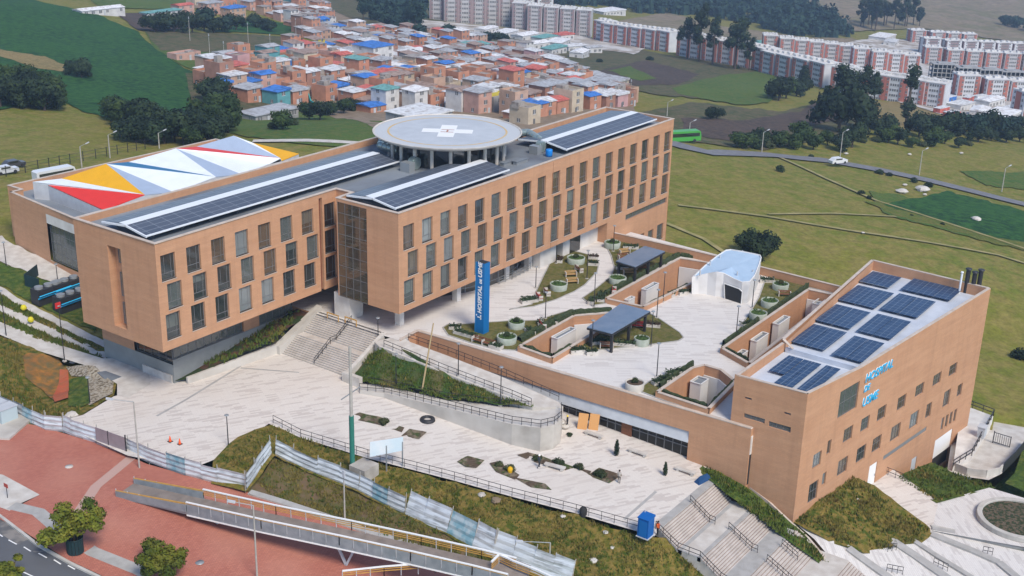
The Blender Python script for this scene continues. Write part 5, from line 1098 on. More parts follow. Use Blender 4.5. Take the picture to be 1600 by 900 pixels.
FBP={(x,y):(zr if i<4 else fbank) for i,(x,y) in enumerate([(-1,-1)])}
hp=W2([(200,708),(232,723),(290,743),(340,756),(385,766)],zr); hoard(hp,'zinc hoarding between the grey gate and the grassy mound',seed=1)
hb=[G(x,y,fbank) for x,y in((385,766),(400,745),(424,710))]; hoard(hb,'short zinc hoarding turning back uphill beside the mound',seed=2)
hc_=[G(x,y,fbank) for x,y in((430,711),(457,725),(495,742),(530,755),(560,768),(605,791),(632,803))]; hoard(hc_,'long zinc hoarding with faded paint along the middle of the grassy bank',.12,3)
hd=[G(x,y,fbank) for x,y in((632,803),(660,817),(697,834),(737,854),(767,870),(830,895),(890,918))]; hoard(hd,'leaning zinc hoarding at the lower right behind the footbridge',.45,4,2.5)
hl=W2([(150,692),(110,680),(98,675)],zr)+W2([(70,672),(50,664),(20,650),(0,641),(-30,632)],fe); hoard(hl[::-1],'curving zinc hoarding at the left edge round the transformer yard',.1,5)
ge=empty('site_gate',tuple(G(151,695,zr)),'mauve grey sheet metal gate in the hoarding','gate'); ga,gb_=G(151,694,zr),G(198,711,zr)
M['mauve']=mat('mauve grey paint',(.30,.25,.26),.6,(.24,.20,.21),.8)
gm_=ga.lerp(gb_,.42); 
for a,c in ((ga,gm_),(gm_,gb_)): MB().bar(a.lerp(c,.02)+Vector((0,0,1.15)),a.lerp(c,.98)+Vector((0,0,1.15)),.06,2.2).build('leaf',M['mauve'],ge)
MB().bar(gb_,gb_+Vector((0,0,2.6)),.12,.12).bar(gm_,gm_+Vector((0,0,2.3)),.1,.1).build('post',M['blacksteel'],ge)
# footbridge
zb=lambda d: 0
BR=empty('footbridge',tuple(G(196,765,zr)),'ramp footbridge with white rails, yellow rails and grey panelled sides rising to the right','footbridge')
cen=[(196,764,.1),(305,789,1.2),(420,815,2.4),(540,840,3.3),(650,864,3.9),(745,886,4.3),(800,900,4.4)]
def zbr(h): 
    return h
CP=[]
for x,y,h in cen:
    p=G(x,y,zr); 
    # the deck point lies on the ray above the plaza by h
    p=G(x,y,lambda X,Y,h=h: zr(X,Y)+h); CP.append(p)
wB=3.0; dk=MB().use(M['concrete']); L_=[];R_2=[]
for i,q in enumerate(CP):
    d=CP[min(i+1,len(CP)-1)]-CP[max(i-1,0)]; d.z=0; d.normalize(); nn=Vector((-d.y,d.x,0))*wB/2; L_.append(q+nn); R_2.append(q-nn)
M['deckb']=mat('brown worn deck',(.26,.22,.19),.9,(.19,.16,.14),.8)
for i in range(len(CP)-1):
    dk.use(M['deckb']).face([R_2[i],R_2[i+1],L_[i+1],L_[i]]); dk.use(M['steel']).face([p-Vector((0,0,.35)) for p in (L_[i],L_[i+1],R_2[i+1],R_2[i])]); dk.face([L_[i],L_[i+1],L_[i+1]-Vector((0,0,.35)),L_[i]-Vector((0,0,.35))]); dk.face([R_2[i+1],R_2[i],R_2[i]-Vector((0,0,.35)),R_2[i+1]-Vector((0,0,.35))])
dk.build('deck',None,BR)
M['yellowrail']=mat('yellow ochre rail',(.55,.30,.06),.6,(.42,.24,.07),2.); M['sidepanel']=mat('grey perforated panel',(.30,.33,.35),.5,(.22,.25,.27),1.2,metal=.2)
# far side: yellow bars with white cap; near side: grey panel with white cap
for side,sgn in ((L_,1),(R_2,-1)):
    cap=MB();ye=MB();ps_=MB();pn=MB()
    for i in range(len(side)-1):
        a,c=side[i],side[i+1]; n=max(1,round((c-a).length/1.6))
        up=lambda p,h: p+Vector((0,0,h))
        if i==0:
            wallh=.7; (ye).bar(up(a,.55),up(c,.95),.14,.14); pn.bar(up(a,.1),up(c,.42),.22,.9)
        else:
            cap.bar(up(a,1.15),up(c,1.15),.16,.12)
            for h in ((.95,.72,.5) if sgn>0 else (.98,)): ye.bar(up(a,h)-Vector((0,0,0)),up(c,h),.06,.07)
            if sgn<0:
                pass
        for k in range(n+1):
            q=a.lerp(c,k/n); ps_.bar(q,up(q,1.15 if i else .8),.07,.07)
        if sgn<0 and i>0:
            for k in range(n):
                q0=a.lerp(c,k/n+.04/n*1);q1=a.lerp(c,(k+.94)/n); pn.bar(up(q0,.28),up(q1,.28),.05,1.35)
    cap.build('top_rail',M['white'],BR); ye.build('yellow_rail',M['yellowrail'],BR); ps_.build('baluster',M['greypanel'],BR); pn.build('side_panel',M['sidepanel'],BR)
lo=MB()
for i in range(1,len(R_2)-1): lo.bar(R_2[i]-Vector((0,0,.42)),R_2[i+1]-Vector((0,0,.42)),.12,.16)
lo.build('lower_chord',M['white'],BR)
for px,gy in ((530,893),(322,829)):
    q=G(px,gy,zr); 
    j=min(range(len(CP)),key=lambda i:(CP[i]-q).length); c=CP[j]; 
    # nearest point on the deck centre line
    best=min(((CP[i].lerp(CP[i+1],t/10)) for i in range(len(CP)-1) for t in range(11)),key=lambda p:(Vector((p.x,p.y,0))-Vector((q.x,q.y,0))).length); g0=Vector((best.x,best.y,float(zr(best.x,best.y))))
    d=(CP[min(j+1,len(CP)-1)]-CP[j-1]).normalized(); b=MB(); 
    if px==530:
        for s in(-1.3,1.3): b.bar(g0,best+d*s-Vector((0,0,.4)),.22,.22)
    else: b.bar(g0,best-Vector((0,0,.4)),.5,.5)
    b.build('support',M['greypanel'],BR)
# landing at the top and the second run folding back beneath
e0=CP[-1]; LDp=[G(x,y,e0.z) for x,y in((745,900),(768,884),(782,868),(800,872),(830,884),(800,960),(720,960))]
lm_=MB(); lm_.prism([(p.x,p.y) for p in LDp],e0.z-.45,e0.z+.01,bot=True); lm_.build('landing',M['deckb'],BR)
lr=[G(x,y,e0.z+1.15) for x,y in((768,878),(780,866),(802,876),(838,890),(870,905))]; b=MB();y_=MB()
for a,c in zip(lr,lr[1:]): 
    b.bar(a,c,.2,.14)
    for h in(.3,.55,.8): y_.bar(a-Vector((0,0,h)),c-Vector((0,0,h)),.06,.08)
b.build('top_rail',M['white'],BR); y_.build('yellow_rail',M['yellowrail'],BR)
r2p=[G(x,y,e0.z-.3) for x,y in((535,896),(600,889),(680,883),(712,887),(740,893))]; b=MB();y_=MB();ba=MB()
for a,c in zip(r2p,r2p[1:]):
    b.bar(a+Vector((0,0,.3)),c+Vector((0,0,.3)),.16,.12)
    for h in(.05,-.2): y_.bar(a+Vector((0,0,h)),c+Vector((0,0,h)),.06,.08)
    n=max(1,round((c-a).length/1.5))
    for k in range(n+1): q=a.lerp(c,k/n); ba.bar(q-Vector((0,0,.9)),q+Vector((0,0,.3)),.07,.07)
b.build('top_rail',M['white'],BR); y_.build('yellow_rail',M['yellowrail'],BR); ba.build('baluster',M['greypanel'],BR)
# lamps and poles
def plazalamp(px,py,s,ty,label,group='slim black lamps on the plazas'):
    p=G(px,py,s); h=None; lo_,hi=1,14
    for _ in range(30):
        m_=(lo_+hi)/2; v=np.array(p)+np.array([0,0,m_])-C; yy=450-F*(v@_U)/(v@_fw)
        if yy>ty: lo_=m_
        else: hi=m_
    h=lo_; E=empty('lamp_post',tuple(p),label,'lamp post',group); MB().tube(p,p+Vector((0,0,h)),.075,.05,8).build('pole',M['blacksteel'],E)
    MB().tube(p+Vector((0,0,h)),p+Vector((0,0,h+.1)),.28,.24,10).build('lamp_head',M['steel'],E); MB().box(p.x-.2,p.x+.2,p.y-.2,p.y+.2,p.z-.1,p.z+.12).build('base',M['concrete'],E); return E,p,h
ZL=zl
for px,py,s,ty,l in ((357,698,zl,649,'slim black lamp standing alone at the left edge of the lower plaza'),(141,632,fe,590,'black lamp in the rubble bed beside the driveway'),(591,540,tri,497,'black lamp at the top of the green triangle beside the stairs'),(716,587,tri,537,'black lamp in the middle of the green triangle upper edge'),(782,633,tri,574,'black lamp near the right tip of the green triangle'),(619,603,tri,553,'black lamp low on the left of the green triangle'),
 (869,412,ZU,378,'lamp at the top left of the leaf shaped terrace lawn'),(917,436,ZU,392,'lamp on the right side of the leaf shaped terrace lawn'),(958,393,ZU,353,'lamp beside the farthest round planter near the block'),(928,480,ZU,427,'lamp at the path fork above the blue canopy'),(837,450,ZU,417,'lamp on the path left of the leaf shaped lawn'),(852,498,ZU,457,'lamp behind the low planters on the totem lawn'),(1026,497,ZU,453,'lamp just right of the near blue canopy top corner'),(1036,472,ZU,426,'lamp in front of the upper courtyard'),(1017,541,ZU,487,'lamp at the right side of the near blue canopy'),(1026,589,ZU,537,'lamp above the lone grey round planter'),(1150,525,ZU,479,'lamp beside the corner of the long right courtyard'),(1175,481,ZU,438,'lamp at the right corner of the white curved pavilion'),(924,555,ZU,501,'lamp at the near left corner of the blue canopy'),
 (10,416,tz,379,'lamp at the left end of the folded roof hall forecourt'),(91,447,tz,413,'lamp between the forecourt and the chillers'),(10,526,tz,455,'black lamp at the left edge beside the planted strips')): plazalamp(px,py,s,ty,l)
E,p,h=plazalamp(101,564,zl,478,'tall black lamp with a red flag on top, left of the hospital block'); MB().box(p.x-.5,p.x+.3,p.y-.05,p.y+.05,p.z+h-.3,p.z+h+.5).build('flag',mat('red cloth',(.55,.03,.03),.8),E)
def street(px,py,s,ty,ax,ay,label,name='street_lamp',r=.11,mt='poleconc',group='tall street lamps'):
    p=G(px,py,s); lo_,hi=1,20
    for _ in range(30):
        m_=(lo_+hi)/2; v=np.array(p)+np.array([0,0,m_])-C; yy=450-F*(v@_U)/(v@_fw)
        if yy>ty: lo_=m_
        else: hi=m_
    h=lo_; E=empty(name,tuple(p),label,'street lamp',group); MB().tube(p-Vector((0,0,.3)),p+Vector((0,0,h)),r,r*.65,8).build('pole',M[mt],E); t=p+Vector((0,0,h)); q=t+Vector((ax,ay,.5))
    MB().tube(t,q,.05,.04,6).build('arm',M['steel'],E); d=(q-t).normalized(); MB().bar(q,q+d*.8,.35,.14).build('lamp_head',M['greypanel'],E); return E
street(218,731,zr,628,-1.6,1.4,'tall street lamp in front of the zinc hoarding left of the bridge'); street(539,818,flow,752,.01,.01,'thin pale pole standing on the bare slope behind the bridge'); street(402,905,zr,790,-1.2,1.2,'street lamp rising in front of the bridge near its left end'); street(857,915,zr,848,-2.2,1.9,'street lamp with long arm at the bottom right end of the bridge')
# concrete pole with green sleeve and crossarm
p=G(551,738,fbank); E=empty('utility_pole',tuple(p),'tall grey utility pole with a green lower half standing at the bank','utility pole'); lo_,hi=5,25
for _ in range(30):
    m_=(lo_+hi)/2; v=np.array(p)+np.array([0,0,m_])-C; yy=450-F*(v@_U)/(v@_fw); lo_,hi=(m_,hi) if yy>542 else (lo_,m_)
h=lo_; MB().tube(p,p+Vector((0,0,h)),.24,.15,10).build('pole',M['poleconc'],E); MB().tube(p,p+Vector((0,0,h*.46)),.3,.29,10).build('sleeve',mat('green sleeve',(.03,.17,.13),.6),E); MB().bar(p+Vector((-1,.6,h*.60)),p+Vector((1,-.6,h*.68)),.1,.1).build('crossarm',M['steel'],E)
p=G(660,607,tri); E=empty('leaning_pole',tuple(p),'thin yellowish leaning pole on the green triangle','pole'); MB().tube(p,p+Vector((1.7,-.4,8.6)),.12,.08,8).build('pole',mat('yellowish wood',(.40,.30,.16),.9),E)
# totem
tp_=G(753,519,ZU); TT=empty('sign_totem',tuple(tp_),'tall blue sign totem with white letters HOSPITAL DE USME on the terrace lawn','sign'); tw_=.62; th_=10.2
MB().box(tp_.x-tw_,tp_.x+tw_,tp_.y-tw_*1.15,tp_.y+tw_*1.15,ZU,ZU+th_).build('body',M['blue'],TT)
MB().box(tp_.x-tw_-.03,tp_.x-tw_+.05,tp_.y+tw_*1.15,tp_.y+tw_*1.15+.05,ZU,ZU+th_).build('halo_strip',M['halo_blue'],TT)  # added strip: bright halo along the left edge painted as lighter blue
MB().box(tp_.x-tw_+.06,tp_.x+tw_-.06,tp_.y-tw_*1.15+.06,tp_.y+tw_*1.15-.06,ZU+th_,ZU+th_+.01).build('top_opening',M['dark'],TT)
mt_=lambda z: Matrix.Translation((tp_.x-tw_-.015,tp_.y-.22,z))@Matrix(((0,0,-1,0),(0,-1,0,0),(-1,0,0,0),(0,0,0,1)))@Matrix()
# text runs up (+Z), letter tops toward +Y, face normal -X
base=Matrix(((0,0,-1,0),(0,1,0,0),(1,0,0,0),(0,0,0,1)))
for txt,z,s in(('HOSPITAL',2.95,.88),('DE',7.25,.5),('USME',8.1,.88)): letters(txt,s,Matrix.Translation((tp_.x-tw_-.02,tp_.y-.30,ZU+z))@base,'white',TT,depth=.03,bold=.022,name='lettering')
em=MB(); X=tp_.x-tw_-.03; em.box(X,X+.03,tp_.y-.3,tp_.y-.12,ZU+2.1,ZU+2.75).box(X,X+.03,tp_.y-.3,tp_.y+.35,ZU+2.32,ZU+2.45).box(X,X+.03,tp_.y+.42,tp_.y+.58,ZU+2.55,ZU+2.72).build('emblem',M['white'],TT)
# canopies
M['canopyblue']=mat('slate blue glazed roof',(.12,.18,.26),.3,(.16,.215,.29),.7,spec=.6)
def canopyp(pts,h,label):
    P=[G(x,y,ZU+h) for x,y in pts]; c=sum(P,Vector())/4; E=empty('garden_canopy',(c.x,c.y,ZU),label,'canopy','slate blue canopies on the terrace')
    MB().prism([(p.x,p.y) for p in P],ZU+h-.1,ZU+h,bot=True).build('roof',M['canopyblue'],E); b=MB()
    for i in range(4): b.bar(P[i]-Vector((0,0,.26)),P[(i+1)%4]-Vector((0,0,.26)),.14,.2)
    b.build('edge_beam',M['blacksteel'],E)
    for a,q in ((P[0],P[3]),(P[1],P[2])):
        pass
    for s,t in((.06,.08),(.5,.08),(.94,.08),(.06,.92),(.5,.92),(.94,.92)):
        q=P[0].lerp(P[1],s).lerp(P[3].lerp(P[2],s),t); MB().box(q.x-.16,q.x+.16,q.y-.16,q.y+.16,ZU,ZU+h-.2).build('post',M['blacksteel'],E)
canopyp([(962.5,407.5),(1007.5,384),(1039,392.5),(992.5,417)],2.7,'farther slate blue canopy on black posts near the far parapet'); canopyp([(917.5,511),(970,474),(1016,486),(956,521)],3.,'nearer slate blue canopy between the middle courtyard and the big lawn')
# curved white pavilion
PVr=[(1081,433,2.7),(1092,430,3.),(1106,427,3.4),(1120,425,3.9),(1131,427,3.8),(1148,436,3.4),(1160,441,3.3),(1172,440,3.5),(1180,430,3.7),(1186,415,4.),(1190,402,4.2),(1188,398,4.2),(1180,396,4.2),(1160,392,4.1),(1142,389,4.),(1134,390,3.9),(1120,399,3.6),(1100,415,3.1)]
Pv=[G(x,y,ZU+h) for x,y,h in PVr]; cpv=sum(Pv,Vector())/len(Pv); E=empty('curved_pavilion',(cpv.x,cpv.y,ZU),'white curved pavilion with a pale blue roof and a dark arched doorway on the terrace','pavilion')
m=MB(); n=len(Pv); ar_=sum(Pv[i].x*Pv[(i+1)%n].y-Pv[(i+1)%n].x*Pv[i].y for i in range(n)); O=Pv if ar_>0 else Pv[::-1]
ins=lambda p,k: Vector((p.x+(cpv.x-p.x)*k,p.y+(cpv.y-p.y)*k,p.z))
vs=[Vector((*ins(p,.03)[:2],ZU)) for p in O]+[p for p in O]; m.raw(vs,[(i,(i+1)%n,n+(i+1)%n,n+i) for i in range(n)]); 
vs=[p for p in O]+[ins(p,.03)+Vector((0,0,.04)) for p in O]+[ins(p,.04)-Vector((0,0,.2)) for p in O]; m.raw(vs,[(k*n+i,k*n+(i+1)%n,(k+1)*n+(i+1)%n,(k+1)*n+i) for k in (0,1) for i in range(n)]); M['shellw']=mat('white shell panels',(.70,.69,.67),.8,(.60,.585,.56),.5,contrast=(.45,.65)); m.build('shell',M['shellw'],E)
m=MB(); inn_=[ins(p,.035)-Vector((0,0,.12)) for p in O]; cc_=sum(inn_,Vector())/n
for i in range(n): m.face([inn_[i],inn_[(i+1)%n],cc_])
m.build('roof',mat('pale blue roof coating',(.42,.55,.68),.6,(.38,.51,.64),.7),E)
q0,q1=Pv[4],Pv[6]; q0b=ins(q0.lerp(Pv[5],.2),.03);q1b=ins(q1,.03); dd=(q1b-q0b); nn=Vector((dd.y,-dd.x,0)).normalized(); 
if (nn.x*(q0b.x-cpv.x)+nn.y*(q0b.y-cpv.y))<0: nn=-nn
dz=[(.1,0),(1.12,0),(1.12,1.9),(.9,2.2),(-.02,2.3)]
MB().face([Vector((q0b.x+dd.x*u,q0b.y+dd.y*u,ZU+z))+nn*.2 for u,z in dz]).build('doorway',M['dark'],E)
pr_=MB(); dn=[Vector((q0b.x+dd.x*u,q0b.y+dd.y*u,ZU+z))+nn*.14 for u,z in dz]
for a,b2 in zip(dn[1:],dn[2:]+dn[:1]): pr_.bar(a+nn*.07,b2+nn*.07,.1,.12,up=tuple(nn))
pr_.build('door_frame',M['white'],E)
for x,y in((1110,410),(1125,402),(1144,393),(1160,395),(1180,402),(1176,425),(1152,428),(1094,426)):
    q=G(x,y,ZU+3.6); MB().tube(q-Vector((0,0,.5)),q+Vector((0,0,.35)),.12,n=8).build('roof_vent',M['greypanel'],E)
# planters, benches
def roundplanter(px,py,rpx,label,plant='leafmid',empty_=False):
    p=G(px,py,ZU+.95); v=(np.array(p)-C)@_fw; r=rpx*v/F; E=empty('round_planter',(p.x,p.y,ZU),label,'planter','round concrete planters on the terrace')
    MB().lathe((p.x,p.y,ZU),[(r*.94,0),(r,.95),(r*.97,1.),(r*.88,1.),(r*.86,.8)],28).build('pot',M['planter'] if not empty_ else M['concrete'],E)
    m=MB().lathe((p.x,p.y,ZU),[(r*.87,.82),(r*.5,.92),(.001,.95)],20)
    if not empty_:
        rr=random.Random(px)
        for k in range(70): a=rr.uniform(0,6.28);q=r*.8*math.sqrt(rr.random()); c=Vector((p.x+q*math.cos(a),p.y+q*math.sin(a),ZU+.9)); m.raw([c,c+Vector((rr.uniform(-.2,.2),rr.uniform(-.2,.2),rr.uniform(.1,.4))),c+Vector((rr.uniform(-.2,.2),rr.uniform(-.2,.2),rr.uniform(0,.2)))],[(0,1,2)])
    m.build('plants',M[plant] if not empty_ else M['soil'],E)
    if px in(957,900,1220,807,992,792): 
        o=bpy.data.objects.new('shrub',TR['bush'][0]);COL.objects.link(o);o.parent=E;o.location=(0,0,.85);o.scale=(.35,.35,.5)
for a in ((957,378,13,'round planter beside the footpath corner nearest the hospital wall'),(900,402,14.5,'round planter on the upper right part of the leaf shaped lawn'),(873,443,14,'round planter on the left part of the leaf shaped lawn'),(965,433,14,'round planter left of the farther blue canopy'),(807,502,13.5,'upper round planter right of the blue totem'),(792,525,16,'lower and wider round planter right of the blue totem'),(1003,528,12.5,'round planter at the right end of the nearer blue canopy'),(1220,443,13,'farthest round planter right of the white pavilion'),(1203,469,14,'middle round planter right of the white pavilion'),(1185,488,14,'nearest round planter right of the white pavilion')): roundplanter(*a)
roundplanter(992,597,15.5,'lone grey round planter full of bare soil on the open terrace',empty_=True)
def boxplanter(px,py,l,w,ang,label,red=False,h=.5):
    p=G(px,py,ZU+h); E=empty('planter_box',(p.x,p.y,ZU),label,'planter','low white planter boxes on the terrace',rz=rad(ang)); b=MB()
    for x0,x1_,y0,y1_ in((-l/2,l/2,-w/2,-w/2+.1),(-l/2,l/2,w/2-.1,w/2),(-l/2,-l/2+.1,-w/2+.1,w/2-.1),(l/2-.1,l/2,-w/2+.1,w/2-.1)): b.box(x0,x1_,y0,y1_,0,h)
    o=b.build('box',M['paleconc'],origin=(0,0,0)); o.parent=E; rr=random.Random(px*7+py); m=MB()
    for k in range(int(60*l)): 
        c=Vector((rr.uniform(-l/2,l/2)*1.02,rr.uniform(-w/2,w/2)*1.1,h*.75+rr.uniform(0,.45))); t=Vector((rr.uniform(-1,1),rr.uniform(-1,1),rr.uniform(-.4,.4))).normalized()*.16; u=Vector((rr.uniform(-1,1),rr.uniform(-1,1),rr.uniform(-.2,1))).normalized()*.13; m.face([c-t,c+u,c+t,c-u])
    m.box(-l/2+.1,l/2-.1,-w/2+.1,w/2-.1,.1,h*.85+.12); o=m.build('plants',M['leafred'] if red else M['leafdark'],origin=(0,0,0)); o.parent=E
for a in ((711,509,1.6,.9,-60,'short planter box at the left tip of the totem lawn'),(728,520,3.8,.8,-87,'long planter box along the front edge of the totem lawn'),(775,539,1.8,1.,-87,'planter box in front of the wider round planter'),(828,515,1.9,.9,60,'planter box between the totem planters and the middle courtyard'),(845,502,1.6,.9,40,'planter box behind the middle courtyard, left one',),(866,499,1.5,.9,40,'planter box behind the middle courtyard, right one'),
 (826,467,2.6,1.3,-30,'big low planter near the left tip of the leaf shaped lawn'),(875,404,1.9,.9,30,'planter box at the top left of the leaf shaped lawn',True),(927,400,1.6,.9,-60,'upper planter box at the right tip of the leaf shaped lawn',True),(927,410,1.7,.9,-60,'lower planter box at the right tip of the leaf shaped lawn'),(940,462,3.2,1.2,30,'big dark planter at the path fork left of the upper courtyard'),(925,468,1.9,.9,20,'small planter beside the big dark planter at the path fork'),
 (903,545,2.2,1.2,-40,'low planter in front of the middle courtyard corner'),(925,548,1.6,.8,-40,'low planter right of the middle courtyard corner'),(962,534,5.2,.9,-62,'long planter under the near edge of the nearer blue canopy'),(932,532,1.6,.8,-30,'planter box under the left end of the nearer canopy'),(1013,505,3.4,.9,-62,'long planter with reddish plants right of the nearer canopy',True),(1033,594,2.4,.9,-30,'white planter box near the lone grey planter'),(1042,588,2.2,.9,-30,'middle planter box left of the small courtyard'),(1054,580,2.4,1.,-30,'planter box with tall dark shrubs left of the small courtyard'),(1050,458,1.5,.8,0,'low planter left of the white pavilion'),(1067,455,1.5,.8,-30,'low planter touching the white pavilion'),
 (1167,504,2.,.9,-20,'low planter in front of the three round planters on the right'),(1199,436,2.2,1.,-60,'dark planted box behind the white pavilion'),(986,384,2.6,.9,-60,'planter box behind the farther blue canopy'),(972,416,2.,.9,-60,'planter box at the near edge of the farther canopy')): boxplanter(*a[:6],*( (a[6],) if len(a)>6 else ()))
def bench(px,py,ang,label,m='wood',s=ZU,L=1.9):
    p=G(px,py,(lambda X,Y:s(X,Y)+.45) if callable(s) else s+.45); z=p.z-.45; E=empty('bench',(p.x,p.y,z),label,'bench','wooden benches on the terrace' if m!='paleconc' else 'pale stone benches on the lower plaza',rz=rad(ang))
    if m=='paleconc': o=MB().box(-1.3,1.3,-.28,.28,.3,.48).build('seat',M[m],origin=(0,0,0)); o.parent=E; o=MB().box(-1.1,-.8,-.25,.25,0,.3).build('leg',M[m],origin=(0,0,0)); o.parent=E; o=MB().box(.8,1.1,-.25,.25,0,.3).build('leg',M[m],origin=(0,0,0)); o.parent=E; return
    b=MB()
    for k in range(3): b.box(-L/2,L/2,-.28+k*.19,-.12+k*.19,.42,.47)
    o=b.build('seat',M[m],origin=(0,0,0)); o.parent=E; b=MB()
    for k in range(2): b.box(-L/2,L/2,.3,.35,.58+k*.2,.72+k*.2)
    o=b.build('backrest',M[m],origin=(0,0,0)); o.parent=E
    for x in(-L/2+.05,L/2-.15): o=MB().box(x,x+.12,-.3,.36,0,.8).build('leg',M['paleconc'],origin=(0,0,0)); o.parent=E
M['redbench']=mat('red painted bench',(.36,.035,.025),.6); M['paleb']=mat('pale brown bench',(.42,.26,.11),.7)
for a in ((747,531,-87,'left brown bench on the front edge of the totem lawn'),(763,536,-87,'right brown bench on the front edge of the totem lawn'),(843,463,50,'red bench near the left tip of the leaf shaped lawn','redbench'),(855,456,50,'brown bench behind the red bench on the leaf shaped lawn'),(892,428,-40,'upper pale bench in the middle of the leaf shaped lawn','paleb'),(894,439,-40,'lower pale bench in the middle of the leaf shaped lawn','paleb'),(848,507,50,'small red bench behind the middle courtyard','redbench'),(976,393,-30,'pale bench beside the farther blue canopy','paleb'),(974,401,-30,'brown bench at the left corner of the farther blue canopy'),(983,425,-50,'pale bench under the near corner of the farther canopy','paleb'),(1003,417,-50,'brown bench under the farther canopy'),
 (996,508,-60,'red bench under the right part of the nearer canopy','redbench'),(948,540,-60,'brown bench in front of the nearer canopy'),(960,454,30,'reddish bench behind the big dark planter','redbench'),(1226,459,-60,'brown bench between the round planters right of the white pavilion'),(905,420,60,'brown bench at the right end of the leaf shaped lawn')): bench(*a)
for a in ((928,677,-88,'stone bench nearest the ramp corner by the shopfront'),(997,705,-88,'stone bench in the middle of the shopfront'),(1071,734,-88,'stone bench nearest the lower stair'),(867,727,-80,'stone bench beside the long green flower bed')): bench(*a,'paleconc',zl)
# lower plaza furniture
def pbed(pts,m,label=None):
    P=W2(pts,zl); drape('flower_bed',[(p.x,p.y) for p in P],M[m],.07,world=True,surf=zl,step=.9,nz=.25)
M['weedy']=mat('weedy bed',(.055,.075,.02),.95,(.20,.16,.11),1.1,1.,(.10,.07,.045),.6,bump=1.,contrast=(.45,.56))
for q in ([(551,648),(562,645),(600,655),(632,669),(628,676),(600,666),(560,657)],[(627,681),(640,671),(667,677),(655,687)],[(714,722),(731,712),(757,720),(745,732),(728,731)],[(765,725),(778,722),(812,742),(805,750),(775,738)],[(808,712),(825,707),(865,720),(895,729),(924,737),(920,744),(880,734),(840,724)],[(918,743),(936,732),(972,744),(952,756)],[(800,745),(852,756),(862,766),(830,762)]): pbed(q,'weedy')
for x,y,s,l,k in ((963,712,.95,'dark young conifer on the plaza near the shopfront','cypress'),(1039,743,.8,'green young conifer on the plaza near the lower stair','cypress')): tree(k,G(x,y,zl),s*.24,l,name='young_conifer',sz=s*.27)
for x,y,s,l in ((600,662,.5,'spiky plant in the bed below the ramp'),(797,735,.5,'small shrub in the middle weedy bed'),(840,719,.45,'shrub at the left end of the long flower bed'),(872,725,.5,'shrub in the middle of the long flower bed'),(905,732,.45,'shrub at the right end of the long flower bed'),(938,744,.55,'reddish shrub in the square bed'),(890,681,.3,'tiny dark shrub near the workers'),(780,728,.4,'little shrub beside the yellow bag')): tree('bush',G(x,y,zl),s,l,name='shrub',cat='shrub')
p=G(668,657,zl); E=empty('tyre_planter',tuple(p),'black ring with a pale centre lying on the lower plaza','tyre'); MB().lathe(p,[(.45,.05),(.5,.32),(.7,.38),(.92,.3),(.98,.0)],24).build('ring',M['blacksteel'],E); MB().lathe(p,[(.46,.12),(.001,.16)],20).build('centre',M['paleconc'],E)
for x,y,l in((266,690,'left traffic cone by the hoarding'),(281,694,'right traffic cone by the hoarding')):
    p=G(x,y,zl); E=empty('traffic_cone',tuple(p),l,'traffic cone','orange traffic cones'); MB().lathe(p,[(.18,.03),(.04,.75),(.001,.76)],12).build('cone',mat('orange plastic',(.75,.10,.02),.5),E); MB().box(p.x-.25,p.x+.25,p.y-.25,p.y+.25,p.z,p.z+.05).build('base',M['blacksteel'],E)
# toilet cabin
p=G(1008,837,zl); E=empty('portable_toilet',tuple(p),'bright blue portable toilet at the corner of the lower plaza','portable toilet'); M['loo']=mat('blue plastic cabin',(.006,.105,.36),.5)
MB().box(p.x-.65,p.x+.65,p.y-.65,p.y+.65,p.z+.1,p.z+2.3).build('cabin',M['loo'],E); wedge(MB(),p.x-.72,p.x+.72,p.y-.72,p.y+.72,p.z+2.3,p.z+2.4,p.z+2.55).build('roof',M['loo'],E); MB().box(p.x-.7,p.x-.65,p.y-.45,p.y+.45,p.z+.2,p.z+2.1).build('door',mat('blue cabin door',(.01,.14,.42),.5),E); MB().box(p.x-.75,p.x+.75,p.y-.75,p.y+.75,p.z,p.z+.1).build('skid',M['greypanel'],E); MB().tube((p.x+.5,p.y+.5,p.z+2.4),(p.x+.5,p.y+.5,p.z+2.8),.06).build('vent_pipe',M['greypanel'],E)
p=G(1098,750,hs); tag(MB().raw([(p.x-1.5,p.y-.3,p.z),(p.x+1.2,p.y-.9,p.z-.2),(p.x+1.4,p.y+.4,p.z-.1),(p.x-1.2,p.y+.6,p.z),(p.x-.9,p.y,p.z+.9),(p.x+.6,p.y-.2,p.z+.7)],[(0,1,5,4),(1,2,5),(2,3,4,5),(3,0,4)]).build('tarpaulin',mat('dark blue tarpaulin',(.015,.06,.16),.5)),'dark blue tarpaulin heaped at the top right of the lower stair','tarpaulin')
# billboard and concrete box
a,b_=G(604,737,fbank),G(629,731,fbank); E=empty('billboard',tuple(a),'pale blue site billboard on two posts at the bank','billboard'); a2=G(577,722,fbank)
MB().bar(a,a+Vector((0,0,3.4)),.12,.12).bar(b_,b_+Vector((0,0,3.4)),.12,.12).build('post',M['steel'],E)
q0=G(579,718,zl(0,-35.)); P=[(578,714),(630,704),(630,683),(578,691)]; d=(b_-a).normalized(); dpl=(np.array([a.x,a.y,a.z])); 
ang=math.degrees(math.atan2(d.y,d.x)); PB=[onplane(x,y,(a.x,a.y,0),ang) for x,y in P]; nv=Vector((d.y,-d.x,0))*.06
M['billb']=mat('faded pale blue print',(.55,.66,.72),.6,(.68,.72,.74),.6); MB().raw(PB+[q-nv for q in PB],[(0,1,2,3),(7,6,5,4),(0,4,5,1),(1,5,6,2),(2,6,7,3),(3,7,4,0)]).build('board',M['billb'],E)
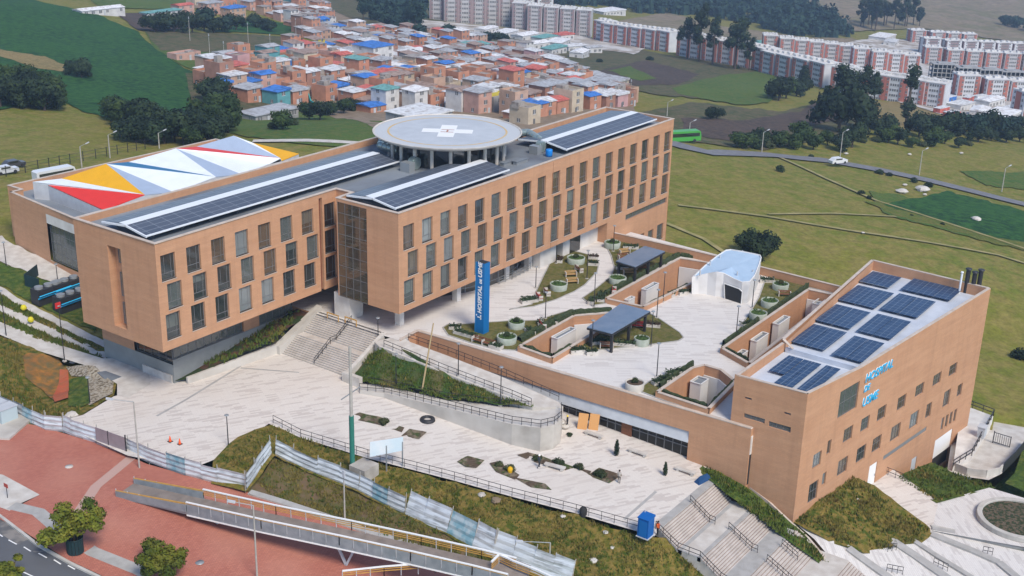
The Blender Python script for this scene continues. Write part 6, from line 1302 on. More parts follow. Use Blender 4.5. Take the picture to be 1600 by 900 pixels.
p=G(568,744,fbank); tag(MB().box(p.x-1.1,p.x+1.3,p.y-1.2,p.y+1.2,p.z-.5,p.z+1.5).build('concrete_chamber',M['concrete']),'square concrete chamber beside the green sleeved pole','concrete box')
# stones on the bank
for i,(x,y,s,l) in enumerate(((753,774,.5,'grey boulder beside the plaza railing'),(775,783,.7,'brown boulder right of the grey boulder on the bank'),(946,832,.35,'white stone below the plaza railing'),(957,856,.3,'small white stone on the lower bank'),(927,877,.55,'flat white slab on the lower bank'),(880,807,.35,'pale stone close under the railing'),(114,566,.5,'pale rock on the edge of the rubble bed'),(112,650,.9,'pale block of rubble beside the hoarding'),(1340,780,.25,'tiny white stone on the grass mound'))):
    s_f=fe if x<200 else (m1 if x>1300 else fbank); p=G(x,y,s_f); rr=random.Random(i); vs=[];m=MB()
    for zi,(rr_,zz) in enumerate(((.8,0),(1,.35),(.75,.75),(.2,.9))): vs+=[(p.x+s*rr_*rr.uniform(.75,1.15)*math.cos(2*PI*k/7),p.y+s*rr_*rr.uniform(.75,1.15)*math.sin(2*PI*k/7),p.z-.05+s*zz*.7) for k in range(7)]
    m.raw(vs,[(z*7+k,z*7+(k+1)%7,(z+1)*7+(k+1)%7,(z+1)*7+k) for z in range(3) for k in range(7)]+[(21,22,23,24,25,26,27)]); tag(m.build('boulder',M['paleconc'] if x!=775 else M['dirt']),l,'stone')
for x,y,c,l in((447,0,'',''),):
    pass
p=G(911,806,fbank); tag(MB().lathe(p,[(.4,0),(.45,.8),(.25,1.1),(.001,1.15)],10).build('dark_sack',M['dark']),'dark sack standing at the plaza railing','sack')
p=G(797,738,zl); tag(MB().lathe(p,[(.25,0),(.34,.25),(.3,.6),(.1,.75),(.001,.75)],10).build('yellow_sack',mat('yellow sack',(.62,.36,.01),.7)),'yellow sack standing in the weedy bed','sack')
p=G(875,668,zl); E=empty('rubble_sacks',tuple(p),'pile of pale sacks at the corner of the ramp','sacks'); 
for k,(x,y,z) in enumerate(((0,0,0),(.7,.5,0),(.3,-.6,0),(.3,0,.45))): MB().lathe((p.x+x,p.y+y,p.z+z),[(.3,0),(.55,.15),(.5,.4),(.2,.5),(.001,.5)],8).build('sack',M['paleconc'],E)
p=G(909,671,zl); q=G(916,672,zl); d=(q-p).normalized(); E=empty('plywood_sheet',tuple(p),'orange plywood sheets leaning on the shopfront','plywood')
for k in range(2): a=p+d*(k*1.25-.6)+Vector((.3*k,0,0)); MB().raw([a,a+d*1.2,a+d*1.2+Vector((.5,.1,2.)),a+Vector((.5,.1,2.)),a+Vector((.05,0,0)),a+d*1.2+Vector((.05,0,0)),a+d*1.2+Vector((.55,.1,2.)),a+Vector((.55,.1,2.))],[(0,1,2,3),(7,6,5,4),(0,4,5,1),(1,5,6,2),(2,6,7,3),(3,7,4,0)]).build('sheet',mat('plywood',(.58,.30,.11),.7),E)
# transformer yard at the left edge
yp=G(25,668,zr); E=empty('transformer_yard_slab',tuple(yp),'grey slab with pale kerb under the transformer boxes at the left edge','slab'); P=W2([(-30,640),(30,655),(50,660),(15,690),(-30,690)],fe); MB().prism([(p.x,p.y) for p in P],yp.z-.5,yp.z+.25).build('slab',M['concrete'],E)
for x,y,w,l in((10,655,1.,'pale grey transformer cabinet, right one at the left edge'),(-6,650,1.1,'pale grey transformer cabinet cut by the left edge')):
    p=G(x,y,yp.z+.25); C_=empty('transformer_cabinet',tuple(p),l,'cabinet','transformer cabinets'); M['cab']=mat('pale blue grey cabinet',(.42,.50,.52),.5); MB().box(p.x-1.1*w,p.x+1.1*w,p.y-.8,p.y+.8,p.z,p.z+1.7).build('body',M['cab'],C_); MB().box(p.x-1.2*w,p.x+1.2*w,p.y-.9,p.y+.9,p.z+1.7,p.z+1.8).build('lid',M['greypanel'],C_); MB().box(p.x-1.1*w-.03,p.x-1.1*w,p.y-.5,p.y+.5,p.z+.3,p.z+1.4).build('door',M['steel'],C_)
p=G(12,778,zr); E=empty('small_sign',tuple(p),'small red sign on a thin post at the left edge of the brick plaza','sign'); MB().tube(p,p+Vector((0,0,1.6)),.04).build('post',M['blacksteel'],E); MB().box(p.x-.05,p.x+.0,p.y-.35,p.y+.35,p.z+1.3,p.z+1.75).build('board',mat('faded red board',(.40,.07,.05),.7),E)
p=G(108,729,zr); tag(MB().lathe(p,[(.45,.0),(.45,.04),(.001,.05)],18).build('manhole_cover',M['paleconc']),'pale round manhole cover near the middle of the brick plaza','manhole cover'); p=G(312,879,zr); tag(MB().lathe(p,[(.45,.0),(.45,.04),(.001,.05)],18).build('manhole_cover',M['steel']),'dark round manhole cover right of the lower street tree','manhole cover')
# skip lid on the driveway and louvred grille by the plinth
p=G(171,587,zl); E=empty('dark_hatch',tuple(p),'dark rectangular hatch set in the driveway paving','hatch'); P=W2([(152,582),(165,580),(190,589),(175,595),(163,592)],zl); MB().prism([(q.x,q.y) for q in P],p.z-.1,p.z+.06).build('lid',M['roofdeck'],E)
m=MB(); m.box(5.0,5.18,5.2,11,-7.5,-6.4); tag(m.build('vent_panel',M['paleconc']),'pale louvred panel at the foot of the grey plinth','vent panel')
# chillers
for i,(x,y,l) in enumerate(((78,470,'left dark chiller in the plant yard'),(103,462,'rear dark chiller in the plant yard'),(112,482,'front dark chiller beside the hospital wall'))):
    p=G(x,y,tz)+Vector((0,0,.3)); E=empty('chiller',tuple(p),l,'chiller','dark chillers in the plant yard'); MB().box(p.x-2.4,p.x+2.4,p.y-1.,p.y+1.,p.z-.3,p.z+2.1).build('casing',M['blacksteel'],E)
    for k in range(3): MB().tube((p.x-1.6+1.6*k,p.y,p.z+2.1),(p.x-1.6+1.6*k,p.y,p.z+2.45),.62,n=14).build('fan',M['steel'],E)
    for k in range(2): q=p+Vector((-2.6,-1.2-.35*k,1.+.45*k)); MB().tube(q,q+Vector((5.4,.0,.2)),.09,n=8).build('cyan_pipe',M['cyan'],E)
P=W2([(40,448),(62,455)],tz); E=empty('plant_screen',tuple(P[0]),'dark green mesh screen at the left of the chillers','screen'); MB().bar(P[0]+Vector((0,0,.9)),P[1]+Vector((0,0,.9)),.1,2.2).bar(P[0]+Vector((0,0,.9)),G(60,432,tz)+Vector((0,0,.9)),.1,2.2).build('mesh_panel',M['teal'],E)
for i,(x,y,l) in enumerate(((38,489,'yellow flowering clump, left one in the planted strip'),(49,508,'yellow flowering clump, lower one in the planted strip'))): p=G(x,y,tz)+Vector((0,0,.5)); tag(MB().lathe(p,[(.3,0),(.5,.3),(.3,.7),(.001,.8)],8).build('yellow_plant',mat('yellow blooms',(.60,.52,.03),.8)),l,'plant')
# entrance clutter: barriers
for x,y,l in((520,500,'yellow barrier at the top of the stairs, left one'),(548,507,'yellow barrier at the top of the stairs, right one')):
    p=G(x,y,ZU); E=empty('barrier',tuple(p),l,'barrier','yellow barriers'); MB().box(p.x-.05,p.x+.05,p.y-1.1,p.y+1.1,p.z+.8,p.z+.95).build('rail',M['yellowrail'],E); MB().box(p.x-.05,p.x+.05,p.y-1.1,p.y-1.,p.z,p.z+.8).box(p.x-.05,p.x+.05,p.y+1.,p.y+1.1,p.z,p.z+.8).build('leg',M['yellowrail'],E)
# curved balustrade in front of the recessed lobby
bp=[(780,444),(800,437),(825,424),(840,410),(846,400)]
o=railing(MB(),[tuple(p) for p in W2(bp,ZU)],1.1,1.2,.04,(1.,.66,.33)).build('curved_balustrade',M['steel']); tag(o,'curved grey balustrade in front of the recessed lobby','railing')
# ---------- people ----------
def person(px,py,s,label,pose,shirt,pants,hat=None,vest=None,face=180,name='person'):
    p=G(px,py,s); E=empty(name,tuple(p),label,'person',rz=rad(face)); walk=.18 if pose=='walk' else .04
    J={'pel':(0,0,.95),'ch':(0,0,1.3),'nk':(0,.0,1.48),'hd':(0,-.02,1.62),'top':(0,-.01,1.74),'lh':(.1,0,.9),'lk':(.12,-walk,.5),'lf':(.12,-walk*.6,.08),'lt':(.12,-walk*.6-.14,.04),'rh':(-.1,0,.9),'rk':(-.12,walk*.4,.5),'rf':(-.12,walk*1.4,.08),'rt':(-.12,walk*1.4-.14,.04),'ls':(.19,0,1.42),'le':(.27,.05,1.14),'lw':(.25,-.12 if pose!='stand' else -.02,.9),'rs':(-.19,0,1.42),'re':(-.27,-.05,1.14),'rw':(-.24,-.18,.95)}
    Rr={'pel':.14,'ch':.16,'nk':.06,'hd':.1,'top':.085,'lh':.1,'rh':.1,'lk':.065,'rk':.065,'lf':.045,'rf':.045,'lt':.04,'rt':.04,'ls':.07,'rs':.07,'le':.045,'re':.045,'lw':.035,'rw':.035}
    Ed=[('pel','ch'),('ch','nk'),('nk','hd'),('hd','top'),('pel','lh'),('lh','lk'),('lk','lf'),('lf','lt'),('pel','rh'),('rh','rk'),('rk','rf'),('rf','rt'),('ch','ls'),('ls','le'),('le','lw'),('ch','rs'),('rs','re'),('re','rw')]
    ks=list(J); me=bpy.data.meshes.new('body'); me.from_pydata([J[k] for k in ks],[(ks.index(a),ks.index(b)) for a,b in Ed],[]); o=bpy.data.objects.new('body',me); COL.objects.link(o); sk=o.modifiers.new('s','SKIN'); su=o.modifiers.new('u','SUBSURF'); su.levels=1;su.render_levels=1
    for k,v in zip(ks,me.skin_vertices[0].data): v.radius=(Rr[k],Rr[k]); v.use_root=(k=='pel')
    dg=bpy.context.evaluated_depsgraph_get(); m2=bpy.data.meshes.new_from_object(o.evaluated_get(dg)); bpy.data.objects.remove(o)
    m2.materials.clear()
    for c in(pants,shirt,(.35,.2,.14)): m2.materials.append(mat('cloth' ,c,.9))
    for f in m2.polygons:
        z=f.center.z; f.material_index=2 if (z>1.5 or (abs(f.center.x)>.2 and z<.98)) else (1 if z>.95 else 0); f.use_smooth=True
    o=bpy.data.objects.new('body',m2);COL.objects.link(o);o.parent=E
    if hat: h_=MB().lathe((0,-.01,1.66),[(.15,0),(.125,.03),(.115,.1),(.06,.16),(.001,.17)],12).build('helmet',mat('helmet',hat,.4),origin=(0,0,0)); h_.parent=E
    else: h_=MB().lathe((0,.01,1.65),[(.115,0),(.11,.07),(.06,.13),(.001,.14)],12).build('hair',mat('hair',(.02,.015,.012),.9),origin=(0,0,0)); h_.parent=E
    if vest: v_=MB().lathe((0,0,1.02),[(.2,0),(.2,.2),(.21,.36),(.12,.45)],12).build('vest',mat('vest',vest,.7),origin=(0,0,0)); v_.parent=E
    return E
person(842,731,zl,'person in a white helmet and dark clothes walking across the lower plaza','walk',(.05,.06,.07),(.03,.035,.045),hat=(.8,.8,.78),face=60); person(855,685,zl,'person in dark clothes walking near the foot of the ramp','walk',(.05,.07,.08),(.03,.04,.05),face=150); person(886,669,zl,'worker in a yellow helmet standing by the pale sacks','stand',(.03,.03,.035),(.03,.03,.035),hat=(.75,.55,.05),face=200); person(1027,836,zl,'worker in an orange vest beside the blue portable toilet','stand',(.35,.05,.03),(.02,.02,.025),vest=(.75,.14,.03),face=240); person(967,755,zl,'person in pale clothes crouching by the square flower bed','stand',(.4,.36,.32),(.08,.07,.06),face=100)
# ================= BACKGROUND: TOWN, APARTMENTS, TREES =================
def P2(p):
    v=np.array(p)-C; k=v@_fw; return 800+F*(v@_R)/k,450-F*(v@_U)/k,k
ORD=['leftmost','second leftmost','third leftmost','fourth leftmost','fifth leftmost','sixth leftmost','seventh leftmost','eighth leftmost','ninth leftmost','tenth leftmost']
WALLC={'orange brick':(.50,.24,.15),'pale brick':(.52,.34,.24),'brown brick':(.38,.20,.14),'salmon':(.56,.34,.27),'grey block':(.36,.35,.34),'white':(.62,.61,.59),'cream':(.55,.46,.34),'pink':(.55,.33,.32),'teal':(.12,.34,.36),'yellow':(.58,.48,.07),'blue':(.04,.16,.42)}
ROOFC={'grey sheet':(.36,.37,.38),'pale sheet':(.56,.57,.57),'blue sheet':(.05,.17,.48),'red sheet':(.50,.13,.10),'bare slab':(.30,.27,.24),'rusty sheet':(.30,.22,.18),'teal sheet':(.14,.32,.30),'white sheet':(.70,.70,.69)}
HM={k:mat('house '+k,v,.9,tuple(x*.78 for x in v),.5,.9) for k,v in WALLC.items()}; RM={k:mat('roof '+k,v,.7,(v[0]*.62,v[1]*.55,v[2]*.52),.55,.8,tuple(min(.8,x*1.25) for x in v),.9,contrast=(.45,.62)) for k,v in ROOFC.items()}
_wm=None
def simplewin(w,h):
    k=('sw',round(w,1),round(h,1))
    if k not in _wcache:
        m=MB().use(M['frame']).box(-w/2,w/2,-.06,.04,0,h); m.use(M['white']).box(-w/2-.06,w/2+.06,-.09,-.06,-.08,0).box(-.04,.04,-.08,-.05,0,h); me=m.build('window',None,origin=(0,0,0)); _wcache[k]=me.data; bpy.data.objects.remove(me)
    return _wcache[k]
houses=[]
def house(x,y,w,d,h,ang,wall,roof,rkind,seed,nfl,loc=None,group='houses of the hillside town',label=None):
    r=random.Random(seed); z=float(tz(x,y)); E=empty('house',(x,y,z),'x','house',group,rz=ang)
    b=MB(); b.box(-w/2,w/2,-d/2,d/2,-4,h)
    if rkind=='slab' : b.box(-w/2,w/2,-d/2,-d/2+.2,h,h+.8).box(-w/2,-w/2+.2,-d/2+.2,d/2,h,h+.8).box(w/2-.2,w/2,-d/2+.2,d/2,h,h+.8).box(-w/2+.2,w/2-.2,d/2-.2,d/2,h,h+.8)
    o=b.build('wall',HM[wall],origin=(0,0,0)); o.parent=E
    m=MB()
    if rkind=='slab':
        m.box(-w/2+.2,w/2-.2,-d/2+.2,d/2-.2,h,h+.06)
        if r.random()<.4: q=(r.uniform(-w/3,w/3),r.uniform(-d/3,d/3)); m.tube((q[0],q[1],h+.3),(q[0],q[1],h+1.4),.55,n=8)
        for k in range(r.randint(0,2)): q=(r.uniform(-w/3,w/3),r.uniform(-d/3,d/3)); s=r.uniform(.9,1.8); m.box(q[0]-s,q[0]+s,q[1]-s*.8,q[1]+s*.8,h+.06,h+r.uniform(.5,2.2))
    elif rkind=='shed':
        e=.35;a=r.choice([.25,.6]); 
        wedge(m,-w/2-e,w/2+e,-d/2-e,d/2+e,h-.02,h+.12,h+.12+a)
    else:
        e=.3;a=r.uniform(.5,1.); vs=[(-w/2-e,-d/2-e,h),(w/2+e,-d/2-e,h),(w/2+e,d/2+e,h),(-w/2-e,d/2+e,h),(-w/2-e,0,h+a),(w/2+e,0,h+a)]; m.raw(vs,[(0,1,5,4),(2,3,4,5),(3,0,4),(1,2,5),(3,2,1,0)])
    o=m.build('roof',RM[roof],origin=(0,0,0)); o.parent=E
    fh=h/nfl
    for fl in range(nfl):
        nw=max(1,int(w/3.2))
        for k in range(nw):
            if r.random()<.85: o=bpy.data.objects.new('window',simplewin(r.choice([1.1,1.5]),1.3)); COL.objects.link(o);o.parent=E;o.location=(-w/2+w*(k+.5)/nw+r.uniform(-.2,.2),-d/2,fl*fh+1.)
        if r.random()<.5: o=bpy.data.objects.new('window',simplewin(1.1,1.1)); COL.objects.link(o);o.parent=E;o.location=(-w/2,r.uniform(-d/4,d/4),fl*fh+1.1); o.rotation_euler=(0,0,-PI/2)
    o=MB().box(r.uniform(-w/3,0),0,-d/2-.07,-d/2+.02,0,2.1) ; 
    dx=r.uniform(-w/3,w/3); o=MB().box(dx-.45,dx+.45,-d/2-.1,-d/2-.04,0,2.1).build('door',M['frame'] if r.random()<.6 else M['greypanel'],origin=(0,0,0)); o.parent=E
    px,py,_=P2((x,y,z+h/2)); houses.append((E,px,py,nfl,wall,roof,label)); return E
TOWN=[(318,112),(392,105),(440,92),(490,70),(440,34),(400,20),(430,0),(500,5),(520,45),(600,52),(690,66),(800,82),(868,100),(890,120),(945,140),(998,170),(960,172),(850,190),(815,195),(780,180),(690,172),(590,178),(565,190),(550,165),(470,158),(445,170),(400,160),(350,160),(318,132)]
rt=random.Random(77)
def towngen():
    ang0=rad(-4); cand=[]
    ca_,sa_=math.cos(ang0),math.sin(ang0); cnt=0
    c0=G(640,130,tz)
    for j in range(-40,46):
        for i in range(-48,54):
            u=i*6.3+(j//2)*2.4; v=j*7.3+ (j//2)*3.0
            x=c0.x+u*ca_-v*sa_+rt.uniform(-.7,.7); y=c0.y+u*sa_+v*ca_+rt.uniform(-.6,.6)
            z=float(tz(x,y)); px,py,k=P2((x,y,z))
            if k<50 or not inpoly(np.array(px),np.array(py),TOWN): continue
            if rt.random()<.05: continue
            w=rt.uniform(5.3,6.4);d=rt.uniform(6.2,7.4); nf=rt.choices([1,2,3,4],[30,48,20,2])[0]
            wall=rt.choices(list(WALLC),[46,15,12,6,8,6,4,3,1,1,1])[0]; roof=rt.choices(list(ROOFC),[24,15,5,6,34,12,2,5])[0]
            rk='slab' if roof=='bare slab' else rt.choice(['shed','shed','shed','gable'])
            cand.append((k,(x,y,w,d,nf*2.35+rt.uniform(-.2,.3),ang0+rt.uniform(-.09,.09),wall,roof,rk,rt.randint(0,9999),nf)))
    cand.sort(key=lambda t:t[0])
    for k,a in cand[:270]: house(*a)
    far=MB()     # the houses farthest up the town, a few pixels each
    for k,(x,y,w,d,h,ang,wall,roof,rk,sd,nf) in cand[270:]:
        z=float(tz(x,y)); ca2,sa2=math.cos(ang),math.sin(ang); q=lambda u,v: (x+u*ca2-v*sa2,y+u*sa2+v*ca2)
        base=[q(-w/2,-d/2),q(w/2,-d/2),q(w/2,d/2),q(-w/2,d/2)]; far.use(HM[wall]).prism(base,z-4,z+h,top=False); a=.5 if rk!='slab' else 0
        bb=[q(-w/2-.3,-d/2-.3),q(w/2+.3,-d/2-.3),q(w/2+.3,d/2+.3),q(-w/2-.3,d/2+.3)]; far.use(RM[roof]); P=[(*bb[0],z+h+.02),(*bb[1],z+h+.02),(*bb[2],z+h+.02+a),(*bb[3],z+h+.02+a)]; far.face(P)
        far.use(M['frame'])
        for f_ in range(nf):
            for u in (-w/4,w/4):
                s=[q(u-.5,-d/2-.05),q(u+.5,-d/2-.05)]; far.face([(*s[0],z+f_*2.5+1),(*s[1],z+f_*2.5+1),(*s[1],z+f_*2.5+2.2),(*s[0],z+f_*2.5+2.2)])
    if far.f: tag(far.build('distant_houses'),'farthest small houses at the top of the hillside town','houses',kind='stuff')
    return len(cand)
ntown=towngen()
# particular houses
def hp_(px,py,w,d,nf,wall,roof,rk,label,ang=-4,hh=None): p=G(px,py,tz); return house(p.x,p.y,w,d,hh or nf*2.7,rad(ang),wall,roof,rk,px,nf,label=label)
hp_(583,112,11,12,4,'white','blue sheet','shed','tall pale four storey house with a blue roof above the town'); hp_(490,46,15,9,2,'blue','blue sheet','gable','long bright blue house at the top left of the town'); hp_(655,205,13,12,2,'grey block','pale sheet','shed','large pale roofed house right behind the helipad left edge'); hp_(420,186,16,8,1,'grey block','grey sheet','shed','long low shed with a grey sheet roof below the town'); hp_(762,172,6,6,2,'yellow','white sheet','slab','small yellow house behind the helipad'); hp_(945,148,14,11,2,'cream','grey sheet','shed','large cream brick house at the right end of the town')
hp_(880,113,12,8,1,'white','red sheet','gable','white house with a red roof in the field right of the town'); hp_(286,24,9,7,2,'salmon','red sheet','gable','red roofed salmon house alone at the top left'); hp_(252,26,20,6,1,'white','teal sheet','shed','long low pale shed left of the red roofed house'); hp_(155,22,22,8,1,'white','white sheet','gable','white roofed farm shed at the top left of the crops'); hp_(288,93,11,6,1,'salmon','bare slab','slab','roofless brick ruin in the pasture',hh=2.2)
for i,(x,y,w_,l) in enumerate(((330,14,'salmon','salmon house behind the hedge row at the top left'),(365,22,'pale brick','pale house with a blue roof behind the hedge row'),(352,4,'orange brick','orange house at the top edge left of the town'),(395,10,'salmon','salmon house at the top edge nearest the blue house'),(310,2,'cream','cream house at the top edge, leftmost of the cluster'))): hp_(x,y+6,10,8,2,w_,['grey sheet','blue sheet','pale sheet','grey sheet','pale sheet'][i],'shed',l)
# label the generated houses: look first, then where it stands
_g={}
def zone(px,py):
    v='at the top' if py<62 else ('in the upper rows' if py<95 else ('in the middle rows' if py<125 else 'in the nearest rows'))
    h_='left of the town' if px<470 else ('left of centre of the town' if px<590 else ('above helipad left half' if px<700 else ('above helipad right half' if px<815 else 'towards the right end of the town')))
    return v+' '+h_
NF={1:'one storey',2:'two storey',3:'three storey',4:'four storey'}
for E,px,py,nf,wl_,ro,lb in houses:
    if lb: E['label']=lb
    else: _g.setdefault((nf,wl_,ro,zone(px,py)),[]).append((px,E))
for (nf,wl_,ro,zn),L_h in _g.items():
    L_h.sort(key=lambda t:t[0])
    for i,(px,E) in enumerate(L_h): E['label']='%s%s %s house, %s roof, %s'%((ORD[i]+' ') if len(L_h)>1 else '',NF[nf],wl_,ro,zn)
    if len(L_h)>1 or len(L_h[0][1]['label'].split())>16:
        for i,(px,E) in enumerate(L_h):
            z_=zn.replace('at the top ','top, ').replace('in the upper rows ','upper rows, ').replace('in the middle rows ','middle rows, ').replace('in the nearest rows ','nearest rows, ').replace(' of the town','').replace('towards the right end','right end').replace('left of centre','left centre')
            E['label']='%s%s %s house, %s roof, %s'%((ORD[i]+' ') if len(L_h)>1 else '',NF[nf].split()[0]+'-storey',wl_,ro,z_)
# ---------- apartment blocks ----------
AM={'white':mat('apartment pale render',(.60,.61,.62),.9,(.52,.53,.55),.4),'grey':mat('apartment grey',(.47,.46,.46),.9,(.42,.41,.41),.4),'red':mat('apartment red brick',(.42,.16,.12),.9,(.36,.13,.10),.4),'mauve':mat('apartment mauve',(.30,.22,.22),.9,(.26,.19,.19),.4),'raw':mat('raw concrete frame',(.36,.36,.35),.9,(.28,.28,.28),.4)}
M['aproof']=mat('pale flat roof',(.66,.65,.63),.8,(.52,.51,.49),.25)
def blockmesh(w,d,nf,c1,c2,fh=2.5,raw=False):
    h=nf*fh; m=MB()
    if raw:
        m.use(AM['raw'])
        for f in range(nf+1): m.box(-w/2,w/2,-d/2,d/2,f*fh-.25,f*fh)
        for i in range(6):
            for y in(-d/2+.3,d/2-.3): x=-w/2+.3+(w-.6)*i/5; m.box(x-.25,x+.25,y-.25,y+.25,0,h-.26)
        m.use(M['dark']).box(-w/2+1.5,w/2-1.5,-d/2+1.5,d/2-1.5,.01,h-.3)
    else:
        m.use(AM[c1]).box(-w/2,w/2,-d/2,d/2,-5,h); m.use(AM[c2]); 
        for x0,x1_ in ((-w/2+.6,-w/2+w*.24),(w/2-w*.24,w/2-.6)): m.box(x0,x1_,-d/2-.35,-d/2+.02,-3,h-.4)
        m.box(-w/2-.3,-w/2+.02,-d*.2,d*.2,-3,h-.4)
    return m,h
AB={}
def protoblock(key,w,d,nf,c1,c2,raw=False):
    m,h=blockmesh(w,d,nf,c1,c2,raw=raw); body=m.build('wall',None,origin=(0,0,0)); me=body.data; bpy.data.objects.remove(body); r=MB()
    if not raw:
        r.box(-w/2-.2,w/2+.2,-d/2-.3,d/2+.2,h,h+.35)
        for k in range(5): x=-w/2+w*(k+.5)/5; r.box(x-1.1,x+.9,-1.5+(k%2)*1.4,1.+(k%2)*1.4,h+.35,h+1.3)
    else: r.box(-w/4,w/4,-d/4,d/4,h,h+.6)
    ro=r.build('roof',M['aproof'] if not raw else AM['raw'],origin=(0,0,0)); rm_=ro.data; bpy.data.objects.remove(ro); wins=[]
    if not raw:
        for f in range(nf):
            for x in (-w*.31,-w*.16,-w*.05,w*.05,w*.16,w*.31): wins.append((x,-d/2-(.36 if abs(x)>w*.26 else 0),f*2.5+.8,0))
            for y in(-d*.32,d*.32): wins.append((-w/2,y,f*2.5+.8,-PI/2))
    AB[key]=(me,rm_,wins,h)
protoblock('redwhite',15,10,5,'white','red'); protoblock('tallgrey',14,11,7,'grey','mauve'); protoblock('mauve',14,10,5,'grey','red'); protoblock('raw',17,10,4,'','',True); protoblock('pink',15,10,6,'mauve','white')
WM2=MB().use(M['frame']).box(-.55,.55,-.08,.03,0,1.15).use(M['white']).box(-.6,.6,-.12,-.08,-.08,0).build('window',None,origin=(0,0,0)); wmd=WM2.data; bpy.data.objects.remove(WM2)
def aptrow(a,b,n,key,rowlabel,zoff=0,gap=.0,win=True,sc=1.):
    A=G(*a,tz);B=G(*b,tz); d=B-A; d.z=0; ang=math.atan2(d.y,d.x); 
    if math.sin(ang-math.atan2(-_r[1],-_r[0]))!=0 and (Vector((math.sin(ang),-math.cos(ang),0)).dot(Vector((C[0]-A.x,C[1]-A.y,0)))<0): ang+=PI
    me,rm_,wins,h=AB[key]; nrm=Vector((math.sin(ang),-math.cos(ang),0))
    for k in range(n):
        p=A.lerp(B,(k+.5)/n) if n>1 else A; z=float(tz(p.x,p.y)); left=[ 'leftmost','second','third','fourth','fifth','sixth','seventh','eighth','ninth','tenth','eleventh','twelfth'][k]
        E=empty('apartment_block',(p.x,p.y,z),('%s block %s'%(left,rowlabel)) if n>1 else rowlabel,'apartment block','apartment blocks in the valley',rz=ang); E.scale=(min(1.02,max(.66,(d.length/n)/16.6)) if n>1 else 1,1,sc*(1 if k%3 else 1.0)); jr=((k*7919)%11/11-.5); E.location.x+=nrm.x*jr*5; E.location.y+=nrm.y*jr*5; E.rotation_euler.z+=jr*.08
        for nm,mm in(('wall',me),('roof',rm_)): o=bpy.data.objects.new(nm,mm);COL.objects.link(o);o.parent=E
        if win:
            for x,y,zz,rr in wins: o=bpy.data.objects.new('window',wmd);COL.objects.link(o);o.parent=E;o.location=(x,y,zz);o.rotation_euler=(0,0,rr)
def R_(*a,**k): aptrow(*a,**k)
R_((672,30),(800,42),6,'tallgrey','from the left in the tall grey row at the top',sc=1.1)
R_((800,45),(925,58),5,'tallgrey','from the left in the grey row above the white roofs',sc=.95)
R_((700,10),(860,20),5,'pink','from the left in the farthest row at the top middle')
R_((930,62),(1055,82),6,'redwhite','from the left in the row between grey blocks and eucalyptus trees',sc=.95)
R_((1060,86),(1180,108),5,'redwhite','from the left in the row behind the eucalyptus trees')
R_((1178,108),(1300,138),5,'redwhite','from the left in the row with the dark cypress',sc=.95)
R_((1300,142),(1475,170),6,'redwhite','from the left in the front row behind the big dark trees',sc=.95)
R_((1190,84),(1330,102),6,'mauve','from the left in the second row behind the cypress'); R_((1330,105),(1430,117),4,'redwhite','from the left in the second row, right part')
R_((1440,100),(1620,112),6,'mauve','from the left in the right hand brick row'); R_((1455,124),(1625,140),5,'raw','from the left in the row of unfinished concrete frames')
R_((1490,150),(1640,163),4,'redwhite','from the left in the brick row below the concrete frames',sc=.9); R_((1420,66),(1520,72),4,'mauve','from the left in the farthest row below the dry hill',sc=.8); R_((1590,186),(1660,190),2,'redwhite','from the left at the right picture edge'); R_((1600,90),(1640,94),2,'raw','from the left of the far frames at the right edge'); R_((1440,84),(1600,92),6,'pink','from the left in the pale row behind the right hand brick row',sc=.8)
# low white sheds and site buildings
sh=random.Random(9)
for i,(x,y,w,d,c,l) in enumerate(((820,62,16,9,'white sheet','left of the low white market sheds'),(850,66,14,8,'teal sheet','teal roofed shed among the low market sheds'),(835,76,15,8,'white sheet','front left of the low market sheds'),(872,73,16,9,'white sheet','middle white shed below the grey apartments'),(895,80,12,8,'pale sheet','shed with a pale roof right of the market sheds'),(865,84,14,7,'teal sheet','front teal roofed market shed'),(905,90,12,7,'white sheet','front right white shed below the apartments'),(880,62,10,8,'red sheet','red roofed shed among the white sheds'),(760,52,14,8,'white sheet','leftmost white shed at the foot of the tall blocks'),(790,58,14,8,'white sheet','second white shed at the foot of the tall blocks'),(925,83,10,5,'grey sheet','small grey shed at the end of the lane'),(1560,190,22,10,'white sheet','large white flat roofed site building at the right'),(1530,182,12,7,'white sheet','small white site office at the right'),(1378,62,22,14,'white sheet','white tented depot on the tan ground'),(1392,70,16,9,'pale sheet','pale shed beside the white tented depot'),(1500,172,12,7,'pale sheet','pale site shed below the concrete frames'),(1545,165,16,8,'white sheet','white roofed store below the concrete frames'),(950,22,24,16,'white sheet','white gable roofed hall in front of the dark forest'))):
    house(*[v for v in (G(x,y,tz).x,G(x,y,tz).y)],w,d,3.4,rad(sh.uniform(-20,20)),'white','%s'%c,'shed' if i%2 else 'gable',i,1,group='low sheds in the valley',label=l)[ 'label']=l; houses[-1][0]['category']='shed'; houses[-1][0].name='shed'
cc=random.Random(3)
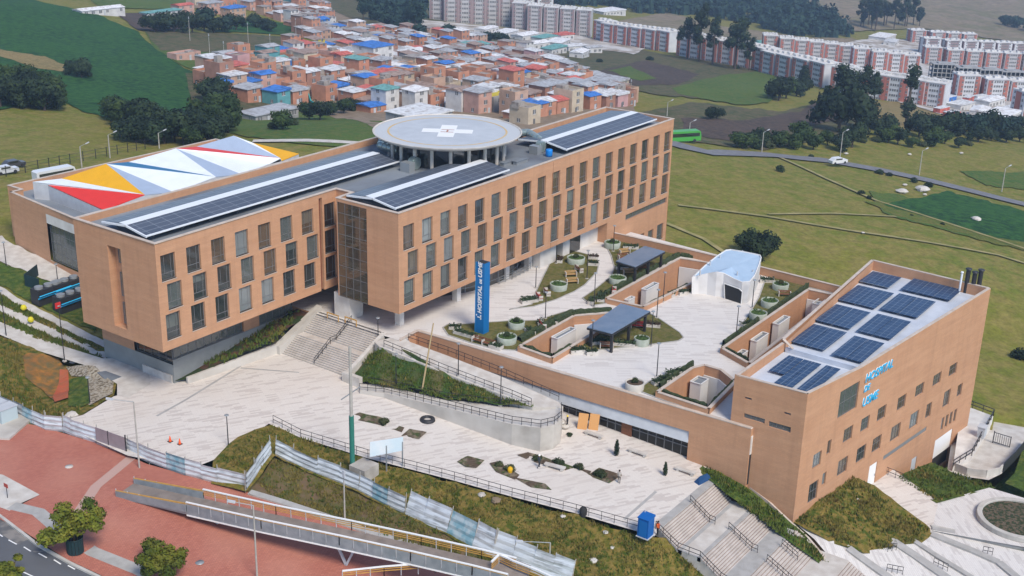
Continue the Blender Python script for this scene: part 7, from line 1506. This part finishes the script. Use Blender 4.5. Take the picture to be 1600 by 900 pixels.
for i,(x,y,l) in enumerate(((1470,178,'left site container on the pale ground below the frames'),(1486,185,'second site container below the frames'),(1512,160,'container close under the concrete frames, left'),(1530,158,'container close under the concrete frames, middle'),(1562,158,'container close under the concrete frames, right'),(1575,176,'container between the white site buildings and the right edge'),(1482,160,'brown container at the left end of the frames'),(1592,168,'container near the right picture edge'),(1440,128,'container in the gap between brick rows'),(1432,100,'container left of the far brick row'))):
    p=G(x,y,tz); E=empty('site_container',tuple(p),l,'container','site containers in the valley',rz=cc.uniform(-.4,.4)); o=MB().box(-4,4,-1.6,1.6,-.3,2.9).build('body',RM[cc.choice(['white sheet','grey sheet','rusty sheet','blue sheet','red sheet'])],origin=(0,0,0)); o.parent=E; o=MB().box(-4.1,4.1,-1.7,1.7,2.9,3.05).build('roof',RM['pale sheet'],origin=(0,0,0)); o.parent=E; o=MB().box(-.5,.5,-1.66,-1.6,0,2.1).build('door',M['frame'],origin=(0,0,0)); o.parent=E
# stadium strip roof
p=G(1180,74,tz); q=G(1284,76,tz); tag(MB().bar(p+Vector((0,0,4)),q+Vector((0,0,4)),5,1.5).build('teal_canopy_roof',RM['teal sheet']),'long bright teal roof strip behind the apartments','roof')
p=G(1165,84,tz);q=G(1190,80,tz); tag(MB().bar(p+Vector((0,0,1.5)),q+Vector((0,0,1.5)),.4,3).build('teal_fence',mat('turquoise fence',(.05,.38,.38),.7)),'long turquoise site fence in front of the far forest','fence')
p=G(493,160,tz); E=empty('teal_tarpaulin',tuple(p),'turquoise tarpaulin hung around the yard below the town','tarpaulin'); Q=W2([(482,154),(486,166),(497,173),(515,176)],tz); b=MB()
for a,c in zip(Q,Q[1:]): b.bar(a+Vector((0,0,1)),c+Vector((0,0,1)),.3,1.8)
b.build('cloth',mat('turquoise cloth',(.03,.42,.40),.7),E)
# ---------- trees ----------
def T(key,px,py,s,label,group,name='tree',cat='tree',sz=None): return tree(key,G(px,py,tz)-Vector((0,0,(1.7 if key[:5] in('round','far1') else 0)*s)),s,label,group,name,sz=s*(sz or 1),cat=cat)
# eucalyptus group and big dark trees
for key,x,y,s,sz,l in (('tall2',1074,93,1.6,1.05,'leftmost of the dark eucalyptus group before the apartments'),('tall1',1092,97,1.9,1.05,'tallest tree of the dark eucalyptus group'),('tall1',1113,101,1.6,1.05,'narrow tree at the right of the eucalyptus group'),('tall2',1148,109,2.3,.85,'big round dark tree just right of the eucalyptus group'),('tall1',1170,111,1.4,.8,'slim tree touching the big round dark tree'),
  ('cypress',1255,135,2.0,.6,'dense dark cypress in front of the red and white blocks'),('tall2',1318,180,1.9,.75,'large spreading dark tree before the front apartment row'),('tall2',1345,176,1.5,.9,'second dark tree beside the large spreading one'),('tall1',1364,168,1.1,.9,'third dark tree of the group before the apartments'),('twisted',1415,197,1.9,.8,'tall twisted tree with bare lower trunk before the apartments'),('round2',1310,208,3.2,1.1,'broad dark tree at the foot of the large spreading tree'),('round2',1340,200,2.3,1.,'smaller dark tree right of the broad dark tree')): T(key,x,y,s,l,'dark trees in front of the apartments',sz=sz)
def scatter(pix,n,keys,s0,s1,group,what,seed,name='tree',cat='tree',lab=None):
    r=random.Random(seed); pts=[]
    for k in range(n):
        t=(k+.5)/n*(len(pix)-1); i=min(int(t),len(pix)-2); f=t-i; pts.append((pix[i][0]+(pix[i+1][0]-pix[i][0])*f+r.uniform(-4,4),pix[i][1]+(pix[i+1][1]-pix[i][1])*f+r.uniform(-5,5)))
    pts.sort()
    nm=['leftmost','second from left','third from left','fourth from left','fifth from left','sixth from left','seventh from left','eighth from left','ninth from left','tenth from left','eleventh from left','twelfth from left']
    for k,(x,y) in enumerate(pts):
        if k<12: l='%s %s'%(nm[k],what)
        else: l='%s %s'%(['rightmost','second from right','third from right','fourth from right','fifth from right','sixth from right','seventh from right','eighth from right','ninth from right','tenth from right','eleventh from right','twelfth from right','thirteenth from right','fourteenth from right'][n-1-k],what)
        T(r.choice(keys),x,y,r.uniform(s0,s1),l,group,name,cat,sz=r.uniform(.85,1.15))
scatter([(0,165),(30,165),(60,168),(98,170)],11,['round1','round2','round3'],1.15,1.7,'trees at the left picture edge','tree of the dark clump at the left edge',1)
scatter([(5,135),(50,140),(85,155)],6,['round2','round3'],1.,1.4,'trees at the left picture edge','tree behind the dark clump at the left edge',2)
scatter([(120,118),(138,126)],3,['round2','bushd'],.9,1.4,'bushes in the green crop','bush of the dark patch in the green crop',3,'bush','bush')
scatter([(170,190),(215,200),(260,212),(330,208),(360,205)],14,['round1','round2','round3'],1.25,1.9,'trees behind the folded roof hall','tree in the belt behind the folded roof hall',4)
scatter([(190,215),(240,222),(300,228),(350,218)],11,['round2','round1'],1.1,1.6,'trees behind the folded roof hall','tree in the near belt row behind the folded roof',5)
scatter([(235,48),(270,48),(320,50),(375,50)],10,['round2','far1'],1.4,2.0,'hedge row at the top left','tree in the hedge row below the top left houses',6)
scatter([(395,45),(425,52)],3,['round2','far1'],1.3,1.7,'hedge row at the top left','tree in the short hedge right of the hedge row',7)
scatter([(328,150),(340,165),(345,190)],5,['round2','round1'],1.4,1.9,'trees between crop and town','tree in the column between crop field and town',8)
scatter([(420,205),(470,195),(530,180),(560,175)],9,['round1','round2','bush'],.9,1.3,'trees below the town','tree on the slope between town and hall roof',9)
scatter([(1105,188),(1124,190)],2,['round2'],.8,1.,'bushes right of the hospital','dark bush in the scrub right of the hospital',10,'bush','bush')
scatter([(1150,232),(1230,230),(1300,232),(1380,225),(1450,228),(1520,225),(1600,222)],24,['round1','round2','round3','bush'],.9,1.5,'long hedge beyond the road','tree in the long hedge beyond the road',11)
scatter([(1430,212),(1500,210),(1600,208)],12,['round2','far1'],1.3,1.8,'second row beyond the road','tree in the row behind the long hedge at right',12)
scatter([(1205,150),(1225,158),(1260,150)],6,['round2','round1'],1.3,1.9,'trees below the cypress','tree in the clump below the cypress',13)
scatter([(1345,205),(1390,210),(1430,205)],5,['bush','round2'],1.,1.6,'scrub by the twisted tree','scrub tree near the foot of the twisted tree',14)
for x,y,s,l in ((1218,268,.95,'oval dark bush in the pasture near the road'),(1267,246,.55,'round bush by the pale road'),(1374,272,.8,'left bush below the road bend'),(1389,275,.6,'second bush below the road bend'),(1427,285,.8,'third bush below the road bend'),(1450,292,.8,'fourth bush below the road bend'),(1345,304,.65,'dark bush on the diagonal footpath'),(1358,311,.5,'smaller dark bush on the diagonal footpath'),(1424,338,.3,'tiny bush further down the footpath'),(1472,352,.4,'little bush low on the footpath'),(1596,562,1.2,'dark bush at the right picture edge in the pasture'),(936,98,.8,'dark bush at the left of the ploughed field'),(1015,95,.9,'bush at the back corner of the ploughed field'),(1150,108,.9,'bush at the corner of the bright green field')): T('bushd',x,y,s*(1.5 if y<200 else 1),l,'lone bushes in the pastures',name='bush',cat='bush')
for x,y,s,l in((1168,398,1.05,'dark tree behind the white pavilion, left one'),(1190,408,1.2,'dark tree behind the white pavilion, right one')): 
    T('round2',x,y,s,l,'trees behind the white pavilion')
# boulders in the pasture
for i,(x,y,s,l) in enumerate(((1409,302,1.5,'left pale boulder below the road'),(1441,299,1.9,'large pale boulder below the road'),(1414,291,.7,'small pale stone above the boulders'),(1445,306,.6,'small stone under the large boulder'),(1525,345,1.2,'flat white stone in the dark green field'),(1322,242,.7,'white stone left beyond the road'),(1421,243,.7,'white stone in the middle beyond the road'),(1502,241,.7,'white stone at right beyond the road'),(1348,366,.4,'white speck of stone on the footpath'),(220,168,2.2,'pale round rock above the tree belt'))):
    p=G(x,y,tz); rr=random.Random(i+50); m=MB(); vs=[]
    for zi,(q,zz) in enumerate(((.8,0),(1,.35),(.7,.7),(.2,.85))): vs+=[(p.x+s*q*rr.uniform(.75,1.2)*math.cos(2*PI*k/8),p.y+s*q*rr.uniform(.7,1.2)*math.sin(2*PI*k/8),p.z+.3+s*zz*.7) for k in range(8)]
    m.raw(vs,[(z*8+k,z*8+(k+1)%8,(z+1)*8+(k+1)%8,(z+1)*8+k) for z in range(3) for k in range(8)]+[tuple(range(24,32))]); tag(m.build('boulder',M['paleconc']),l,'stone')
# far forest: nobody could count it
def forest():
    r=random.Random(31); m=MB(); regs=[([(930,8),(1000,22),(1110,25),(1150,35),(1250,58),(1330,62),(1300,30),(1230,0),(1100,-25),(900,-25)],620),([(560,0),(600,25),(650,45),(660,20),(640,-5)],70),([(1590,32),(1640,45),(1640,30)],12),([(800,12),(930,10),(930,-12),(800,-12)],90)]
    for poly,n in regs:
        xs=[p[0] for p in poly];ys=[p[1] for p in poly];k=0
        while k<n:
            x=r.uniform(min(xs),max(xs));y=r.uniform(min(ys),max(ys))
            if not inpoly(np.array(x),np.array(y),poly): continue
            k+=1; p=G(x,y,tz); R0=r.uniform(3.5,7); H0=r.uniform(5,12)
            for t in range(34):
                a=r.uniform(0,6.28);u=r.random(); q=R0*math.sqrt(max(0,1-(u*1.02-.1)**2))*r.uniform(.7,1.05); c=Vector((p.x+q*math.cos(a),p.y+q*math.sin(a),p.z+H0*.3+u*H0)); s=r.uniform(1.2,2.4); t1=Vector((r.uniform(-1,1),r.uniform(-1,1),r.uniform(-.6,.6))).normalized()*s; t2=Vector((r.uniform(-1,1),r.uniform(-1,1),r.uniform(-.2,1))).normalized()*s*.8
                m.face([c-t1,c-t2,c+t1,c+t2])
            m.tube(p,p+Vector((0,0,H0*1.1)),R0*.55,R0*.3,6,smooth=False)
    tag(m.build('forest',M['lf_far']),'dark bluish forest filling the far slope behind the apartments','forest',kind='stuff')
forest()
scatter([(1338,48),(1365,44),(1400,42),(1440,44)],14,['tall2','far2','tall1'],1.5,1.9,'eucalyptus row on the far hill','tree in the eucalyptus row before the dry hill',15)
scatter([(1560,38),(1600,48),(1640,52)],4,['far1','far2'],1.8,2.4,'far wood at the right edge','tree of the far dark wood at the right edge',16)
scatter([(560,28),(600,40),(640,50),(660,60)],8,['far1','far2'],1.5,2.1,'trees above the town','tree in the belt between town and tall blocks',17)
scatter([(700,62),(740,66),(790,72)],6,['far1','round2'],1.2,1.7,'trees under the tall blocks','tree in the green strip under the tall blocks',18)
# street lamps and poles far off
for x,y,ty,l in ((128,262,229,'pale street lamp behind the hall, left one'),(172,247,211,'pale street lamp behind the hall, second one'),(249,232,208,'pale street lamp at the tree belt'),(346,216,196,'pale street lamp right of the tree belt'),(1312,250,207,'pale street lamp by the road near the white car'),(1436,274,236,'pale street lamp by the road bend'),(1565,300,263,'pale street lamp at the right by the road'),(1190,240,207,'pale pole at the road behind the hospital end'),(1076,222,192,'pale pole beside the green bus'),(1042,183,160,'pale pole in the scrub right of the roof')): street(x,y,tz,ty,1.,-.6,l,r=.16,group='far street lamps')
for x,y,ty,l in ((297,65,31,'left pole in the upper pasture'),(328,90,58,'second pole in the upper pasture'),(351,104,70,'third pole in the upper pasture'),(360,111,93,'short pole at the town corner'),(388,68,40,'pole beside the lone bush in the pasture'),(423,92,58,'pole left of the town street'),(463,70,33,'pole below the bright blue house'),(503,92,60,'pole by the town street'),(815,86,64,'pole left of the market sheds'),(868,110,83,'pole by the lane right of the town'),(985,155,130,'pole in the scrub right of the cream house')): street(x,y,tz,ty,.01,.01,l,name='utility_pole',r=.14,group='poles around the town')
for i,(x,y,ty,l) in enumerate(((545,150,122,'pole in the near left of the town'),(605,110,84,'pole in the middle of the town, left'),(660,140,114,'pole above the helipad left edge'),(715,120,95,'pole in the middle of the town'),(740,160,134,'pole behind the helipad'),(785,130,106,'pole right of the town centre'),(820,155,130,'pole in the near right of the town'),(575,75,52,'pole at the upper left of the town'),(650,80,58,'pole in the upper middle of the town'),(905,160,136,'pole near the cream house'))): street(x,y,tz,ty,.01,.01,l,name='utility_pole',r=.12,group='poles around the town')
# fence beyond the hall, vehicles
fp_=W2([(-10,280),(10,276),(40,270),(60,266),(110,256),(150,248),(200,238),(240,230)],tz); E=empty('chain_fence',tuple(fp_[0]),'dark post fence along the pasture behind the hall','fence'); b=MB();w_=MB()
for a,c in zip(fp_,fp_[1:]):
    n=max(1,round((c-a).length/4))
    for k in range(n): q=a.lerp(c,k/n); b.bar(q,q+Vector((0,0,2.2)),.12,.12)
    for h in(.6,1.3,2.0): w_.bar(a+Vector((0,0,h)),c+Vector((0,0,h)),.05,.05)
b.build('post',M['blacksteel'],E); w_.build('wire',M['blacksteel'],E)
def vehicle(px,py,s,L,Wd,H,ang,col,label,name,cat,glass=(.35,.95),cab=None):
    p=G(px,py,s)+Vector((0,0,.15)); E=empty(name,tuple(p),label,cat,rz=rad(ang)); m=mat('vehicle paint '+name,col,.35,spec=.5)
    b=MB(); 
    if cab is None: # bus: rounded box with window band
        pr=[(-L/2,.35),(L/2,.35),(L/2,H*.55),(L/2-.25,H*.93),(L/2-.6,H),(-L/2+.4,H),(-L/2,H*.93)]
    else: pr=[(-L/2,.3),(L/2,.3),(L/2,.62*H),(L*.28,.66*H),(L*.14,H),(-L*.3,H),(-L*.45,.68*H),(-L/2,.6*H)]
    n=len(pr); vs=[(x,-Wd/2,z) for x,z in pr]+[(x,Wd/2,z) for x,z in pr]; b.raw(vs,[(i,(i+1)%n,n+(i+1)%n,n+i)[::1] for i in range(n)]+[tuple(range(n))[::-1],tuple(range(n,2*n))]); o=b.build('body',m,origin=(0,0,0)); o.parent=E
    g=MB()
    if cab is None: g.box(-L/2+.5,L/2-.5,-Wd/2-.02,-Wd/2+.01,H*.5,H*.82).box(-L/2+.5,L/2-.5,Wd/2-.01,Wd/2+.02,H*.5,H*.82).box(L/2-.05,L/2+.02,-Wd/2+.2,Wd/2-.2,H*.35,H*.55)
    else: g.box(-L*.28,L*.13,-Wd/2-.02,-Wd/2+.01,H*.7,H*.93).box(-L*.28,L*.13,Wd/2-.01,Wd/2+.02,H*.7,H*.93); g.raw([(L*.27,-Wd/2+.1,H*.69),(L*.27,Wd/2-.1,H*.69),(L*.15,Wd/2-.15,H*.99),(L*.15,-Wd/2+.15,H*.99)],[(0,1,2,3)])
    o=g.build('windows',M['darkglass'],origin=(0,0,0)); o.parent=E
    for x in(-L*.32,L*.32):
        for y in(-Wd/2+.1,Wd/2-.1): o=MB().tube((x,y-.12,.35),(x,y+.12,.35),.36 if cab else .5,n=14).build('wheel',M['blacksteel'],origin=(0,0,0)); o.parent=E
vehicle(86,284,tz,8,2.2,2.6,-8,(.62,.64,.66),'white bus parked behind the folded roof hall','bus','bus'); vehicle(10,272,tz,4.6,1.8,1.6,-8,(.6,.62,.64),'white car at the left picture edge behind the hall','parked_car','car',cab=1); vehicle(22,262,tz,4.4,1.8,1.5,-8,(.06,.06,.065),'dark car beside the white one at the left edge','parked_car','car',cab=1)
vehicle(1064,222,tz,11,2.5,3.1,-35,(.06,.32,.05),'green bus on the road behind the hospital','bus','bus'); vehicle(1309,256,lambda x,y:tz(x,y)+.9,5.2,1.9,1.7,-30,(.66,.67,.68),'white car driving on the pale road','car','car',cab=1)
# haze over the whole valley
def haze():
    m=bpy.data.materials.new('haze'); m.use_nodes=True; n=m.node_tree.nodes; L=m.node_tree.links
    for x in list(n):
        if x.type!='OUTPUT_MATERIAL': n.remove(x)
    o=[x for x in n if x.type=='OUTPUT_MATERIAL'][0]; v=n.new('ShaderNodeVolumePrincipled'); v.inputs['Color'].default_value=(.58,.76,1,1); v.inputs['Density'].default_value=HAZE_D; v.inputs['Anisotropy'].default_value=.2; L.new(v.outputs[0],o.inputs['Volume'])
    b=MB().box(-1600,3100,-1600,3100,-141,90).build('haze',m); tag(b,'thin bluish air over the whole valley','haze',kind='stuff'); 
HAZE_D=.0002
haze()
# ---------- tufts on the rough banks ----------
M['tuft1']=mat('dry tuft',(.22,.17,.05),.9,(.13,.13,.03),.6,spec=.1); M['tuft2']=mat('green tuft',(.065,.11,.018),.9,(.11,.125,.03),.7,spec=.1)
def tufts(poly,surf,n,size,seed,label,mix_=.5):
    r=random.Random(seed); xs=[p[0] for p in poly];ys=[p[1] for p in poly]; m=MB(); k=0
    while k<n:
        x=r.uniform(min(xs),max(xs));y=r.uniform(min(ys),max(ys))
        if not inpoly(np.array(x),np.array(y),poly): continue
        k+=1; p=G(x,y,surf); g=mnoise.noise(p*.35)
        if g<-.15 and r.random()<.7: continue
        m.use(M['tuft1'] if (g+r.uniform(-.4,.4))>(.5-mix_)*1.2 else M['tuft2'])
        for q in range(r.randint(3,6)):
            a=r.uniform(0,6.28); s=size*r.uniform(.5,1.3); c=p+Vector((r.uniform(-.25,.25),r.uniform(-.25,.25),.05)); w=Vector((math.cos(a),math.sin(a),0))*s*.28
            m.face([c-w,c+w,c+w*.3+Vector((r.uniform(-.3,.3)*s,r.uniform(-.3,.3)*s,s))])
    tag(m.build('grass_tufts'),label,'grass',kind='stuff')
tufts([(350,715),(402,672),(430,668),(575,722),(710,757),(900,808),(1020,842),(1080,880),(1110,905),(905,912),(770,864),(660,812),(530,750),(457,720),(425,706),(385,755)],fbank,3200,.3,1,'rough grass tufts on the bank beside the plaza railing')
tufts([(405,760),(430,716),(530,758),(632,806),(737,857),(800,890),(720,878),(560,825),(440,782)],flow,1500,.3,2,'grass tufts on the bare slope below the hoarding',.65)
tufts([(1240,815),(1330,745),(1361,760),(1450,828),(1436,846),(1375,860),(1300,845)],m1,1500,.34,3,'rough grass tufts on the mound before the long brick wall',.6)
tufts([(590,545),(700,590),(832,636),(700,624),(565,597),(570,562)],tri,1300,.34,4,'low cover plants on the green triangle',.15)
tufts([(0,528),(34,540),(36,600),(64,625),(88,640),(138,640),(95,655),(60,668),(0,650)],fe,700,.4,5,'tufts on the embankment left of the driveway')
tufts([(1095,722),(1195,786),(1262,842),(1296,888),(1238,850),(1147,782),(1105,745)],hs,700,.4,6,'plants in the strip beside the lower stair',.1)
tufts([(1402,748),(1455,724),(1552,760),(1465,783)],m2,600,.35,7,'tufts on the green mound by the service road',.2)
tufts([(0,462),(60,497),(160,550),(60,504),(0,477)],tz,500,.5,8,'plants in the upper planted strip',.2)
tufts([(0,489),(50,515),(160,560),(60,531),(0,503)],tz,500,.5,9,'plants in the lower planted strip',.2)
tufts([(300,560),(380,525),(450,490),(470,485),(440,530),(330,575)],lambda x,y: ps(x,y)+.0*np.asarray(y),350,.45,10,'plants in the bed below the plinth',.1)
